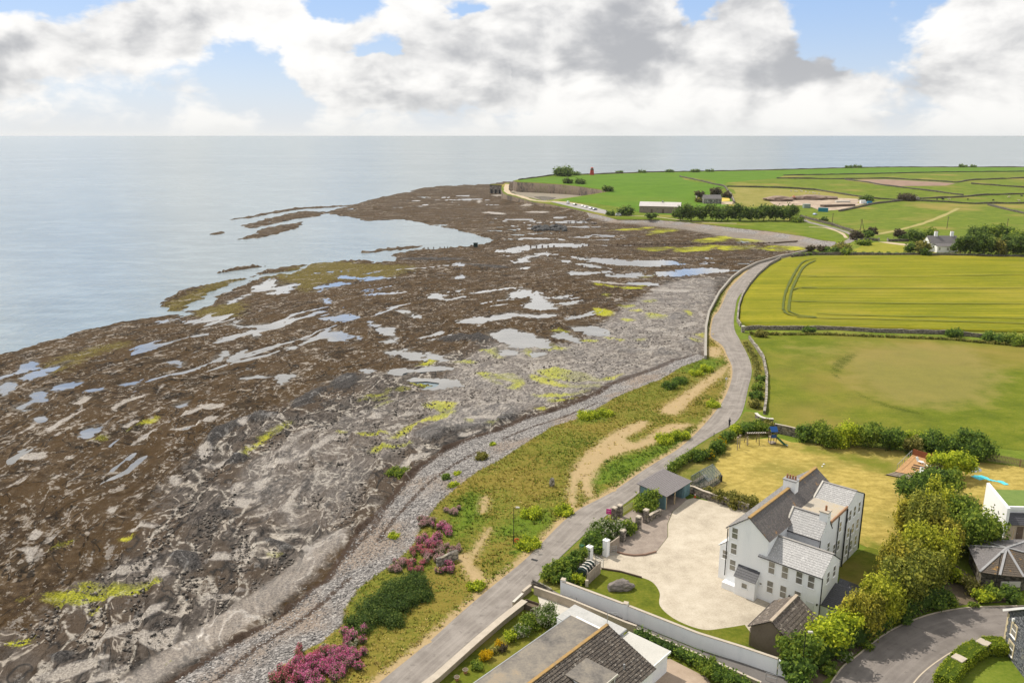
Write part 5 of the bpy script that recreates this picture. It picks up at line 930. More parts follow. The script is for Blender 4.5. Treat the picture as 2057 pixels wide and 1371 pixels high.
def modern_house():
    e = thing('modern_house', 'white parapet-walled house with flat green roof at the right edge', 'house', G(2045, 1085))
    p = [G(*q)[:2] for q in PX('1215,985 1250,990', 'g4')]; a = G(*PX('1205,965', 'g4')[0]); x0, y0 = a[0]-.6, a[1]
    T = lambda u, w, z: (x0 + u*.97 + w*.22, y0 + w*.97 - u*.05, z)
    MB(T).box(0, .45, 0, 9.5, 0, 5.4).build('parapet_wall', M_WHITE, e); MB(T).box(.45, 12, 2.5, 9.5, 0, 4.2).build('wall', M_WHITE, e); MB(T).box(.45, 12, 2.6, 9.4, 4.2, 4.3).build('green_roof', M('sedum_roof', [(.10, .16, .03), (.16, .22, .05)], 1.), e)
    MB(T).box(.45, 12, 2.3, 2.6, 4.1, 4.6).build('parapet', M_WHITE, e); MB(T).box(.45, 12, .6, 2.5, 0, 2.5).build('wall', M_TANW, e); slope('roof', T, (.4, .3, 2.5), (12, .3, 2.5), (12, 2.3, 3.6), (.4, 2.3, 3.6), M_SLATED, e)
    d = MB(T).box(2.2, 3.2, .52, .6, .1, 2.1).build('door', M_TIMBD, e); MB(T).box(2.3, 2.36, .45, .52, 1., 1.1).build('handle', M_STEEL, d)
    for w, z in ((3., 3.2), (5., 3.), (4., 1.6)): MB(T).box(-.05, .02, w, w+.25, z, z+.25).build('vent', M_PIPE, e)
modern_house()
# ---- walls round the gardens
wall('white_wall', 'long white rendered boundary wall between side path and gravel court', 'wall', PX('1127,1192.5 1174,1210.6 1253,1240.6 1400,1300 1491,1329 1560,1353'), 2.0, .28, M_WHITE, M_COPE, .09, .05)
for i, p in enumerate(PX('1131,1193 1256,1242')): c = G(*p); wall('wall_pier', ['square white pier at the roadside end of the boundary wall', 'square white pier halfway along the boundary wall'][i], 'pier', [(c[0]-.28, c[1]+.12), (c[0]+.28, c[1]-.12)], 2.25, .55, M_WHITE, M_COPE, .09, .06, world=True)
wall('curved_end_wall', 'white end of the boundary wall curving down to the path', 'wall', PX('1562,1354 1572,1357 1581,1361'), lambda t: 2.0 - 1.1*t*t, .28, M_WHITE)
wall('white_garden_wall', 'short white wall with rounded top showing among hedge shrubs', 'wall', PX('1634,1325 1648,1318 1665,1308'), lambda t: 1.2 + .9*min(1, t*1.6), .25, M_WHITE)
wall('bungalow_wall', 'tan rendered wall between the bungalow and the side path', 'wall', PX('1073,1193 1146,1219 1253,1264 1278,1273'), 1.15, .22, M_TANW, M_COPE, .08, .05)
wall('bungalow_wall', 'low tan wall under the bungalow hedge beside the side path', 'wall', PX('1280,1270 1400,1320 1528,1378'), .55, .25, M_TANW, M_COPE, .06, .03)
wall('road_wall', 'broad concrete-topped garden wall along the road by the bungalow', 'wall', PX('840,1400 878,1371 960,1297 1010,1254 1054,1219'), .95, .35, M_CONC, M_COPE, .1, .28)
wall('driveway_wall', 'low tan wall at the bungalow drive entrance', 'wall', PX('1050,1198 1066,1185'), .8, .3, M_TANW, M_COPE, .08, .05); wall('gate_wall', 'tan wall stub facing the road at the bungalow corner', 'wall', PX('1031,1216 1063,1186'), .55, .25, M_TANW, M_COPEP, .06, .05)
wall('court_wall', 'long brown stone wall between gravel court and golden lawn', 'wall', PX('1384,990 1392,991 1412,1000 1440,1009 1470,1018 1504,1028'), 1.35, .4, M_STONE, M_COPE, .08, .04)
wall('edging', 'timber edging board along the drive beside the front lawn', 'edging', PX('1208,1143 1246,1149 1289,1161'), .3, .14, M_TIMBD); wall('bed_edging', 'low brick edging curving round the dark gravel bed', 'edging', PX('1239,1109.5 1255,1114 1273,1116.5 1295,1115 1318,1109'), .3, .2, M('brick_edging', [(.20, .13, .10), (.30, .20, .15)], 3.))
wall('bank_wall', 'low stone wall behind the hedge between carport and greenhouse', 'wall', PX('1346,965 1370,975 1382,985'), 1.3, .4, M_STONE)
# rubble wall with upright coping stones at the entrance
rw = wall('rubble_wall', 'rough stone wall topped by upright coping stones beside the road', 'wall', PX('1069,1178 1085,1186 1108,1197'), .9, .4, M_STONE)
a0, a1 = G(1069, 1178), G(1108, 1197)
for i in range(15):
    t_ = (i + .5)/15; c = Vector(a0).lerp(Vector(a1), t_); h = .26 + .12*random.random(); MB(lambda x, y, z: (c.x + x, c.y + y, z)).hexa([(-.07, -.22, .88), (.09, -.22, .88), (.09, .22, .88), (-.07, .22, .88)], [(-.04, -.15, .9+h), (.07, -.15, .9+h), (.07, .15, .9+h), (-.04, .15, .9+h)]).build('coping_stone', M_STONEL, rw)
wall('old_wall', 'broken grey stone wall fragment among pink flowers on the verge', 'wall', PX('878,1137 892,1131 905,1126 919,1120'), 1.3, .5, M_STONEL, hj=.2, seg=.8)
# sea wall and field walls
wall('sea_wall', 'long grey sea wall between foreshore and coast road', 'wall', PX('1417,721 1417,700 1418,660 1424,630 1445,590 1470,560 1490,545 1520,530 1560,518.5 1598,511 1625,504'), .95, .6, M('seawall_concrete', [(.22, .20, .175), (.33, .30, .26), (.40, .37, .32)], .6, .9, .4, 4.), M('seawall_coping', [(.27, .25, .22), (.36, .335, .29)], .8), .12, .05, zb=-3.6)
wall('field_wall', 'pale dry stone wall along the road edge of the barley field', 'wall', PX('1568,520 1545,533 1522.5,552.5 1505,573 1491,595.5 1484,616.5 1481,646 1487.5,656'), 1.15, .55, M_STONEL, hj=.1, seg=2.)
wall('field_wall', 'stone wall with brown coping between barley field and paddock', 'wall', PX('1495,663 1511,661 1568,662 1675,661.5 1756,667 1903,671 1970,677.5 2057,686 2180,700'), 1.2, .6, M_STONE, hj=.15, seg=2.5)
wall('field_wall', 'broken stone wall between the road bank and the paddock', 'wall', PX('1505,680 1519,699 1533,720 1540,755 1539,802 1535,832'), .9, .55, M_STONEL, hj=.2, seg=1.8)
wall('curved_wall', 'curved stone wall with pale coping at the paddock corner', 'wall', [p for p in catmull(PX('1518,838 1523,843 1531,847 1541,849.5 1553,850'), 3)], 1.0, .35, M_STONE, M_COPEP, .12, .16)
wall('garden_back_wall', 'brown garden wall behind the climbing frame', 'wall', PX('1555,868 1575,872 1596,877 1612,882'), 1.9, .35, M_STONE, M_COPE, .08, .04)
c = G(1492, 667); wall('stone_pier', 'square stone pier where the paddock wall meets the road', 'pier', [(c[0]-.45, c[1]), (c[0]+.45, c[1])], 1.9, .9, M_STONEL, M_COPEP, .15, .08, world=True)
for s, lab in (('1042,361.5 1110,352.5 1190,350.5 1300,346.5 1510,342.5 1560,341.5 1700,337.5 1800,336 2057,336 2300,336', 'dark wall along the far clifftop against the sea'), ('1366,355 1427.6,369 1456,374.7 1466,390 1475,408', 'grey field wall running down to the stone farmhouse'), ('1460,375 1570,377.5 1640,382 1700,391.5 1753,399 1816,402.5', 'dark field wall above the building site'), ('1560,358.5 1574.5,358.6 1685.6,360 1782,358.7 1922,367 1951,362 2057,358 2250,352', 'long dark wall above the ploughed strip'), ('1698,361 1777.5,373 1862,383 1934.5,392.5', 'field wall below the ploughed strip'), ('1838,400 1934.5,396 1971,392.5 2057,390 2250,384', 'dark hedge wall above the grazing cattle'), ('1835.5,403 1898,406 1956,410 1980,409 2057,409 2250,409', 'dark hedge wall below the grazing cattle'), ('1985,412 2057,429 2150,450', 'field wall climbing from the right edge'), ('1574.5,352.6 1729,350 1898,346 2031,345 2250,344', 'thin far wall between the two topmost fields'), ('1951,369.5 2057,377 2250,392', 'short field wall right of the ploughed strip'), ('1685.6,425 1753,410 1816,403', 'wall between building site and pasture'), ('1608,436 1671,452 1714.6,466.5', 'low roadside wall below the building site')):
    wall('far_wall', lab, 'wall', PX(s), 1.3, 1.5, M_STONED, hj=.35, seg=9.)
wall('far_hedge_wall', 'dark wall between the cottage trees and the barley field', 'wall', PX('1590,516.5 1625,512 1700,512 1810,512.5 2057,517 2250,522'), 1.3, 1.0, M_STONED, hj=.2, seg=5.)
# ================================================================= PLANTS
L_DK = leafmat('leaf_dark', (0.044, 0.079, 0.022), (0.128, 0.215, 0.039), (0.320, 0.421, 0.064)); L_MID = leafmat('leaf_mid', (0.060, 0.102, 0.018), (0.188, 0.272, 0.040), (0.468, 0.529, 0.074)); L_LIME = leafmat('leaf_lime', (0.110, 0.161, 0.018), (0.393, 0.481, 0.038), (0.800, 0.800, 0.066))
L_GOLD = leafmat('leaf_golden_conifer', (0.089, 0.106, 0.022), (0.357, 0.337, 0.046), (0.785, 0.674, 0.105)); L_OLIVE = leafmat('leaf_olive', (0.079, 0.088, 0.020), (0.227, 0.226, 0.049), (0.508, 0.437, 0.123)); L_VAR = leafmat('leaf_variegated', (0.079, 0.096, 0.021), (0.263, 0.254, 0.061), (0.630, 0.542, 0.193))
L_GORSE = leafmat('leaf_gorse', (0.034, 0.068, 0.015), (0.096, 0.160, 0.026), (0.213, 0.278, 0.043), (.62, .44, .012), .80); L_WHITEF = leafmat('leaf_white_bloom', (0.057, 0.102, 0.020), (0.160, 0.244, 0.039), (0.374, 0.437, 0.085), (.46, .46, .33), .74)
L_BRAM = leafmat('leaf_bramble', (0.035, 0.063, 0.017), (0.088, 0.147, 0.032), (0.209, 0.258, 0.059)); L_CLIP = leafmat('leaf_clipped', (0.107, 0.160, 0.017), (0.299, 0.373, 0.030), (0.534, 0.566, 0.060)); L_BROWN = leafmat('leaf_bronze', (.050, .042, .026), (.115, .095, .058), (.19, .16, .09))
L_FAR = leafmat('leaf_far_tree', (0.049, 0.088, 0.023), (0.130, 0.200, 0.041), (0.290, 0.358, 0.084)); L_VAL = leafmat('leaf_valerian', (0.088, 0.114, 0.052), (0.175, 0.210, 0.096), (0.298, 0.324, 0.149))
L_PINK = leafmat('flower_pink', (.48, .08, .22), (.74, .19, .40), (.80, .44, .60)); L_RED = leafmat('flower_red_pink', (.40, .06, .11), (.60, .14, .22), (.72, .32, .38)); L_ROSE = leafmat('flower_pale_rose', (.42, .20, .24), (.58, .33, .36), (.70, .50, .50)); L_CREAM = leafmat('flower_cream', (.45, .42, .28), (.6, .57, .42), (.7, .68, .55)); L_YEL = leafmat('flower_yellow', (.40, .26, .01), (.60, .40, .012), (.74, .52, .02))
L_GOLD2 = leafmat('leaf_olive_conifer', (0.073, 0.098, 0.022), (0.250, 0.274, 0.046), (0.590, 0.568, 0.105)); L_GOLD3 = leafmat('leaf_lime_conifer', (0.099, 0.132, 0.017), (0.375, 0.401, 0.039), (0.800, 0.780, 0.087))
M_BARK = M('bark', [(.05, .038, .028), (.10, .078, .058), (.15, .12, .09)], 2., .95, .5, 6.)
def leaves(name, blobs, n, size, mat, parent, up=.0, shell=.55, flat=.0, zmin=None, kind=None, aspect=1.5, cores=True, label=None, cat=None, group=None):
    B = np.array(blobs, float); vol = (B[:, 3]*B[:, 4] + B[:, 4]*B[:, 5] + B[:, 3]*B[:, 5]); k = rng.choice(len(B), n, p=vol/vol.sum())
    d = rng.normal(size=(n, 3)); d /= np.linalg.norm(d, axis=1)[:, None]; r = shell + (1.06 - shell)*rng.random(n)**.6
    lump = 1 + .22*np.sin(3.1*d[:, 0]*2 + k) * np.sin(4.3*d[:, 1] + 1.7*k) + .12*rng.normal(size=n)
    P = B[k, :3] + d*B[k, 3:6]*(r*lump)[:, None]
    if zmin is not None: P[:, 2] = np.maximum(P[:, 2], zmin + .05*rng.random(n))
    nr = d + .75*rng.normal(size=(n, 3)); nr[:, 2] += flat; nr /= np.linalg.norm(nr, axis=1)[:, None]
    a = np.cross(nr, rng.normal(size=(n, 3))) if up == 0 else np.cross(nr, np.cross(np.c_[d[:, :2]*.5, np.full(n, 1.)] + .35*rng.normal(size=(n, 3)), nr))
    a /= (np.linalg.norm(a, axis=1)[:, None] + 1e-9); b = np.cross(nr, a); s = size*(.6 + .8*rng.random(n))[:, None]; a = a*s*aspect*.5; b = b*s*.5
    V = np.empty((n, 4, 3)); V[:, 0] = P - a; V[:, 1] = P + b*.9 - a*.1; V[:, 2] = P + a; V[:, 3] = P - b*.9 - a*.1
    R = np.repeat(rng.random(n)*.8 + .2*(d[:, 0]*0 + rng.random(n)), 4); V = V.reshape(-1, 3); F = np.arange(4*n).reshape(n, 4)
    vs = [V]; fs = F.tolist(); rs = [R]
    if cores:
        off = 4*n
        for c in B:
            bm = bmesh.new(); bmesh.ops.create_icosphere(bm, subdivisions=1, radius=1.); q = np.array([v.co[:] for v in bm.verts]); q *= (.66 + .12*rng.random(len(q)))[:, None]
            q = q*c[3:6] + c[:3]; 
            if zmin is not None: q[:, 2] = np.maximum(q[:, 2], zmin)
            vs.append(q); rs.append(np.full(len(q), .25)); fs += [[off + v.index for v in f.verts] for f in bm.faces]; off += len(q); bm.free()
    V = np.concatenate(vs); me = bpy.data.meshes.new(name); me.from_pydata(V.tolist(), [], fs); addattr(me, 'r', np.concatenate(rs), 'FLOAT')
    return link(name, me, mat, parent, kind, label, cat, group)
def lumps(x, y, z0, h, r, n, flat=1., trunk=.0):
    """sub-crowns that make an uneven outline"""
    out = [(x, y, z0 + h*(.5 + trunk*.5), r*.72, r*.72, h*.5*(1 - trunk))]
    for i in range(n):
        a = 2*pi*i/n + random.random(); rr = r*(.45 + .25*random.random()); zz = z0 + h*(trunk + (1 - trunk)*(.22 + .58*random.random())); s = r*(.36 + .22*random.random())
        out.append((x + rr*cos(a), y + rr*sin(a), zz, s, s, s*flat*(.8 + .3*random.random())))
    return out
def trunkmesh(parent, x, y, z0, h, r, limbs=4, mat=None):
    m = MB(); t = max(.06, r*.055); m.tube((x, y, z0 - .1), (x + .1*r*random.random(), y, z0 + h*.45), t, 7, t*.65)
    for i in range(limbs):
        a = 2*pi*i/limbs + random.random(); m.tube((x, y, z0 + h*(.25 + .12*random.random())), (x + cos(a)*r*.5, y + sin(a)*r*.5, z0 + h*(.55 + .2*random.random())), t*.5, 5, t*.2)
    return m.build('trunk', mat or M_BARK, parent)
def zsh(P):
    dv = sdf(P, verge_w); dw = dline(P, wrack); tt = dv/(dv + dw + 1e-6); return -.12 - 2.75*np.clip(tt, 0, 1)**.85
def GS(px, py):
    z = 0.
    for i in range(25):
        p = np.array([G(px, py, z)[:2]]); q = 0. if inside(p, verge_w)[0] else (float(zsh(p)[0]) if inside(p, shingle_w)[0] else FZ + .1); z = .5*z + .5*q
    return (float(p[0, 0]), float(p[0, 1]), z)
def tree(label, px, py, h, r, mat, name='tree', cat='tree', n=6, size=.30, dens=2.2, up=0., trunk=.12, group=None, flat=.0, con=False, limbs=4):
    x, y, z0 = GS(px, py) if name == 'verge_plant' else GL(px, py); e = thing(name, label, cat, (x, y, z0), group=group)
    if con:
        bl = [(x, y, z0 + h*.45, r*.8, r*.8, h*.5)]
        for i in range(n): a = 2*pi*i/n + random.random(); rr = r*(.35 + .35*random.random()); hh = h*(.30 + .2*random.random()); bl.append((x + rr*cos(a), y + rr*sin(a), z0 + h*(.35 + .38*random.random()), r*.4, r*.4, hh*.8))
    else: bl = lumps(x, y, z0, h, r, n, 1., trunk)
    area = sum(4*pi*((b[3]*b[4]*1. + 2*b[3]*b[5])/3) for b in bl); leaves('crown', bl, int(min(11000, dens*.42*area/(size*size))), size, mat, e, up, .5, flat, z0 + .05)
    trunkmesh(e, x, y, z0, h, r, limbs); return e
def shrub(label, px, py, h, r, mat, name='shrub', cat='shrub', size=.24, n=5, **k): return tree(label, px, py, h, r, mat, name, cat, n, size, trunk=.0, limbs=3, **k)
def hedge(label, pts, h, w, mat, name='hedge', size=.22, dens=1.8, step=None, cat='hedge', group=None, zj=.15, box=False):
    P = resample([GL(*p)[:2] for p in pts], 60); L = sum(hypot(P[i+1][0]-P[i][0], P[i+1][1]-P[i][1]) for i in range(59)); m = max(3, int(L/(step or w*.55))); P = resample(P, m)
    e = thing(name, label, cat, (*P[m//2], float(zl(*P[m//2]))), group=group); bl = []
    for p in P:
        z0 = float(zl(*p)); hh = h*(1 + zj*(random.random()-.5)*2); bl.append((p[0] + .12*w*random.uniform(-1, 1), p[1] + .12*w*random.uniform(-1, 1), z0 + hh*.48, w*.62, w*.62, hh*.55))
    leaves('foliage', bl, int(min(14000, dens*.6*L*(2*h + w)/(size*size))), size, mat, e, zmin=float(zl(*P[0])) + .03)
    s = MB()
    for p in P[::2]: s.tube((p[0], p[1], float(zl(*p)) - .05), (p[0], p[1], float(zl(*p)) + h*.6), .05, 5)
    s.build('stems', M_BARK, e, kind='stuff'); return e
# --- the tall hedge on the right of the white house
for lab, px, py, h, r, mt in (('dark ivy-green shrub at the path end of the tall hedge', 1604, 1368, 3.4, 2.2, L_DK), ('mid-green bay tree behind the end of the white boundary wall', 1600, 1340, 4.6, 2.5, L_MID), ('bright lime-green shrub beside the brown outbuilding', 1652, 1312, 5.0, 2.9, L_LIME),
        ('lime-green shrub between outbuilding and first golden conifer', 1692, 1288, 4.8, 2.5, L_LIME)): tree(lab, px, py, h, r, mt, 'tall_shrub', 'shrub', size=.28, trunk=0.)
for i, (px, py, h, r) in enumerate(((1728,1278,6.2,2.6), (1765,1252,6.8,2.8), (1802,1226,7.2,3.), (1842,1200,7.4,3.1), (1800,1180,6.8,2.7), (1838,1150,7.6,3.), (1872,1160,7.0,2.8), (1850,1105,8.0,3.2), (1885,1120,7.5,2.9), (1822,1080,6.6,2.5), (1878,1075,7.8,3.))):
    tree(['first', 'second', 'third', 'fourth', 'fifth', 'sixth', 'seventh', 'eighth', 'ninth', 'tenth', 'eleventh'][i] + ' golden conifer of the tall hedge, counted from the outbuilding', px, py, h*(.92+.16*random.random()), r, (L_GOLD, L_GOLD2, L_GOLD3)[(i*2+i//3) % 3], 'conifer', 'conifer', 11, .25, 2.6, up=1., con=True, group='golden conifers in the tall hedge')
hedge('dense dark green hedge face below the golden conifers along the street', PX('1640,1338 1690,1312 1740,1281 1790,1252 1840,1228 1885,1213'), 3.3, 2.0, L_DK, 'tall_hedge', size=.24, dens=1.5, step=1.0, zj=.3)
tree('broad mid-green tree at the right of the conifer hedge', 1945, 1105, 7.6, 4.3, L_MID, 'garden_tree', n=9); tree('yellowish-green tree behind the broad tree beside the neighbouring lawn', 1915, 1068, 6.8, 3.2, L_OLIVE, 'garden_tree', n=7)
for lab, px, py, h, r, mt in (('dark rounded shrub below the deck steps', 1826, 1010, 4.2, 2.6, L_DK), ('glossy dark shrub beside the deck', 1866, 992, 4.6, 2.9, L_DK), ('green shrub between dark shrubs and conifers', 1903, 998, 4.4, 2.6, L_MID), ('pale green tree just right of the deck', 1888, 962, 5.0, 2.7, L_LIME), ('rounded light green tree nearest the trampoline', 1928, 958, 5.0, 2.6, L_LIME), ('bronze-brown conifer between deck and pale green tree', 1878, 972, 3.8, 1.6, L_BROWN)): tree(lab, px, py, h, r, mt, 'garden_tree', size=.27)
# --- hedge at the back of the lawn
for i, (px, py, h, r, mt, lab) in enumerate(((1618,884,3.6,2.2,L_DK,'dark end shrub of the back hedge beside the garden wall'), (1655,893,4.6,3.0,L_MID,'leafy green shrub second from the left in the back hedge'), (1698,894,4.9,3.2,L_LIME,'bright-topped shrub third from the left in the back hedge'), (1742,897,4.8,3.2,L_MID,'tall green shrub in the middle of the back hedge'), (1786,902,4.2,2.8,L_DK,'dark shrub right of the middle of the back hedge'), (1834,908,3.2,2.0,L_VAR,'yellow variegated shrub behind the deck'), (1872,908,4.2,2.8,L_DK,'dark shrub behind the deck railing corner'), (1912,912,4.0,2.4,L_DK,'dark shrub between variegated shrub and corner tree'), (1952,922,5.4,3.5,L_DK,'large dark green tree at the paddock corner'))):
    tree(lab, px, py, h, r, mt, 'hedge_shrub', 'shrub', 7, .28, trunk=0.)
hedge('clipped green hedge top running behind the back shrubs', PX('1800,878 1850,884 1900,888 1940,893'), 1.7, 1.5, L_LIME)
# --- roadside hedge from the carport to the climbing frame
hedge('green privet hedge beside the road behind the greenhouse', PX('1345,952 1362,938 1382,926 1398,917'), 2.0, 1.6, L_MID)
for px, py, h, r, mt, lab in ((1408,925,2.3,1.6,L_DK,'dark shrub at the end of the privet hedge'), (1422,922,2.0,1.5,L_GORSE,'gorse bush covered in yellow flowers near the greenhouse'), (1440,910,2.4,1.8,L_DK,'dark round bush behind the yellow gorse'), (1447,897,2.2,1.6,L_GORSE,'yellow-tipped gorse bush further along the road'), (1462,885,2.3,1.7,L_DK,'dark bush beside the two wooden posts'), (1478,872,2.2,1.5,L_LIME,'light green bush at the bend behind the cyclist'), (1500,870,2.4,2.2,L_DK,'dark bush left of the climbing frame'), (1524,868,2.5,2.2,L_MID,'green bush directly behind the climbing frame'), (1545,864,2.1,1.8,L_OLIVE,'olive bush below the curved wall')): shrub(lab, px, py, h, r, mt)
# --- court and gate
tree('round dark green bush beside the carport', 1297, 1027, 3.7, 2.25, L_MID, 'round_bush', 'bush', 8, .26, trunk=0.)
for px, py, h, r, mt, lab in ((1190,1103,2.7,1.9,L_DK,'dark shrub behind the green bin'), (1208,1085,3.1,2.2,L_WHITEF,'big shrub with whitish blossom beside the gateway'), (1232,1078,3.0,2.0,L_WHITEF,'blossoming shrub between sign and stone gate pillars'), (1262,1070,2.3,1.5,L_MID,'green shrub against the stone pillars'), (1205,1108,2.2,1.5,L_DK,'dark shrub next to the white gate pillar'), (1108,1165,1.9,1.4,L_MID,'low green shrub at the roadside corner'), (1128,1153,2.3,1.6,L_MID,'rounded shrub left of the oil tank'), (1147,1140,2.3,1.6,L_DK,'dark shrub between road and oil tank'), (1163,1130,2.1,1.3,L_MID,'shrub beside the smaller white gate pillar'), (1140,1168,1.7,1.3,L_DK,'dark shrub behind the white wall end'), (1165,1168,1.1,1.2,L_LIME,'pale leafy shrub under the slatted fence'), (1452,1008,1.9,1.7,L_OLIVE,'feathery olive shrub left of pair along court wall'), (1478,1014,2.3,2.1,L_OLIVE,'large feathery olive shrub along the court wall'), (1502,1020,2.2,1.9,L_OLIVE,'olive shrub nearest the white house gable'), (1421,990,1.1,.9,L_VAR,'small yellow-green shrub by the greenhouse porch')): shrub(lab, px, py, h, r, mt, n=6)
# --- bungalow garden
hedge('long clipped hedge between bungalow and side path', PX('1284,1284 1330,1304 1400,1336 1470,1371 1520,1400'), 1.6, 1.5, L_DK); 
for px, py, h, r, mt, lab in ((1094,1252,2.2,2.1,L_WHITEF,'pale-flowered shrub by the bungalow flat roof'), (1066,1262,1.5,1.4,L_MID,'green shrub left of the pale-flowered shrub'), (1045,1276,1.2,1.1,L_WHITEF,'small whitish shrub along the road wall'), (1027,1284,1.1,1.0,L_LIME,'light green shrub along the road wall'), (1003,1300,.9,.75,L_YEL,'yellow flowering plant nearest the whitish shrub'), (1008,1306,.7,.7,L_BROWN,'bronze plant beside the yellow flowers'), (977,1322,1.0,.9,L_YEL,'larger clump of yellow flowers by the road wall'), (992,1310,.7,.6,L_VAR,'small pale plant between the yellow flowers'), (957,1342,.8,.8,L_MID,'green plant beside the flower pot'), (1040,1268,.8,.7,L_OLIVE,'grey-green plant under the shrubs'), (1420,1352,1.6,1.4,L_MID,'green bush at the foot of the long hedge'), (1455,1371,1.5,1.4,L_DK,'dark bush at the bottom end of the long hedge')): shrub(lab, px, py, h, r, mt, size=.16)
# --- street bed
for px, py, h, r, mt, lab in ((1910,1165,2.3,1.6,L_LIME,'bright green shrub below the broad tree'), (1952,1188,1.9,1.6,L_VAR,'yellowish shrub beside the hip-roofed outbuilding'), (1975,1208,1.5,1.4,L_LIME,'yellow-green shrub at the street kerb'), (1992,1203,1.8,1.5,L_MID,'green shrub at the corner of the outbuilding'), (2028,1203,1.8,1.5,L_DK,'dark shrub nearest the slate house roof'), (1955,1217,.7,.7,L_MID,'small round shrub on the kerb'), (1905,1212,1.4,1.3,L_MID,'grey-green round shrub in the street bed'), (1880,1222,1.6,1.5,L_DK,'dark shrub in front of the golden conifers'), (1740,1302,1.0,.9,L_MID,'small shrub in the lower street bed'), (1700,1325,.9,.9,L_WHITEF,'small flowering shrub in the lower street bed'), (1812,1250,1.3,1.3,L_DK,'dark low shrub under the conifers by the kerb'), (1665,1352,1.1,1.,L_MID,'small green shrub near the street lamp')): shrub(lab, px, py, h, r, mt)
def clipped(label, pts, h, w):
    P = resample([G(*p)[:2] for p in pts], 24); e = thing('clipped_hedge', label, 'hedge', (*P[12], 0)); off1 = offset(P, w/2); off2 = offset(P, -w/2)
    m = MB()
    for i in range(23): m.hexa([(*off1[i], 0), (*off2[i], 0), (*off2[i+1], 0), (*off1[i+1], 0)], [(*off1[i], h-.08), (*off2[i], h-.08), (*off2[i+1], h-.08), (*off1[i+1], h-.08)])
    o = m.build('hedge_core', L_CLIP, e); bl = []
    for i in range(24):
        for t_ in (-.4, 0, .4): q = Vector(off1[i]).lerp(Vector(off2[i]), .5 + t_); bl.append((q.x, q.y, h*.52, w*.22, w*.22, h*.46))
    leaves('foliage', bl, 6500, .13, L_CLIP, e, cores=False, shell=.8, flat=.6)
clipped('flat-topped clipped hedge curving beside the footpath, near part', PX('1893,1380 1908,1360 1920,1345'), 1.5, 1.9); clipped('flat-topped clipped hedge curving beside the footpath, middle part', PX('1926,1340 1945,1322 1966,1312'), 1.5, 1.9); clipped('flat-topped clipped hedge against the slate house, far part', PX('1978,1308 1998,1307 2016,1308'), 1.5, 1.9)
for i, p in enumerate(PX('1923,1343 1972,1311')): c = G(*p); wall('garden_pier', ['low stone pier between near and middle clipped hedges', 'low stone pier between middle and far clipped hedges'][i], 'pier', [(c[0]-.5, c[1]-.35), (c[0]+.5, c[1]+.35)], 1.45, 1.2, M_TANW, M_COPE, .1, .05, world=True)
shrub('spiky dark plant at the footpath edge', 1908, 1338, 1.0, .8, L_DK)
# --- by the paddock
for px, py, h, r, mt, lab in ((1516,818,1.5,1.5,L_OLIVE,'olive bush above the curved wall'), (1519,800,1.9,1.8,L_DK,'dark bush nearest the road on the paddock bank'), (1521,782,1.8,1.7,L_MID,'green bush further along the paddock bank'), (1527,765,1.3,1.2,L_DK,'small dark bush beside the broken wall'), (1625,668,1.7,2.1,L_DK,'round dark bush on the wall left of the paddock centre'), (1914,675,1.9,3.0,L_DK,'wide dark bush on the paddock wall at the right'), (1998,686,2.0,3.6,L_DK,'dark bush clump near the right end of the paddock wall'), (2040,692,2.0,3.8,L_MID,'bush clump at the right end of the paddock wall'), (1530,675,1.2,2.4,L_OLIVE,'scrubby bush beside the stone pier')): shrub(lab, px, py, h, r, mt, size=.34)
hedge('low scrubby hedgerow along the paddock side of the stone wall', PX('1510,672 1560,672.5 1650,672 1750,676 1900,682 2057,696'), .8, 1.5, L_OLIVE, size=.34, dens=1.4, step=1.1, zj=.4); hedge('rough bank of weeds between road and broken wall', PX('1497,690 1512,712 1522,740 1524,770'), .6, 1.8, L_OLIVE, size=.3, dens=1.2, step=2.)
# --- verge and shingle plants
for px, py, h, r, mt, lab in ((1345,778,1.3,2.2,L_DK,'dark green scrub at the shingle edge below the sea wall'), (1366,768,1.3,2.0,L_DK,'second dark scrub patch just above the first'), (896,962,.9,.9,L_DK,'small round dark bush alone on the shingle'), (969,922,1.0,1.3,L_OLIVE,'grey-green bush on the shingle beside the grass'), (1420,745,.8,1.9,L_LIME,'bright green weeds under the end of the sea wall'), (1396,752,.7,1.8,L_LIME,'bright green weeds left of the sea wall end'), (918,952,.4,.8,L_LIME,'yellow-green seabeet tuft beside the dark bush'), (912,976,.4,1.2,L_LIME,'yellow-green tuft below the dark bush'), (990,893,.35,.8,L_LIME,'yellow-green tuft on the upper shingle'), (800,951,.5,2.2,L_MID,'flat green patch of weed at the wrack line'), (791,1078,.45,1.1,L_LIME,'bright green tuft on the lower shingle'), (1180,838,.6,2.4,L_LIME,'yellow-green weeds at the verge edge'), (1215,832,.5,1.8,L_LIME,'yellow-green weeds next along the verge edge'), (1335,885,.7,2.2,L_LIME,'yellow-green bush beside the road verge'), (1365,878,.8,2.0,L_LIME,'yellowish bush close to the road'), (1432,815,.7,1.8,L_LIME,'yellowish bush on the verge below the road sign'), (1065,1035,.6,1.8,L_LIME,'leafy green weeds at the verge near the lamp post'), (1135,1030,.7,1.6,L_LIME,'leafy weeds beside the road at the track'), (1062,1096,.6,2.0,L_LIME,'rough weeds near the lamp post base'), (955,1180,.6,1.3,L_LIME,'weed clump beside the footpath to the shore')): shrub(lab, px, py, h, r, mt, 'verge_plant', 'plant', size=.2, n=6)
e = thing('bramble_thicket', 'large dark green bramble thicket between shingle and verge', 'thicket', G(775, 1225)); bl = []
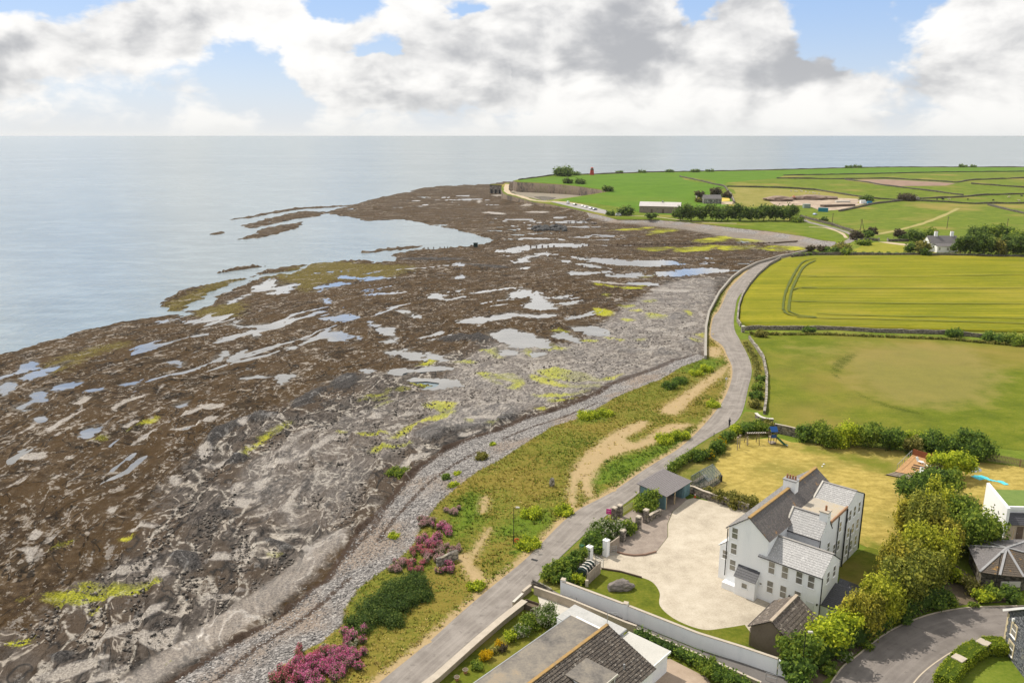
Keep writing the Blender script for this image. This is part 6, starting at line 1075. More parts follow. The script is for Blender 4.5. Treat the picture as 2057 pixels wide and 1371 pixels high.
for px, py, h, r in ((712,1252,1.0,1.9), (735,1248,1.2,2.4), (765,1240,1.5,2.6), (745,1222,1.4,2.6), (775,1210,1.6,2.8), (800,1222,1.5,2.6), (825,1205,1.5,2.6), (790,1188,1.5,2.5), (815,1180,1.5,2.5), (842,1180,1.4,2.2), (835,1165,1.2,2.0), (850,1200,1.2,2.0), (790,1250,1.2,2.2), (730,1268,.9,1.6)): x, y, _ = G(px, py); bl.append((x, y, h*.3, r*.72, r*.72, h*.75))
leaves('foliage', bl, 15000, .17, L_BRAM, e, shell=.7, flat=.6, zmin=.02); s = MB()
for b_ in bl: s.tube((b_[0], b_[1], -.1), (b_[0] + .3, b_[1], b_[2] + .4), .04, 5)
s.build('stems', M_BARK, e, kind='stuff')
# valerian
VAL = [(575,1362,1.3,1.5,L_RED,'red valerian clump lowest at the left'), (610,1350,1.4,1.6,L_PINK,'pink valerian clump in the lower middle'), (628,1318,1.3,1.6,L_RED,'red valerian clump at the top of the lower bank'), (645,1340,1.3,1.5,L_PINK,'magenta valerian clump beside the red one'), (672,1352,1.2,1.4,L_PINK,'magenta valerian clump nearest the road'), (700,1330,1.2,1.4,L_PINK,'pink valerian clump below the cream flowers'), (690,1312,1.1,1.3,L_PINK,'pink valerian clump left of the cream flowers'), (711,1280,1.2,1.2,L_PINK,'tall magenta valerian at the foot of the thicket'), (620,1371,1.1,1.5,L_PINK,'magenta valerian clump at the bottom edge'), (708,1298,.8,.7,L_CREAM,'small clump of cream flowers among the valerian'), (656,1304,.6,.5,L_CREAM,'tiny cream flower clump beside the red valerian'),
       (855,1052,1.0,1.3,L_ROSE,'pale rose valerian on the upper shingle'), (888,1068,1.2,1.4,L_PINK,'bright pink valerian near the verge top'), (862,1090,1.2,1.5,L_PINK,'pink valerian in the upper clump'), (848,1108,1.0,1.3,L_RED,'reddish valerian left in the upper clump'), (870,1120,1.0,1.2,L_ROSE,'pale valerian above the broken wall'), (905,1105,.9,1.2,L_ROSE,'pale rose valerian right in the upper clump'), (893,1143,1.0,1.0,L_PINK,'magenta valerian in front of the broken wall'), (805,1138,.9,1.3,L_ROSE,'rose valerian behind the thicket'), (835,1140,.8,1.2,L_RED,'dusky valerian between thicket and broken wall'), (905,1030,.8,1.2,L_ROSE,'faded valerian highest on the verge')]
for px, py, h, r, mt, lab in VAL:
    x, y, zz = GS(px, py); e = thing('valerian', lab, 'flowers', (x, y, zz)); bl = [(x + r*1.15*random.uniform(-1, 1), y + r*1.15*random.uniform(-1, 1), zz + h*.3, r*.5, r*.5, h*.5) for _ in range(12)]
    bl = [(b_[0], b_[1], b_[2], b_[3]*random.uniform(.4, .9), b_[4]*random.uniform(.4, .9), b_[5]*random.uniform(.7, 1.25)) for b_ in bl]
    leaves('foliage', bl, int(2000*r), .13, L_VAL, e, up=1., zmin=zz - .05); leaves('flowers', [(b_[0], b_[1], b_[2] + h*.22, b_[3]*1.02, b_[4]*1.02, b_[5]*.85) for b_ in bl], int(1000*r*r), .10, mt, e, up=1., shell=.75, cores=False, zmin=zz + .1)
# --- far trees
for i, (px, py, h, r) in enumerate(((1366,443,12,6.5), (1388,444,13,7), (1412,443,12.5,6.5), (1438,444,13,7.), (1462,443,12,6), (1486,444,13.5,7), (1510,444,12,6), (1534,443,12.5,6.5), (1558,443,12,6), (1586,444,13.5,7.5))):
    tree(['leftmost', 'second', 'third', 'fourth', 'fifth', 'sixth', 'seventh', 'eighth', 'ninth', 'last'][i] + ' tree in the dark row beside the barn, counted from the left', px, py, h*.9, r*.95, L_FAR, 'shelter_tree', 'tree', 7, .95, 1.7, trunk=.1, group='row of trees beside the barn')
COT = ((1828,510,6.5,4.,L_FAR,'small tree at the left of the cottage garden'), (1852,512,8,4.6,L_OLIVE,'olive tree left of the white cottage'), (1858,514,4.5,2.8,L_DK,'dark shrub before the white cottage wall'), (1840,486,7,5.,L_FAR,'tree behind the cottage at its left'), (1866,482,7,5.,L_MID,'tree behind the cottage chimney'), (1928,511,9.5,4.8,L_FAR,'tall tree at the right end of the cottage'), (1948,512,11,6.,L_FAR,'second tree to the right of the cottage'), (1975,513,12,6.5,L_FAR,'third tree to the right of the cottage'), (2005,513,9.,5.,L_OLIVE,'olive tree fourth to the right of the cottage'), (2034,514,11,6.,L_FAR,'fifth tree to the right of the cottage'), (2060,514,11,6.5,L_FAR,'tree at the right edge beyond the barley'), (1960,484,8,6.,L_FAR,'tree in the back row behind the cottage'), (1990,482,9,7.,L_MID,'broad tree in the back row behind the cottage'), (2020,478,7.,6.,L_DK,'dark tree at the right of the back row'), (2045,490,8,6.,L_MID,'pale tree behind the right-edge trees'), (1806,480,5.5,4.,L_BROWN,'dark bronze tree beside the cottage gate'), (1822,482,3.5,4.,L_DK,'dark hedge shrub right of the cottage gate'), (1720,481,5.2,4.2,L_BROWN,'bronze bush where the far road bends'), (1742,478,4.5,3.6,L_DK,'dark bush behind the bronze bush'), (1752,470,4.,3.,L_BROWN,'bare brownish bush near the double pole'), (1700,512,3.6,3.2,L_MID,'round green bush on the lane corner'), (1628,505,3.2,2.6,L_BROWN,'leafless-looking bush at the end of the beach'), (1652,505,2.8,3.,L_BROWN,'wide brown bush beside the leafless one'), (1672,508,2.2,4.,L_DK,'low dark scrub above the sea wall end'), (1735,492,2.4,4.5,L_MID,'green scrub between lane and cottage field'), (1690,500,1.8,5.,L_OLIVE,'olive scrub along the beach track'),
       (1255,432,5.,6.5,L_FAR,'rounded bush by the car park'), (1308,441,4.5,4.2,L_FAR,'lone bush beside the beach path'), (1225,433,3.,3.5,L_FAR,'low bush at the car park corner'), (1404,397,6.5,5.,L_BROWN,'dark shrub left behind the stone farmhouse'), (1438,393,7.5,7.,L_BROWN,'dark shrubs behind the stone farmhouse roof'), (1460,397,6.,5.,L_BROWN,'dark shrub at the right of the stone farmhouse'), (1405,406,4.,4.,L_OLIVE,'olive bush in front of the farmhouse gable'), (1599,446,3.,5.,L_MID,'low green bush at the end of the tree row'), (1655,446,3.5,3.,L_FAR,'single small tree beside the far road'),
       (1131,354,10.,12.5,L_FAR,'large rounded thicket on the clifftop skyline'), (1155,352,3.,8.,L_FAR,'low scrub right of the skyline thicket'), (1140,368,4.5,6.5,L_FAR,'scrub clump on the quarry rim'), (1165,369,4.5,6.5,L_FAR,'second scrub clump on the quarry rim'), (1222,384,3.5,6.,L_FAR,'scrub at the right end of the quarry'), (1290,347,2.2,7.,L_FAR,'scrub on the skyline right of the red tower'), (1244,348,2.,6.,L_FAR,'scrub on the skyline near the red tower'), (1345,346,1.8,7.,L_FAR,'scrub on the skyline above the headland field'), (1395,346,2.2,7.,L_FAR,'next skyline scrub to the right'), (1425,345,1.8,6.,L_FAR,'third skyline scrub above the headland field'), (1705,337.5,2.2,7.,L_FAR,'scrub on the skyline above the ploughed strip'), (1722,337,2.6,7.,L_FAR,'larger scrub on the skyline above the ploughed strip'), (1935,336,3.,7.,L_FAR,'scrub on the far right skyline'), (1955,336,2.4,6.,L_FAR,'smaller scrub on the far right skyline'), (1820,402,3.5,9.,L_BROWN,'grey rocky scrub where the far walls meet'), (1740,403,3.,7.,L_FAR,'scrub beside the site container'))
for px, py, h, r, mt, lab in COT: tree(lab, px, py, h, r, mt, 'far_bush' if h < 5 else 'far_tree', 'bush' if h < 5 else 'tree', 6, .7 if py > 460 else (.9 if py > 400 else 1.3), 1.6, trunk=0. if h < 5 else .08)
hedge('dark hedge line between the cottage garden and the barley field', PX('1600,514 1650,511 1720,511 1810,511.5 1900,513 2057,515.5'), 1.5, 2.2, L_DK, size=.6, dens=1.5, step=4.)
hedge('scrubby hedge along the roadside wall below the building site', PX('1612,436 1660,448 1710,463'), 1.4, 2.4, L_OLIVE, size=.6, dens=1.3, step=4.)
# --- grass and stones too many to count
def ongrid(P):
    return P
def tufts(name, n, poly, zf, hgt, label, cols, keep=None, w=.035):
    A = np.array(poly); lo = A.min(0); hi = A.max(0); P = lo + (hi - lo)*rng.random((n*4, 2)); P = P[inside(P, A)]
    if keep is not None: P = P[keep(P)]
    P = P[:n]; n = len(P); z = zf(P); k = 5; a = rng.random((n, k))*2*pi; sp = .16 + .2*rng.random((n, k)); hh = hgt*(.5 + rng.random((n, k))) * (.5 + fbm(P[:, 0]*.3, P[:, 1]*.3, 3))[:, None]
    V = np.empty((n, k, 3, 3)); ca, sa = np.cos(a), np.sin(a); bx = P[:, None, 0] + ca*.08; by = P[:, None, 1] + sa*.08
    V[..., 0, 0] = bx - sa*w*3; V[..., 0, 1] = by + ca*w*3; V[..., 0, 2] = z[:, None] - .03; V[..., 1, 0] = bx + sa*w*3; V[..., 1, 1] = by - ca*w*3; V[..., 1, 2] = z[:, None] - .03
    V[..., 2, 0] = bx + ca*sp; V[..., 2, 1] = by + sa*sp; V[..., 2, 2] = z[:, None] + hh
    me = bpy.data.meshes.new(name); m = n*k; me.vertices.add(m*3); me.vertices.foreach_set('co', V.reshape(-1)); me.loops.add(m*3); me.loops.foreach_set('vertex_index', np.arange(m*3, dtype=np.int32)); me.polygons.add(m); me.polygons.foreach_set('loop_start', np.arange(0, m*3, 3, dtype=np.int32)); me.update()
    dry = mk(P, dry_w, 1.3); lush = mk(P, lush_w, 2.2); r = np.clip(.45 + .45*dry - .35*lush + .5*(fbm(P[:, 0]*.06, P[:, 1]*.06, 3) - .5) + .10*rng.normal(size=n), 0, 1)
    addattr(me, 'r', np.repeat(r, k*3), 'FLOAT'); return link(name, me, cols, None, 'stuff', label)
mg, t, b_ = newmat('verge_grass'); bs(b_, t, t.ramp(t.attr('r').outputs['Fac'], [(.05, (.075, .15, .012)), (.35, (.18, .215, .022)), (.6, (.34, .27, .05)), (.9, (.58, .44, .17))]), .8, .2)
rdl = ROADL_W
vpoly = [p for p in verge_w]
def keepv(P): return (P[:, 1] < 330) & (dline(P, rdl) > .5) & ~inside(P, np.array(rl + rr[::-1])) & ((mk(P, dry_w, 1.) < .42) | (rng.random(len(P)) < .06)) & (rng.random(len(P)) < np.clip(190/P[:, 1], 0, 1)**1.5)
tufts('verge_grass', 70000, vpoly, lambda P: np.full(len(P), -.08), .22, 'rough olive and straw grass covering the verge beside the road', mg, keepv)
def stones(name, n, poly, zf, smin, smax, mat, label, keep=None):
    A = np.array(poly); lo = A.min(0); hi = A.max(0); P = lo + (hi - lo)*rng.random((n*6, 2)); P = P[inside(P, A)]
    if keep is not None: P = P[keep(P)]
    P = P[:n]; n = len(P); z = zf(P); base = np.array([(1,0,0),(0,1,0),(-1,0,0),(0,-1,0),(0,0,1),(0,0,-1)], float); fs = np.array([(0,1,4),(1,2,4),(2,3,4),(3,0,4),(1,0,5),(2,1,5),(3,2,5),(0,3,5)])
    s = smin + (smax - smin)*rng.random(n)**2.5; a = rng.random(n)*2*pi; V = base[None]*(.7 + .6*rng.random((n, 6, 1)))*np.array((1, .72, .5)); c, q = np.cos(a), np.sin(a)
    X = V[..., 0]*c[:, None] - V[..., 1]*q[:, None]; Y = V[..., 0]*q[:, None] + V[..., 1]*c[:, None]; V = np.stack([X*s[:, None] + P[:, None, 0], Y*s[:, None] + P[:, None, 1], V[..., 2]*s[:, None] + z[:, None] + .1*s[:, None]], -1)
    F = (fs[None] + 6*np.arange(n)[:, None, None]).reshape(-1, 3); me = bpy.data.meshes.new(name); me.vertices.add(n*6); me.vertices.foreach_set('co', V.reshape(-1)); me.loops.add(F.size); me.loops.foreach_set('vertex_index', F.reshape(-1).astype(np.int32)); me.polygons.add(len(F)); me.polygons.foreach_set('loop_start', np.arange(0, F.size, 3, dtype=np.int32)); me.update()
    addattr(me, 'r', np.repeat(rng.random(n), 6), 'FLOAT'); return link(name, me, mat, None, 'stuff', label)
mp, t, b_ = newmat('pebble'); bs(b_, t, t.ramp(t.attr('r').outputs['Fac'], [(.05, (.095, .09, .087)), (.4, (.20, .188, .18)), (.75, (.30, .28, .265)), (.97, (.52, .495, .47))]), .8, .3)
mr_, t, b_ = newmat('boulder'); bs(b_, t, t.ramp(t.attr('r').outputs['Fac'], [(.05, (.035, .033, .03)), (.5, (.105, .092, .08)), (.85, (.20, .175, .15)), (.99, (.38, .34, .29))]), .8, .25)
stones('shingle_pebbles', 30000, shingle_w, zsh, .05, .26, mp, 'grey pebbles of the shingle bank', lambda P: (P[:, 1] < 230) & (rng.random(len(P)) < np.clip(110/P[:, 1], 0, 1)**1.5))
gpoly = grey_w[0]
stones('shore_boulders', 26000, gpoly, lambda P: np.full(len(P), FZ + .02), .08, .42, mr_, 'loose dark boulders strewn over the rocky foreshore', lambda P: (P[:, 1] < 330) & (mk(P, sand_w) < .4) & (mk(P, pools_w) < .2) & ~inside(P, shingle_w) & (fbm(P[:, 0]*.06, P[:, 1]*.06, 3) > .40) & (rng.random(len(P)) < np.clip(120/P[:, 1], 0, 1)**1.5))
# ================================================================= THINGS
def skinmesh(name, verts, edges, sub=1):
    me = bpy.data.meshes.new(name); me.from_pydata([v[:3] for v in verts], edges, []); o = bpy.data.objects.new('tmp', me); COL.objects.link(o)
    m = o.modifiers.new('s', 'SKIN'); m.use_smooth_shade = True; s = o.modifiers.new('u', 'SUBSURF'); s.levels = sub; s.render_levels = sub
    for i, v in enumerate(verts): me.skin_vertices[0].data[i].radius = (v[3], v[4] if len(v) > 4 else v[3])
    me.skin_vertices[0].data[0].use_root = True
    dg = bpy.context.evaluated_depsgraph_get(); out = bpy.data.meshes.new_from_object(o.evaluated_get(dg)); bpy.data.objects.remove(o); out.name = name; return out
def at(c, rz=0.):
    ca, sa = cos(rz), sin(rz); return lambda x, y, z: (c[0] + x*ca - y*sa, c[1] + x*sa + y*ca, c[2] + z)
M_GREENP = M('green_plastic', [(.025, .10, .045), (.035, .13, .06)], 2., .5); M_TANK = M('tank_plastic', [(.012, .028, .026), (.022, .042, .038)], 2., .4); M_ORNG = M('orange_paint', [(.60, .10, .03)], 2., .5); M_PINKS = M('sign_pink', [(.55, .015, .22), (.62, .04, .28)], 3., .5); M_BLUE = M('blue_panel', [(.008, .055, .20), (.012, .075, .26)], 2., .45); M_CYAN = M('cyan_plastic', [(.05, .50, .62), (.12, .62, .72)], 1.5, .35); M_REDP = M('red_paint', [(.36, .035, .03), (.45, .06, .045)], .5, .7); M_CLOTHB = M('dark_cloth', [(.012, .013, .018), (.025, .026, .03)], 4., .9); M_SKIN = M('skin', [(.50, .30, .21)], 1, .6)
# --- gateway
for lab, p, w, h, mt, cp in (('taller white square gate pillar beside the blossom shrub', '955,660', .75, 2.5, M_WHITE, M_WHITEP), ('shorter white square gate pillar beside the oil tank', '765,700', .75, 2.0, M_WHITE, M_WHITEP)):
    c = G(*PX(p, 'g6')[0]); e = thing('gate_pillar', lab, 'pillar', c); T = at(c, -.72); MB(T).box(-w/2, w/2, -w/2, w/2, 0, h).build('shaft', mt, e); k = w/2 + .05
    MB(T).add([(-k,-k,h), (k,-k,h), (k,k,h), (-k,k,h), (-k,-k,h+.1), (k,-k,h+.1), (k,k,h+.1), (-k,k,h+.1), (0,0,h+.28)], [(3,2,1,0), (0,1,5,4), (1,2,6,5), (2,3,7,6), (3,0,4,7), (4,5,8), (5,6,8), (6,7,8), (7,4,8)]).build('cap', cp, e); MB(T).tube((0, 0, h+.26), (0, 0, h+.4), .09, 8).build('finial', M_LEAD, e)
for lab, p, h in (('rough stone pillar nearest the pink sign', '1050,235', 1.9), ('rough stone pillar beside the roadside railing', '1112,208', 1.9), ('stone pillar with pale cap left of the inner opening', '1325,355', 2.1), ('stone pillar right of the inner opening by the round bush', '1412,282', 2.2), ('stone pillar at the end of the dark gravel bed hedge', '1145,495', 1.8)):
    c = G(*PX(p, 'g6')[0]); e = thing('stone_pillar', lab, 'pillar', c); T = at(c, -.72); MB(T).hexa([(-.38,-.38,0), (.38,-.38,0), (.38,.38,0), (-.38,.38,0)], [(-.34,-.34,h), (.34,-.34,h), (.34,.34,h), (-.34,.34,h)]).build('shaft', M_STONE, e); MB(T).hexa([(-.42,-.42,h), (.42,-.42,h), (.42,.42,h), (-.42,.42,h)], [(-.36,-.36,h+.16), (.36,-.36,h+.16), (.36,.36,h+.16), (-.36,.36,h+.16)]).build('cap', M_COPE, e)
wall('stone_wall', 'short stone wall between stone pillar and carport', 'wall', PX('1303,1049 1313,1042 1326,1036'), 1.2, .4, M_STONE, M_COPE, .08, .04); wall('stone_wall', 'old plank-faced wall right of the white gate pillar', 'wall', PX('1222,1112 1234,1104 1243,1097'), 1.7, .2, M_TIMB); wall('stone_wall', 'stone wall hidden behind shrubs between the pillars', 'wall', PX('1240,1075 1262,1062 1280,1060'), 1.0, .35, M_STONE)
def bargate(label, p0, p1, h, name='metal_gate', n=5):
    a, b = Vector(G(*p0)), Vector(G(*p1)); e = thing(name, label, 'gate', a.lerp(b, .5)); 
    for q in (a, b): MB().tube((q.x, q.y, .05), (q.x, q.y, h), .035).build('gate_post', M_STEEL, e)
    for i in range(n): z = .15 + (h - .2)*i/(n-1); MB().tube((a.x, a.y, z), (b.x, b.y, z), .022).build('rail', M_STEEL, e)
    for i in range(1, 6): q = a.lerp(b, i/6); MB().tube((q.x, q.y, .15), (q.x, q.y, h-.05), .012).build('bar', M_STEEL, e)
bargate('open metal gate swung against the taller white pillar', (1218, 1117), (1238, 1113), 1.5); bargate('open metal gate leaf beside the timber edging', (1196, 1133), (1212, 1142), 1.4); bargate('white metal railing between roadside stone pillars and bush', (1251, 1031), (1270, 1019), 1.1, 'railing')
c = G(1223, 1046); e = thing('estate_sign', 'bright pink sign board on a post by the stone pillars', 'sign', c); T = at(c, -.25); MB(T).bar((0, 0, 0), (0, 0, 2.2), .09, .09).build('post', M_WHITEP, e); q = MB(T).box(-.45, .35, -.1, -.05, 1.25, 2.15).build('board', M_PINKS, e); MB(T).box(-.3, .18, -.115, -.102, 1.75, 1.9).build('lettering', M_ROSEL if False else M('sign_pale_pink', [(.75, .30, .50)], 1, .5), q); MB(T).box(-.25, .1, -.115, -.102, 1.42, 1.52).build('lettering', M('sign_pale_pink2', [(.72, .25, .46)], 1, .5), q)
c = G(*PX('680,610', 'g6')[0]); e = thing('wheelie_bin', 'green wheeled bin at the drive entrance', 'bin', c); T = at(c, .5); MB(T).hexa([(-.24,-.28,.06), (.24,-.28,.06), (.24,.28,.06), (-.24,.28,.06)], [(-.31,-.37,1.02), (.31,-.37,1.02), (.31,.37,1.02), (-.31,.37,1.02)]).build('body', M_GREENP, e); MB(T).hexa([(-.33,-.4,1.02), (.33,-.4,1.02), (.33,.4,1.02), (-.33,.4,1.02)], [(-.29,-.34,1.12), (.29,-.34,1.12), (.29,.36,1.09), (-.29,.36,1.09)]).build('lid', M_GREENP, e)
for s in (-.25, .25): MB(T).tube((s-.03, .3, .12), (s+.03, .3, .12), .12, 10).build('wheel', M_PIPE, e)
# oil tank
a, b = Vector(G(1180, 1176)), Vector(G(1206, 1152)); d = (b - a).normalized(); e = thing('oil_tank', 'dark green ribbed oil tank with pale banding behind slatted fence', 'oil tank', a.lerp(b, .45) + Vector((-d.y, d.x, 0))*1.2)
T = lambda x, y, z: (a.x + d.x*x - d.y*y, a.y + d.y*x + d.x*y, z); prof = [(.55,.25), (.5,.9), (.55,1.5), (.75,1.85), (1.3,2.0), (1.85,1.85), (2.05,1.5), (2.1,.9), (2.05,.25)]
for i in range(8):
    x0, x1 = .5 + i*.36, .5 + (i+1)*.36; rb = i % 2
    m = MB(T); k = 0 if rb else .09; P = [(1.3 + (y-1.3)*(1 - k*.6), .25 + (z-.25)*(1 - k*.5)) for y, z in prof]; n = len(P)
    m.add([(x0, y, z) for y, z in P] + [(x1, y, z) for y, z in P], [tuple(range(n)), tuple(range(n, 2*n))[::-1]] + [(j, j+1, n+j+1, n+j) for j in range(n-1)] + [(n-1, 0, n, 2*n-1)]); r_ = m.build('tank_rib', M_TANK, e)
    if rb: m = MB(T); m.add([(x0+.06, y*1.0, z+.012) for y, z in P[2:7]] + [(x1-.06, y, z+.012) for y, z in P[2:7]], [(j, j+1, 6+j, 5+j) for j in range(4)]); m.build('pale_band', M_COPEP, r_)
MB(T).tube((1.9, 1.3, 1.98), (1.9, 1.3, 2.12), .18, 10).build('filler_cap', M_TANK, e); MB(T).box(.4, 3.5, .5, 2.1, .05, .25).build('plinth', M_CONC, e)
e = thing('slatted_fence', 'grey horizontal-slat timber fence screening the oil tank', 'fence', a.lerp(b, .5)); L = (b - a).length
for i in range(11): MB(T).box(0, L, -.03, .03, .12 + i*.165, .12 + i*.165 + .12).build('slat', M_TIMB, e)
for x in (.06, L/2, L-.06): MB(T).box(x-.06, x+.06, .03, .15, 0, 2.0).build('post', M_TIMB, e)
c = T(-.2, 0, 0); wall('short_pier', 'small stone pier at the near end of the slatted fence', 'pier', [(c[0]-.2, c[1]), (c[0]+.2, c[1])], 1.0, .4, M_COPE, world=True)
# boulder
def rock(name, label, c, sx, sy, sz, mat, rz=0., cat='boulder', seed=1, sub=3, parent=None, group=None, rough=.3):
    bm = bmesh.new(); bmesh.ops.create_icosphere(bm, subdivisions=sub, radius=1.); rs = random.Random(seed); ph = [rs.random()*9 for _ in range(6)]
    for v in bm.verts:
        p = v.co.copy(); n = sin(2.3*p.x+ph[0])*sin(2.1*p.y+ph[1]) + .6*sin(4.7*p.x+ph[2])*sin(5.1*p.z+ph[3]) + .4*sin(8.*p.y+ph[4])*sin(7.*p.x+ph[5]); k = 1 + rough*.6*n; q = Vector((round(p.x*k*3)/3*.4 + p.x*k*.6, round(p.y*k*3)/3*.4 + p.y*k*.6, p.z*k))
        x, y = q.x*sx, q.y*sy; v.co = (c[0] + x*cos(rz) - y*sin(rz), c[1] + x*sin(rz) + y*cos(rz), c[2] + max(-.1, q.z*sz + sz*.55))
    me = bpy.data.meshes.new(name); bm.to_mesh(me); bm.free(); return link(name, me, mat, parent, None, label, cat, group)
M_BOULD = M('boulder_rock', [(.10, .09, .085), (.19, .165, .15), (.27, .235, .21)], 1.1, .9, .8, 4.)
rock('boulder', 'large grey boulder lying on the front lawn', G(1247, 1183), 1.9, .9, .85, M_BOULD, .25, seed=4); rock('standing_stone', 'small upright grey stone on the grassy verge', G(1109, 975), .55, .4, 1.0, M_STONEL, .4, 'stone', 8, 2)
def cone(c):
    e = thing('traffic_cone', 'orange traffic cone with white band by the court wall', 'traffic cone', c); T = at(c); MB(T).box(-.2, .2, -.2, .2, 0, .05).build('base', M_ORNG, e); MB(T).tube((0, 0, .05), (0, 0, .4), .15, 10, .1).build('lower_cone', M_ORNG, e); MB(T).tube((0, 0, .4), (0, 0, .62), .1, 10, .065).build('white_band', M_WHITEP, e); MB(T).tube((0, 0, .62), (0, 0, .8), .065, 10, .03).build('tip', M_ORNG, e)
cone(G(1396, 998))
# --- climbing frame
c = G(1526, 893); e = thing('climbing_frame', 'dark timber climbing frame with blue roof panel and slide', 'climbing frame', c); T = at(c, .06)
for x in (-2.6, -.2): 
    for s in (-1, 1): MB(T).bar((x, s*.95 + .6, 0), (x, s*.25 + .6, 2.3), .1, .1).build('leg', M_CLOTHB if False else M_TIMBD, e)
for s in (-.3, .3): MB(T).bar((-2.7, .6+s, 2.3), (2.3, .6+s, 2.3), .09, .12).build('beam', M_TIMBD, e)
for i in range(11): MB(T).bar((-2.4+i*.36, .28, 2.36), (-2.4+i*.36, .92, 2.36), .1, .05).build('rung', M_COPEP, e)
for i in range(6): MB(T).bar((-2.9, -.35+.17*i*0, .3+.3*i), (-2.3, -.28+.1*i, .3+.3*i), .06, .08).build('ladder_rung', M_TIMB, e)
for x, y in ((2.2, .0), (3.3, .0), (2.2, 1.2), (3.3, 1.2)): MB(T).box(x-.05, x+.05, y-.05, y+.05, 0, 3.0).build('tower_post', M_TIMBD, e)
MB(T).box(2.15, 3.35, -.05, 1.25, 1.35, 1.45).build('platform', M_TIMB, e); MB(T).box(2.1, 3.4, -.1, 1.3, .18, .28).build('sandpit_frame', M_TIMB, e)
MB(T).hexa([(2.05, -.25, 2.75), (3.45, -.25, 2.75), (3.45, .6, 3.55), (2.05, .6, 3.55)], [(2.05, -.31, 2.8), (3.45, -.31, 2.8), (3.45, .55, 3.62), (2.05, .55, 3.62)]).build('roof_panel', M_BLUE, e); MB(T).hexa([(2.05, 1.45, 2.75), (3.45, 1.45, 2.75), (3.45, .6, 3.55), (2.05, .6, 3.55)], [(2.05, 1.51, 2.8), (3.45, 1.51, 2.8), (3.45, .65, 3.62), (2.05, .65, 3.62)]).build('roof_panel', M_BLUE, e)
MB(T).box(2.25, 3.25, -.04, .0, 1.45, 2.1).build('side_panel', M_BLUE, e)
sp = [(3.35, .5, 1.42), (3.9, .1, 1.0), (4.4, -.4, .5), (4.8, -.8, .22), (5.2, -1.2, .18)]
for i in range(4):
    p, q = Vector(sp[i]), Vector(sp[i+1]); MB(T).bar(p, q, .5, .04).build('slide_bed', M_GREENP if i < 3 else M_COPEP, e); dd = (q-p).normalized(); nn = Vector((-dd.y, dd.x, 0)).normalized()*.27
    for s in (-1, 1): MB(T).bar(p+nn*s+Vector((0,0,.08)), q+nn*s+Vector((0,0,.08)), .05, .16).build('slide_side', M_GREENP, e)
for i, p in enumerate(PX('390,665 420,640', 'g8')):
    q = G(*p); e = thing('wooden_post', ['near wooden post with nest box on the lawn edge', 'far wooden post beside the nest box post'][i], 'post', q); T = at(q); MB(T).bar((0, 0, 0), (0, 0, 2.6), .12, .12).build('shaft', M_TIMB, e); MB(T).box(-.16, .16, -.14, .14, 2.3 if i == 0 else 2.5, 2.75).build('nest_box' if i == 0 else 'cap', M_TIMB, e)
for i, p in enumerate(PX('1510,852 1490,880', 'g8')): q = G(*p); rock('white_toy', ['white toy lying on the golden lawn, right of two', 'white toy lying on the golden lawn, left of two'][i], q, .2, .15, .14, M_WHITEP, i, 'toy', 3+i, 2)
# --- cyclist
c = G(1465, 856); e = thing('bicycle', 'dark bicycle ridden along the coast road', 'bicycle', c); T = at(c, 1.15); 
for x in (-.5, .52):
    n = 16; w = MB(T)
    for i in range(n): a0, a1 = 2*pi*i/n, 2*pi*(i+1)/n; w.tube((x+.33*cos(a0), 0, .34+.33*sin(a0)), (x+.33*cos(a1), 0, .34+.33*sin(a1)), .025, 5)
    wl = w.build('wheel', M_PIPE, e)
for a, b in (((-.5,0,.34), (-.12,0,.3)), ((-.12,0,.3), (-.22,0,.85)), ((-.5,0,.34), (-.2,0,.75)), ((-.12,0,.3), (.36,0,.78)), ((-.21,0,.8), (.34,0,.86)), ((.52,0,.34), (.34,0,.95))): MB(T).tube(a, b, .022).build('frame_tube', M_PIPE, e)
MB(T).box(-.36, -.1, -.07, .07, .86, .92).build('saddle', M_PIPE, e); MB(T).tube((.34, -.24, 1.0), (.34, .24, 1.0), .018).build('handlebar', M_STEEL, e)
vs = [(-.22,0,.98,.16,.15), (-.12,0,1.2,.17,.14), (.0,0,1.42,.18,.13), (.04,0,1.54,.06), (.07,0,1.64,.10), (.09,0,1.74,.10), (-.15,.1,.93,.10), (.12,.11,.75,.085), (-.08,.11,.36,.06), (-.15,-.1,.93,.10), (.08,-.11,.62,.085), (-.1,-.11,.2,.06), (.0,.19,1.42,.07), (.14,.24,1.18,.05), (.33,.23,1.04,.04), (.0,-.19,1.42,.07), (.14,-.24,1.18,.05), (.33,-.23,1.04,.04), (.0,.11,.32,.05), (-.02,-.11,.16,.05)]
es = [(0,1),(1,2),(2,3),(3,4),(4,5),(0,6),(6,7),(7,8),(0,9),(9,10),(10,11),(2,12),(12,13),(13,14),(2,15),(15,16),(16,17),(8,18),(11,19)]
pm = skinmesh('person', [(*v[:3], *v[3:]) for v in vs], es); po = link('person', pm, M_CLOTHB, None, None, 'person in dark clothes and helmet cycling on the coast road', 'person'); po.location = c; po.rotation_euler = (0, 0, 1.15)
for nm, b_, mt in (('face', (.12, .2, -.06, .06, 1.6, 1.72), M_SKIN), ('helmet', (-.04, .2, -.1, .1, 1.75, 1.86), M_PIPE)): q = MB(T).box(*b_).build(nm, mt, None); q.parent = po; q.matrix_parent_inverse = (Matrix.Translation(c) @ Matrix.Rotation(1.15, 4, 'Z')).inverted()
def post(name, label, cat, p, h, r, mt, lean=(0, 0)): 
    q = GL(*p); o = MB().tube((q[0], q[1], q[2]-.3), (q[0]+lean[0], q[1]+lean[1], q[2]+h), r, 7, r*.75).build(name, mt, label=label, cat=cat); return q
post('marker_post', 'short dark marker post at the road edge by the gorse', 'post', (1434, 877), 1.0, .07, M_PIPE)
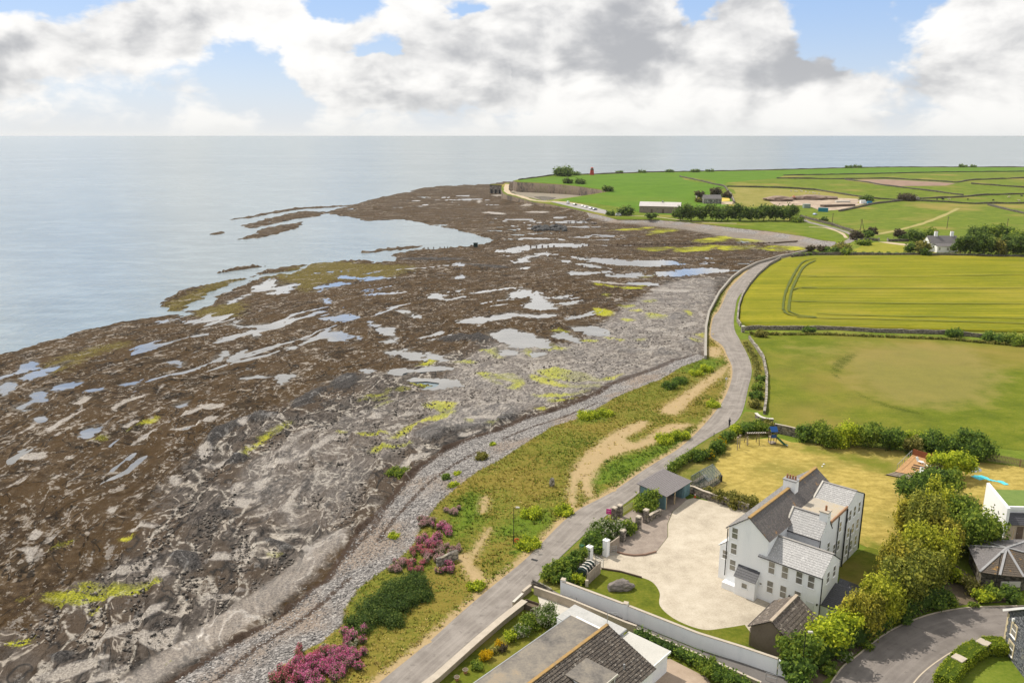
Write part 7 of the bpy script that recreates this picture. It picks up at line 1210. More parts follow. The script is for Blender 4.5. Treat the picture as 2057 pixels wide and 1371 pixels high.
# --- deck
A_, B_, C_, D_ = [Vector(G(*p)) for p in ((1832, 918), (1872, 930), (1850, 962), (1797, 952))]; e = thing('garden_deck', 'raised orange timber deck with steps down to the golden lawn', 'deck', (A_+C_)/2); hz_ = .55
for i in range(16):
    t0, t1 = i/16 + .006, (i+1)/16 - .006; p = [A_.lerp(D_, t0), B_.lerp(C_, t0), B_.lerp(C_, t1), A_.lerp(D_, t1)]; MB().prism([(q.x, q.y) for q in p], hz_-.04, hz_).build('deck_board', M_DECK, e)
MB().prism([(q.x, q.y) for q in (A_, B_, C_, D_)], .02, hz_-.05).build('deck_frame', M_TIMBD, e)
mid = A_.lerp(D_, .55), B_.lerp(C_, .55)
for k_ in (0, 1): p0, p1 = A_.lerp(D_, .5+.12*k_).lerp(B_.lerp(C_, .5+.12*k_), .42), A_.lerp(D_, .5+.12*k_).lerp(B_.lerp(C_, .5+.12*k_), .98); MB().bar((p0.x, p0.y, hz_+.09), (p1.x, p1.y, hz_+.09), .3, .16).build('step', M_TIMBD, e)
outd = (D_ - A_).normalized(); cr = (C_ - D_).normalized()
for i in range(4):
    z = hz_ - .13*(i+1); p0 = D_ + outd*(.36*i) - cr*(.36*i); p1 = D_.lerp(C_, .75) + outd*(.36*i); q0 = p0 + outd*.36 - cr*.36; q1 = p1 + outd*.36; MB().prism([(v.x, v.y) for v in (p0, p1, q1, q0)], 0.01, z).build('step', M_TIMB, e)
sc_ = A_ + Vector((0, 0, 0)); MB().prism([(v.x, v.y) for v in (A_, B_, B_ + (A_-D_).normalized()*.08, A_ + (A_-D_).normalized()*.08)], .1, hz_+1.2).build('screen_panel', M('stained_red_timber', [(.20, .065, .03), (.28, .10, .045)], 2., .7), e)
for i in range(7): q = A_.lerp(D_, .05 + i*.14); MB().tube((q.x, q.y, .1), (q.x, q.y, hz_+1.05), .04, 6).build('rail_post', M_LEAD, e)
MB().bar((*A_.lerp(D_, .05).xy, hz_+1.05), (*A_.lerp(D_, .89).xy, hz_+1.05), .06, .05).build('rail', M_LEAD, e)
def lounger(lab, p, rz):
    c = G(*p, hz_+.02); e = thing('garden_chair', lab, 'chair', c); T = at(c, rz); MB(T).hexa([(-.35,-.7,.28), (.35,-.7,.28), (.35,.3,.28), (-.35,.3,.28)], [(-.35,-.7,.36), (.35,-.7,.36), (.35,.3,.36), (-.35,.3,.36)]).build('seat', M_WHITEP, e); MB(T).hexa([(-.35,.25,.3), (.35,.25,.3), (.35,.35,.3), (-.35,.35,.3)], [(-.35,.6,.95), (.35,.6,.95), (.35,.7,.95), (-.35,.7,.95)]).build('backrest', M_WHITEP, e)
    for x, y in ((-.3,-.6), (.3,-.6), (-.3,.25), (.3,.25)): MB(T).box(x-.03, x+.03, y-.03, y+.03, 0, .28).build('leg', M_WHITEP, e)
lounger('white garden chair alone on the upper deck', (1847, 929), .6); lounger('low white seat at the right of the upper deck', (1861, 938), 1.8); lounger('white folding chair on the lower deck', (1850, 950), -.6); lounger('second white chair beside the folding chair', (1843, 955), 2.2)
# --- neighbour's lawn
pts = [G(*p)[:2] for p in PX('938,430 1000,420 1060,443 1130,458 1160,462 1212,488', 'g4')]; wd = [.9, .75, .3, .28, .55, .35]; pts = catmull(pts, 5); L_ = []; R_ = []
for i, p in enumerate(pts): a, b = pts[max(0, i-1)], pts[min(len(pts)-1, i+1)]; dd = np.array(b)-np.array(a); dd /= np.hypot(*dd); nn = np.array([-dd[1], dd[0]])*np.interp(i/5., range(6), wd)*(.8+.4*random.random()); L_.append(p+nn); R_.append(p-nn)
m = MB()
for i in range(len(pts)-1): z0, z1 = .06+.05*(i % 2), .06+.05*((i+1) % 2); m.hexa([(*L_[i], .045), (*R_[i], .045), (*R_[i+1], .045), (*L_[i+1], .045)], [(*L_[i], z0), (*R_[i], z0), (*R_[i+1], z1), (*L_[i+1], z1)])
m.build('water_slide_sheet', M_CYAN, label='crumpled cyan plastic water slide lying on neighbouring lawn', cat='water slide')
q = G(*PX('900,350', 'g4')[0]); e = thing('paddling_pool', 'grey collapsed paddling pool on neighbouring lawn near trees', 'paddling pool', q); T = at(q); n = 18
MB(T).add([(1.9*cos(2*pi*i/n), 1.5*sin(2*pi*i/n), .05) for i in range(n)] + [(1.6*cos(2*pi*i/n), 1.25*sin(2*pi*i/n), .3+.08*sin(3*i)) for i in range(n)], [(i, (i+1) % n, n+(i+1) % n, n+i) for i in range(n)]).build('rim', M('grey_vinyl', [(.30, .33, .37), (.42, .45, .48)], 1.5, .5), e); MB(T).prism([(1.58*cos(2*pi*i/n), 1.23*sin(2*pi*i/n)) for i in range(n)], .05, .2).build('floor', M('blue_grey_vinyl', [(.22, .27, .33), (.33, .38, .43)], 1.2, .5), e)
q = G(*PX('812,497', 'g4')[0]); rock('football', 'white ball on neighbouring lawn under the trees', q, .24, .24, .24, M_WHITEP, 0, 'ball', 2, 2, rough=.0)
def pickets(label, p0, p1, h, w, gap, mt, name='picket_fence'):
    a, b = Vector(G(*p0)), Vector(G(*p1)); L = (b-a).length; d = (b-a)/L; n = int(L/(w+gap)); e = thing(name, label, 'fence', a.lerp(b, .5)); T = lambda x, y, z: (a.x+d.x*x-d.y*y, a.y+d.y*x+d.x*y, z); me = None
    for i in range(n):
        x = i*(w+gap)
        if me is None: o = MB().hexa([(0,-.015,.05), (w,-.015,.05), (w,.015,.05), (0,.015,.05)], [(0,-.015,h), (w,-.015,h), (w,.015,h), (0,.015,h)]).build('picket', mt, None); me = o.data
        else: o = bpy.data.objects.new('picket', me); COL.objects.link(o)
        o.parent = e; o.location = (a.x+d.x*x-e.location.x, a.y+d.y*x-e.location.y, random.uniform(-.03, .03)); o.rotation_euler = (0, 0, atan2(d.y, d.x))
    for z in (.4, h-.35): MB(T).box(0, L, .02, .07, z, z+.09).build('rail', mt, e)
    for i in range(int(L/2.4)+1): MB(T).box(i*2.4-.05, i*2.4+.05, .07, .16, 0, h).build('post', mt, e)
M_FENCE = M('fence_timber', [(.20, .155, .085), (.30, .24, .14), (.36, .30, .18)], 2.5, .85)
pickets('brown timber fence along the back of the neighbouring lawn', (1960, 920), (2075, 942), 1.55, .16, .09, M_FENCE); pickets('dark slatted fence left of the hip-roofed outbuilding', (1970, 1100), (2007, 1092), 1.6, .12, .07, M_TIMBD); pickets('dark slatted fence behind the hip-roofed outbuilding', (2008, 1096), (2060, 1104), 1.3, .12, .07, M_TIMBD)
e = thing('plank_pair', 'pale planks leaning on the modern white house', 'planks', G(2020, 1100))
for i, (p, q) in enumerate((((2017, 1088), 1.9), ((2024, 1090), 1.6), ((2031, 1092), 2.2))): a = G(*p); MB().bar((a[0], a[1], .05), (a[0]+.5, a[1]+.6, q), .14, .05).build('plank', M_POST, e)
# --- lamps, signs
def lamp(label, p, h, arm, mt=M_PIPE):
    c = G(*p); e = thing('street_lamp', label, 'street lamp', c); T = at(c); MB(T).tube((0, 0, 0), (0, 0, 1.3), .09, 8, .085).build('base', mt, e); MB(T).tube((0, 0, 1.3), (0, 0, h), .06, 8, .045).build('column', mt, e); MB(T).tube((0, 0, h-.02), (arm*.6, 0, h+.06), .035).build('arm', mt, e)
    s = 1 if arm > 0 else -1; MB(T).hexa([(arm*.5, -.13, h-.02), (arm*1.6, -.15, h-.02), (arm*1.6, .15, h-.02), (arm*.5, .13, h-.02)], [(arm*.55, -.1, h+.16), (arm*1.55, -.1, h+.12), (arm*1.55, .1, h+.12), (arm*.55, .1, h+.16)]).build('lantern', M_COPEP, e)
lamp('grey street lamp on the grassy verge by the coast road', (1032, 1092), 6.0, .55); lamp('street lamp rising from the tall hedge by the street', (1609, 1362), 6.0, .5)
c = G(1038, 1094); e = thing('lifebuoy', 'red lifebuoy ring on a post at the verge lamp', 'lifebuoy', c); T = at(c); MB(T).box(-.05, .05, -.05, .05, 0, 1.1).build('post', M_TIMB, e); n = 14; w = MB(T)
for i in range(n): a0, a1 = 2*pi*i/n, 2*pi*(i+1)/n; w.tube((.3*cos(a0), -.12, .85+.3*sin(a0)), (.3*cos(a1), -.12, .85+.3*sin(a1)), .09, 6)
w.build('ring', M_ORNG, e)
c = G(1458, 777); e = thing('road_sign', 'round white road sign on a grey post at the verge', 'road sign', c); T = at(c, .2); MB(T).tube((0, 0, 0), (0, 0, 2.5), .04).build('post', M_LEAD, e); n = 14; s_ = MB(T).add([(.32*cos(2*pi*i/n), -.06, 2.2+.32*sin(2*pi*i/n)) for i in range(n)] + [(.32*cos(2*pi*i/n), -.03, 2.2+.32*sin(2*pi*i/n)) for i in range(n)], [tuple(range(n))[::-1], tuple(range(n, 2*n))] + [(i, (i+1) % n, n+(i+1) % n, n+i) for i in range(n)]).build('disc', M_WHITEP, e); MB(T).bar((-.22, -.075, 2.0), (.22, -.075, 2.4), .02, .09).build('diagonal_bar', M_PIPE, s_)
# pots, planter, handrails
for i, p in enumerate(PX('1525,1300 1465,1352', 'r3')): c = G(*p); e = thing('flower_pot', ['terracotta pot further along the road wall', 'terracotta pot nearest the bottom edge'][i], 'flower pot', c); T = at(c); MB(T).tube((0, 0, 0), (0, 0, .5), .2, 12, .3).build('pot', M_TERRA, e); MB(T).tube((0, 0, .44), (0, 0, .5), .33, 12, .33).build('rim', M_COPE, e); MB(T).tube((0, 0, .45), (0, 0, .52), .26, 12, .26).build('soil', M_SOIL, e)
c = G(1067, 1222); e = thing('planter_box', 'dark open timber box behind the road wall', 'planter', c); T = at(c, -.55)
for b_ in ((-1.1, 1.1, -.6, -.52), (-1.1, 1.1, .52, .6), (-1.1, -1.02, -.52, .52), (1.02, 1.1, -.52, .52)): MB(T).box(*b_, 0, .8).build('side_board', M_TIMBD, e)
MB(T).box(-1.02, 1.02, -.52, .52, .02, .45).build('soil', M_SOIL, e)
def handrail(label, p0, p1):
    a, b = Vector(G(*p0)), Vector(G(*p1)); e = thing('handrail', label, 'handrail', a)
    for q in (a, b): MB().tube((q.x, q.y, 0), (q.x, q.y, 1.0), .03).build('upright', M_STEEL, e)
    for z in (.55, 1.0): MB().tube((a.x, a.y, z), (b.x, b.y, z), .03).build('rail', M_STEEL, e)
handrail('steel barrier across the side path near the road', (1130, 1206), (1158, 1213)); handrail('steel barrier halfway down the side path', (1222, 1243), (1238, 1248)); handrail('steel barrier at the lower end of the side path', (1538, 1365), (1560, 1371))
o = MB().box(0, 1.0, 0, .45, .045, .06).build('drain_cover', M_PIPE, label='dark drain cover in the coast road', cat='drain cover'); q = G(1066, 1124); o.location = (q[0], q[1], 0); o.rotation_euler = (0, 0, -.5)
# ================================================================= FAR THINGS
def house(name, label, p0, p1, depth, eh, rh, mw, mr, wins=(), chim=(), cat='house', mrb=None):
    """gabled building, front wall from p0 to p1 (photo pixels of its base)"""
    a, b = Vector(GL(*p0)), Vector(GL(*p1)); z0 = min(a.z, b.z) - .5; L = (b-a).xy.length; d = (b-a).xy/L; T = lambda x, y, z: (a.x+d.x*x-d.y*y, a.y+d.y*x+d.x*y, z0+.5+z); e = thing(name, label, cat, (a+b)/2)
    MB(T).add([(0,0,-.6),(L,0,-.6),(L,0,eh),(0,0,eh),(0,depth,-.6),(L,depth,-.6),(L,depth,eh),(0,depth,eh),(0,depth/2,rh),(L,depth/2,rh)], [(0,1,2,3),(4,7,6,5),(0,3,8,7,4),(1,5,6,9,2),(2,9,8,3),(6,7,8,9)]).build('wall', mw, e)
    slope('roof', T, (-.3,-.4,eh-.1), (L+.3,-.4,eh-.1), (L+.3,depth/2,rh+.15), (-.3,depth/2,rh+.15), mr, e, step=.8); slope('roof', T, (-.3,depth+.4,eh-.1), (L+.3,depth+.4,eh-.1), (L+.3,depth/2,rh+.15), (-.3,depth/2,rh+.15), mrb or mr, e, step=.8)
    for x, z, w, h in wins: window(e, T, (x, 0), (1, 0), (0, -1), w, h, z, bars=2)
    for x, y, w, h, top in chim:
        c = MB(T).box(x-w/2, x+w/2, y-w*.35, y+w*.35, h, top).build('chimney', mw, e)
        for k in (-.25, .25): MB(T).tube((x+k*w, y, top), (x+k*w, y, top+.6), .18, 7).build('chimney_pot', M_TERRA, c)
    return e, T, L
M_BARNW = M('barn_stone', [(.19, .152, .128), (.25, .20, .17), (.31, .25, .215)], .5, .95, .3); M_BARNR = M('barn_roof_sheet', [(.50, .46, .44), (.60, .57, .55)], .1, .7, stretch=(1, .2, 1))
e, T, L = house('stone_barn', 'long stone barn with pale sheet roof beside the car park', (1284, 427), (1366, 429), 12., 5.4, 8.2, M_BARNW, M_BARNR, cat='barn')
for x in (9., 18.): MB(T).box(x, x+1.5, -.06, .02, 0, 3.0).build('door', M_TIMBD, e)
for x in (3., 6., 14., 23.): MB(T).box(x, x+.7, -.05, .02, 2.6, 3.8).build('window', M_GLASS, e)
MB(T).box(17, 18.2, 5.2, 6.4, 7.6, 9.3).build('roof_vent', M_STEEL, e)
e, T, L = house('stone_farmhouse', 'grey stone farmhouse with slate roof above the tree row', (1414, 409), (1449, 409), 10., 4.2, 7.2, stonemat('grey_stone', [(.17, .165, .16), (.25, .24, .23), (.32, .31, .29)], .7), M_SLATEL, [(3., 2., 1., 1.4), (8., 2., 1., 1.4)], cat='house')
wall('yard_wall', 'pale yard wall left of the stone farmhouse', 'wall', PX('1398,391 1400,405'), 2., .8, M_STONEL); wall('yard_wall', 'pale yard wall right of the stone farmhouse', 'wall', PX('1467.6,390 1475,408'), 2., .8, M_STONEL)
sheet('farm_yard', wpoly('1449,405 1474,405 1476,410 1449,411'), M_TRACK, .1); sheet('straw_patch', wpoly('1450,397.5 1465,397.5 1466,403.5 1450,404.5'), M('straw', [(.52, .36, .06), (.62, .45, .09)], .2), .12)
e, T, L = house('white_cottage', 'white cottage with two chimneys half hidden among trees', (1866, 505), (1924, 505), 7.5, 4.6, 7.8, M_WHITE, M_SLATEL, [(12., 2.6, .9, 1.2)], [(4.5, 3.7, 1.5, 6.5, 10.2), (13., 3.7, 1.5, 6.5, 10.2)])
for b_, mw in (((2.0, 11.5, -4.2, 0, -.6, 3.4), M_WHITE),): 
    MB(T).box(*b_).build('front_wing', mw, e); slope('roof', T, (1.7, -4.5, 3.35), (11.8, -4.5, 3.35), (11.8, -.1, 4.5), (1.7, -.1, 4.5), M_SLATEL, e, step=.8)
    for x, w in ((3.2, 1.), (7.6, 1.1), (9.2, 1.1)): window(e, T, (x, -4.2), (1, 0), (0, -1), w, 1.3, 1.3, bars=2)
for i, (p, q) in enumerate((((1764, 484), (1766, 484)), ((1782, 485), (1784, 485)))): wall('gate_pier', ['left stone pier of the cottage drive gate', 'right stone pier of the cottage drive gate'][i], 'pier', [p, q], 1.9, 1.2, M_STONEL)
sheet('cottage_drive', wpoly('1764,486 1784,486 1830,491 1822,494 1790,490'), M_TRACK, .08); wall('cottage_wall', 'dark garden wall running to the cottage gate', 'wall', PX('1722,484 1745,483 1763,484'), 1.4, .9, M_STONED); wall('cottage_wall', 'dark garden wall right of the cottage gate', 'wall', PX('1785,485 1805,485 1825,485'), 1.4, .9, M_STONED)
sheet('cottage_field', wpoly('1712,503 1735,492 1762,486 1822,494 1828,510 1700,511'), grassmat('mown_field', (.15, .165, .02), (.24, .235, .03), (.32, .285, .05), None, .2, rows=(.06, .9, 1.)), .06, 5.)
# lime kiln
c0 = Vector(G(984, 388, -2.8)); c1 = Vector(G(1010, 389, -2.8)); d = (c1-c0).normalized(); L = (c1-c0).length; T = lambda x, y, z: (c0.x+d.x*x-d.y*y, c0.y+d.y*x+d.x*y, -3.2+z); e = thing('lime_kiln', 'squat stone lime kilns with arches at the end of the causeway', 'lime kiln', (c0+c1)/2)
MB(T).box(0, L, 0, 9, 0, 9.2).build('wall', stonemat('kiln_stone', [(.16, .145, .125), (.25, .225, .195), (.36, .33, .29)], .6), e); MB(T).box(-.3, L+.3, -.3, 9.3, 9.2, 9.9).build('turf_top', M_BANKG, e)
for i in range(3): x = 1.4 + i*L/3.3; MB(T).prism([(x, -.05), (x+2.2, -.05), (x+2.2, .02), (x, .02)], .2, 4.6).build('arch_shade', M_PIPE, e)  # flat black panels stand in for the shade inside the arches
# red tower
c = GL(1189, 351.5); e = thing('red_tower', 'red square lookout tower on the clifftop skyline', 'tower', c); T = at(c); MB(T).hexa([(-2.6,-2.6,-.5), (2.6,-2.6,-.5), (2.6,2.6,-.5), (-2.6,2.6,-.5)], [(-2.1,-2.1,6.6), (2.1,-2.1,6.6), (2.1,2.1,6.6), (-2.1,2.1,6.6)]).build('shaft', M_REDP, e); MB(T).box(-2.3, 2.3, -2.3, 2.3, 6.6, 7.0).build('gallery', M_TIMBD, e); MB(T).box(-1.7, 1.7, -1.7, 1.7, 7.0, 9.0).build('lantern_room', M('lantern_dark', [(.16, .13, .12), (.26, .2, .17)], 1.), e); MB(T).hexa([(-2,-2,9), (2,-2,9), (2,2,9), (-2,2,9)], [(-.3,-.3,9.9), (.3,-.3,9.9), (.3,.3,9.9), (-.3,.3,9.9)]).build('roof', M_REDP, e)
# cars
def car(label, p, rz, mt, van=False):
    c = GL(*p, .1); e = thing('parked_car', label, 'van' if van else 'car', c, group='vehicles parked by the shore'); T = at(c, rz); h = 2.1 if van else 1.42
    prof = [(-2.2,.35), (-2.2,.85), (-1.95,1.0 if not van else 1.9), (-1.5,h-.05), (-.9 if not van else 1.0,h), (.35 if not van else 1.5,h-.04), (1.15 if not van else 1.9,.98 if not van else 1.2), (2.1,.86), (2.2,.55), (2.15,.32)]
    n = len(prof); w = .86; MB(T).add([(x, -w*(1 if z < 1.05 else .86), z) for x, z in prof] + [(x, w*(1 if z < 1.05 else .86), z) for x, z in prof], [tuple(range(n)), tuple(range(n, 2*n))[::-1]] + [(i, n+i, n+(i+1) % n, (i+1) % n) for i in range(n)]).build('body', mt, e)
    for s in (-1, 1): MB(T).add([(-1.5, s*.80, 1.02), (.9, s*.80, 1.02), (.3, s*.765, h-.12), (-1.35, s*.765, h-.12)], [(0, 1, 2, 3)]).build('side_window', M_GLASS, e)
    MB(T).hexa([(1.16, -.62, 1.02), (1.16, .62, 1.02), (.46, .6, h-.08), (.46, -.6, h-.08)], [(1.2, -.62, 1.05), (1.2, .62, 1.05), (.5, .6, h-.05), (.5, -.6, h-.05)]).build('windscreen', M_GLASS, e)
    for x in (-1.35, 1.35):
        for s in (-1, 1): MB(T).tube((x, s*.72, .33), (x, s*.9, .33), .33, 12).build('wheel', M_PIPE, e)
carp = lambda n, c_: M(n, [c_], 1, .3, spec=.6)
cw = carp('car_white', (.72, .72, .72)); cs = carp('car_silver', (.42, .44, .46)); cd = carp('car_dark', (.03, .045, .05)); cb = carp('car_blue', (.03, .06, .13)); cg = carp('car_green', (.03, .07, .05))
for lab, p, rz, mt, vn in (('white van first in the far car park', (1141, 409), 1.2, cw, True), ('dark green car next to the white van', (1155, 412.5), .9, cg, False), ('white car left of the pair in the car park', (1171, 415), 1., cw, False), ('white car right of the pair in the car park', (1176.5, 417), 1., cw, False), ('silver car fifth in the far car park', (1187, 420), .9, cs, False), ('dark blue car last in the far car park', (1195, 422), .7, cb, False), ('silver camper van parked beside the beach path', (1242, 434), .2, cs, True), ('dark car beside the barn yard bush', (1258, 423), .3, cd, False), ('pale blue car beside the far road bend', (1637, 432), .8, carp('car_pale_blue', (.45, .52, .75)), False)): car(lab, p, rz, mt, vn)
# building site
def cabin(name, label, p0, p1, h, dp, mt, roof=None):
    a, b = Vector(GL(*p0)), Vector(GL(*p1)); L = (b-a).xy.length; d = (b-a).xy/L; T = lambda x, y, z: (a.x+d.x*x-d.y*y, a.y+d.y*x+d.x*y, a.z+z); e = thing(name, label, 'container', (a+b)/2); MB(T).box(0, L, 0, dp, 0, h).build('body', mt, e); MB(T).box(-.05, L+.05, -.05, dp+.05, h, h+.12).build('roof', roof or mt, e)
    for k in range(1, 6): MB(T).box(L*k/6-.06, L*k/6+.06, -.06, 0, .1, h-.1).build('rib', mt, e)
cabin('shipping_container', 'large teal-blue container at the building site', (1643, 425), (1662, 426), 3.0, 2.6, M('container_teal', [(.02, .17, .24), (.03, .21, .29)], 1.)); cabin('site_shed', 'grey-green shed left of the blue container', (1615, 418), (1628, 418), 3.2, 4., M('shed_green', [(.20, .25, .22), (.27, .32, .29)], 1.)); cabin('site_cabin', 'white cabin at the far corner of the building site', (1729, 409), (1739, 409), 2.8, 3., M_WHITEP); cabin('site_cabin', 'small blue cabin at the far corner of the building site', (1743, 410), (1752, 410), 2.2, 3., M('cabin_blue', [(.03, .20, .34)], 1.)); cabin('timber_stack', 'low dark stack of building material on the site', (1655, 416.5), (1718, 414), 1.8, 5., M_TIMBD); cabin('block_stack', 'pale stack of blocks behind the dark stack', (1680, 407), (1708, 407), 1.5, 4., M_COPEP)
c = GL(1588, 403); e = thing('excavator', 'orange excavator on the rubble heap', 'excavator', c); T = at(c, .4); MB(T).box(-1.6, 1.6, -1.3, -.7, 0, .8).build('track', M_PIPE, e); MB(T).box(-1.6, 1.6, .7, 1.3, 0, .8).build('track', M_PIPE, e); MB(T).box(-1.6, 1.1, -1.2, 1.2, .9, 2.0).build('house', M_ORNG, e); MB(T).box(0, 1.2, -1.2, -.1, 2.0, 3.1).build('cab', M_GLASS, e); MB(T).bar((1., .3, 1.8), (3.6, .3, 4.4), .35, .5).build('boom', M_ORNG, e); MB(T).bar((3.6, .3, 4.4), (5.6, .3, 2.2), .3, .35).build('arm', M_ORNG, e); MB(T).hexa([(5.3, -.3, 1.2), (6., -.3, 1.5), (6., .9, 1.5), (5.3, .9, 1.2)], [(5.2, -.3, 2.2), (5.9, -.3, 2.3), (5.9, .9, 2.3), (5.2, .9, 2.2)]).build('bucket', M_PIPE, e)
for i, (p, sx, sz, lab) in enumerate((((1562, 403), 14., 2.6, 'brown rubble heap at the left of the building site'), ((1630, 400), 15., 2.6, 'reddish rubble heap behind the site shed'), ((1660, 400), 10., 2.0, 'lower rubble heap beside the reddish one'), ((1600, 401), 8., 2.2, 'rubble heap under the excavator'), ((1826, 402), 9., 2.5, 'pale rocky mound where the far walls meet'))): rock('rubble_heap', lab, GL(*p), sx, sx*.45, sz, M('rubble%d' % i, [(.15, .11, .09), (.26, .19, .15), (.36, .28, .22)] if i < 4 else [(.2, .19, .18), (.34, .32, .29)], .3, .95, .8, 1.5), 0, 'rubble', 11+i, 3)
# poles
def pole(label, p, h, cat='pole', mt=M_TIMBD, two=None):
    q = GL(*p); e = thing('utility_pole', label, cat, q); MB().tube((q[0], q[1], q[2]-.5), (q[0]+(.6 if two else 0.1), q[1], q[2]+h), .2, 7, .15).build('shaft', mt, e)
    if two: r_ = GL(*two); MB().tube((r_[0], r_[1], r_[2]-.5), (q[0]+.6, q[1], q[2]+h-.3), .17, 7, .13).build('brace_pole', mt, e)
    MB().bar((q[0]-.8, q[1], q[2]+h-.7), (q[0]+1., q[1], q[2]+h-.7), .12, .14).build('crossarm', mt, e)
pole('wooden pole beside the far road below the site', (1671, 454), 8.8); pole('double-legged wooden pole above the lane bend', (1726.6, 470), 9.5, two=(1736.5, 466)); pole('short pole at the lane bend', (1708.7, 481), 5.2); pole('leaning pole in the pasture above the cottage', (1902, 459), 8.0); pole('pole in the pasture at the right edge', (2022, 461), 7.2); pole('pale post left of the cottage trees', (1825, 483), 4.2, mt=M_POST)
# groyne
e = thing('groyne', 'line of dark groyne posts crossing the weedy shore', 'groyne', G(1330, 493, FZ)); a, b = Vector(G(1066, 495.5, FZ)), Vector(G(1556, 489.5, FZ)); c = Vector(G(1602, 488, FZ))
for i in range(44):
    if i in (5, 6, 7, 8, 12, 13): continue
    q = a.lerp(b, i/43); h = 1.0 + .3*random.random() if i > 14 else .7 + .3*random.random(); MB().hexa([(q.x-.45, q.y-.3, FZ-.3), (q.x+.45, q.y-.3, FZ-.3), (q.x+.45, q.y+.3, FZ-.3), (q.x-.45, q.y+.3, FZ-.3)], [(q.x-.4, q.y-.25, FZ+h), (q.x+.4, q.y-.25, FZ+h), (q.x+.4, q.y+.25, FZ+h), (q.x-.4, q.y+.25, FZ+h)]).build('groyne_post', M_TIMBD, e)
for z in (.3, .75): MB().bar((b.x, b.y, FZ+z), (c.x, c.y, FZ+z+.6), .3, .4).build('timber_beam', M_TIMBD, e); MB().bar((a.lerp(b, .35).x, a.lerp(b, .35).y, FZ+z), (b.x, b.y, FZ+z), .18, .22).build('timber_beam', M_TIMBD, e)
e = thing('groyne', 'short row of stakes standing in the shallow inlet', 'groyne', G(885, 499, SEAZ))
for i, px in enumerate((852, 860, 871, 884, 893, 899, 906)): q = G(px, 500 - i*.3, SEAZ); MB().tube((q[0], q[1], SEAZ-.6), (q[0], q[1], SEAZ+1.0), .3, 6).build('groyne_post', M_TIMBD, e)
q = G(955.5, 496, FZ); e = thing('marker_hut', 'dark green box standing at the tip of the inlet', 'box', q); T = at(q); MB(T).box(-1.2, 1.2, -1., 1., -.2, 2.2).build('body', M_TANK, e); MB(T).hexa([(-1.35,-1.15,2.2), (1.35,-1.15,2.2), (1.35,1.15,2.2), (-1.35,1.15,2.2)], [(-1.2,-1.,2.5), (1.2,-1.,2.5), (1.2,1.,2.5), (-1.2,1.,2.5)]).build('lid', M_TANK, e)
# rock armour
e = thing('rock_armour', 'dark heap of armour boulders on the far shore', 'boulders', G(1100, 461, FZ)); rs = random.Random(5); M_ARM = M('armour_rock', [(.035, .036, .036), (.085, .085, .085), (.15, .15, .145)], .5, .9)
for i in range(70):
    q = G(1070 + 66*rs.random() + 0, 456 + 9*rs.random(), FZ); s = 1.1 + 1.0*rs.random(); rock('boulder', None, q, s, s*.8, s*.8, M_ARM, rs.random()*3, None, i, 1, e, rough=.4)
for i in range(26): q = G(1140 + 110*rs.random(), 437 + 14*rs.random(), FZ); s = .9 + 1.2*rs.random(); rock('shore_boulder', 'scattered boulder on the shingle below the far car park', q, s, s*.8, s*.6, M_BOULD, rs.random()*3, 'boulder', 90+i, 1, None, 'boulders below the far car park', rough=.4)
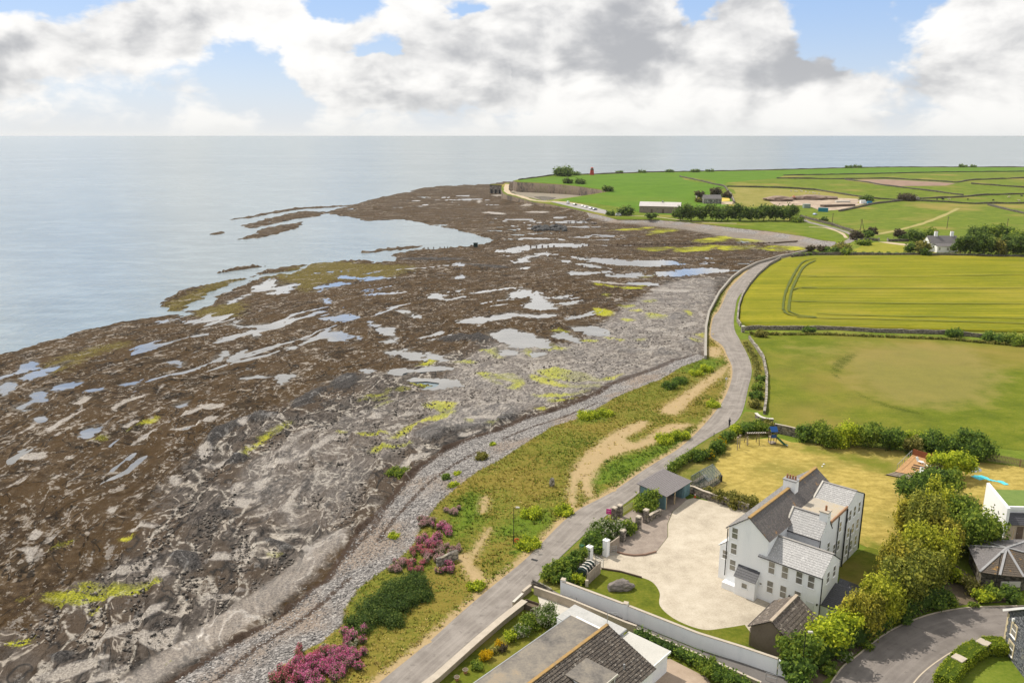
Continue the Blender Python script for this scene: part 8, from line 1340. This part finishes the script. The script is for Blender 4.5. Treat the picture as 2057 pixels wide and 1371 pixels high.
# rocky knolls at the point
# animals
def quad(name, L, h, neck, r):
    vs = [(0,0,h,r*1.05), (-L*.45,0,h,r), (L*.42,0,h+.02,r), (L*.62,0,h+neck*.5,r*.5), (L*.85,0,h+neck*.55,r*.42), (L*1.05,0,h+neck*.4,r*.26)]
    es = [(0,1),(0,2),(2,3),(3,4),(4,5)]
    for sx, pi_ in ((-L*.42, 1), (L*.36, 2)):
        for s in (-1, 1): k = len(vs); vs += [(sx, s*r*.55, h-r*.6, r*.34), (sx-.02*L, s*r*.6, h*.42, r*.2), (sx, s*r*.6, .03, r*.17)]; es += [(pi_, k), (k, k+1), (k+1, k+2)]
    k = len(vs); vs += [(-L*.62, 0, h-.1, r*.12)]; es.append((1, k)); return skinmesh(name, vs, es)
M_WOOL = M('wool', [(.55, .52, .44), (.66, .63, .55)], 3., .95); M_COWB = M('black_hide', [(.015, .014, .013), (.03, .027, .025)], 2., .8); M_COWC = M('cream_hide', [(.50, .42, .30), (.58, .50, .38)], 2., .8)
sm = quad('sheep', .95, .72, .35, .33); sm.materials.append(M_WOOL); cm1 = quad('cow', 1.7, 1.05, .45, .46); cm1.materials.append(M_COWB); cm2 = cm1.copy(); cm2.materials.clear(); cm2.materials.append(M_COWC)
def animal(name, me, label, p, grp, k=1.): o = bpy.data.objects.new(name, me); COL.objects.link(o); q = GL(*p, .05); o.location = q; o.rotation_euler = (0, 0, random.random()*6.28); o.scale = (k,)*3; tag(o, label, name, grp)
for i, p in enumerate(((1597, 385.5), (1601, 386), (1608, 384.5), (1611, 386), (1619, 387), (1626, 388), (1633, 388.5), (1637, 389.5), (1589, 385), (1645, 390))): animal('sheep', sm, 'white sheep grazing above the building site', p, 'sheep above the building site', 1.25)
for i, (p, m_, lab) in enumerate((((1882, 402.5), cm1, 'black cow leftmost of the grazing cattle'), ((1894, 402), cm1, 'black cow second from the left'), ((1907, 402), cm2, 'cream cow near the left of the herd'), ((1944, 402), cm1, 'black cow alone in the middle of the cattle field'), ((1995, 404), cm1, 'black cow right of the field gate'), ((2026, 397.5), cm2, 'cream cow near the upper wall at the right'), ((2052, 395), cm1, 'black cow at the right edge'), ((2047, 405), cm2, 'cream cow nearest the lower wall at the right'))): animal('cow', m_, lab, p, 'grazing cattle', 1.1)
# ================================================================= HAZE
def haze():
    m = bpy.data.materials.new('haze'); m.use_nodes = True; t = NT(m.node_tree); t.n.clear(); v = t.new('ShaderNodeVolumePrincipled'); v.inputs['Density'].default_value = .00003; v.inputs['Color'].default_value = (.93, .96, 1., 1); v.inputs['Anisotropy'].default_value = .3
    out = t.new('ShaderNodeOutputMaterial'); t.l.new(v.outputs[0], out.inputs['Volume'])
    o = MB().box(-1500, 2600, -500, 2600, -7.5, 62.5).build('haze', m); o['kind'] = 'stuff'; o['label'] = 'thin pale sea haze over the shore and headland'
haze()
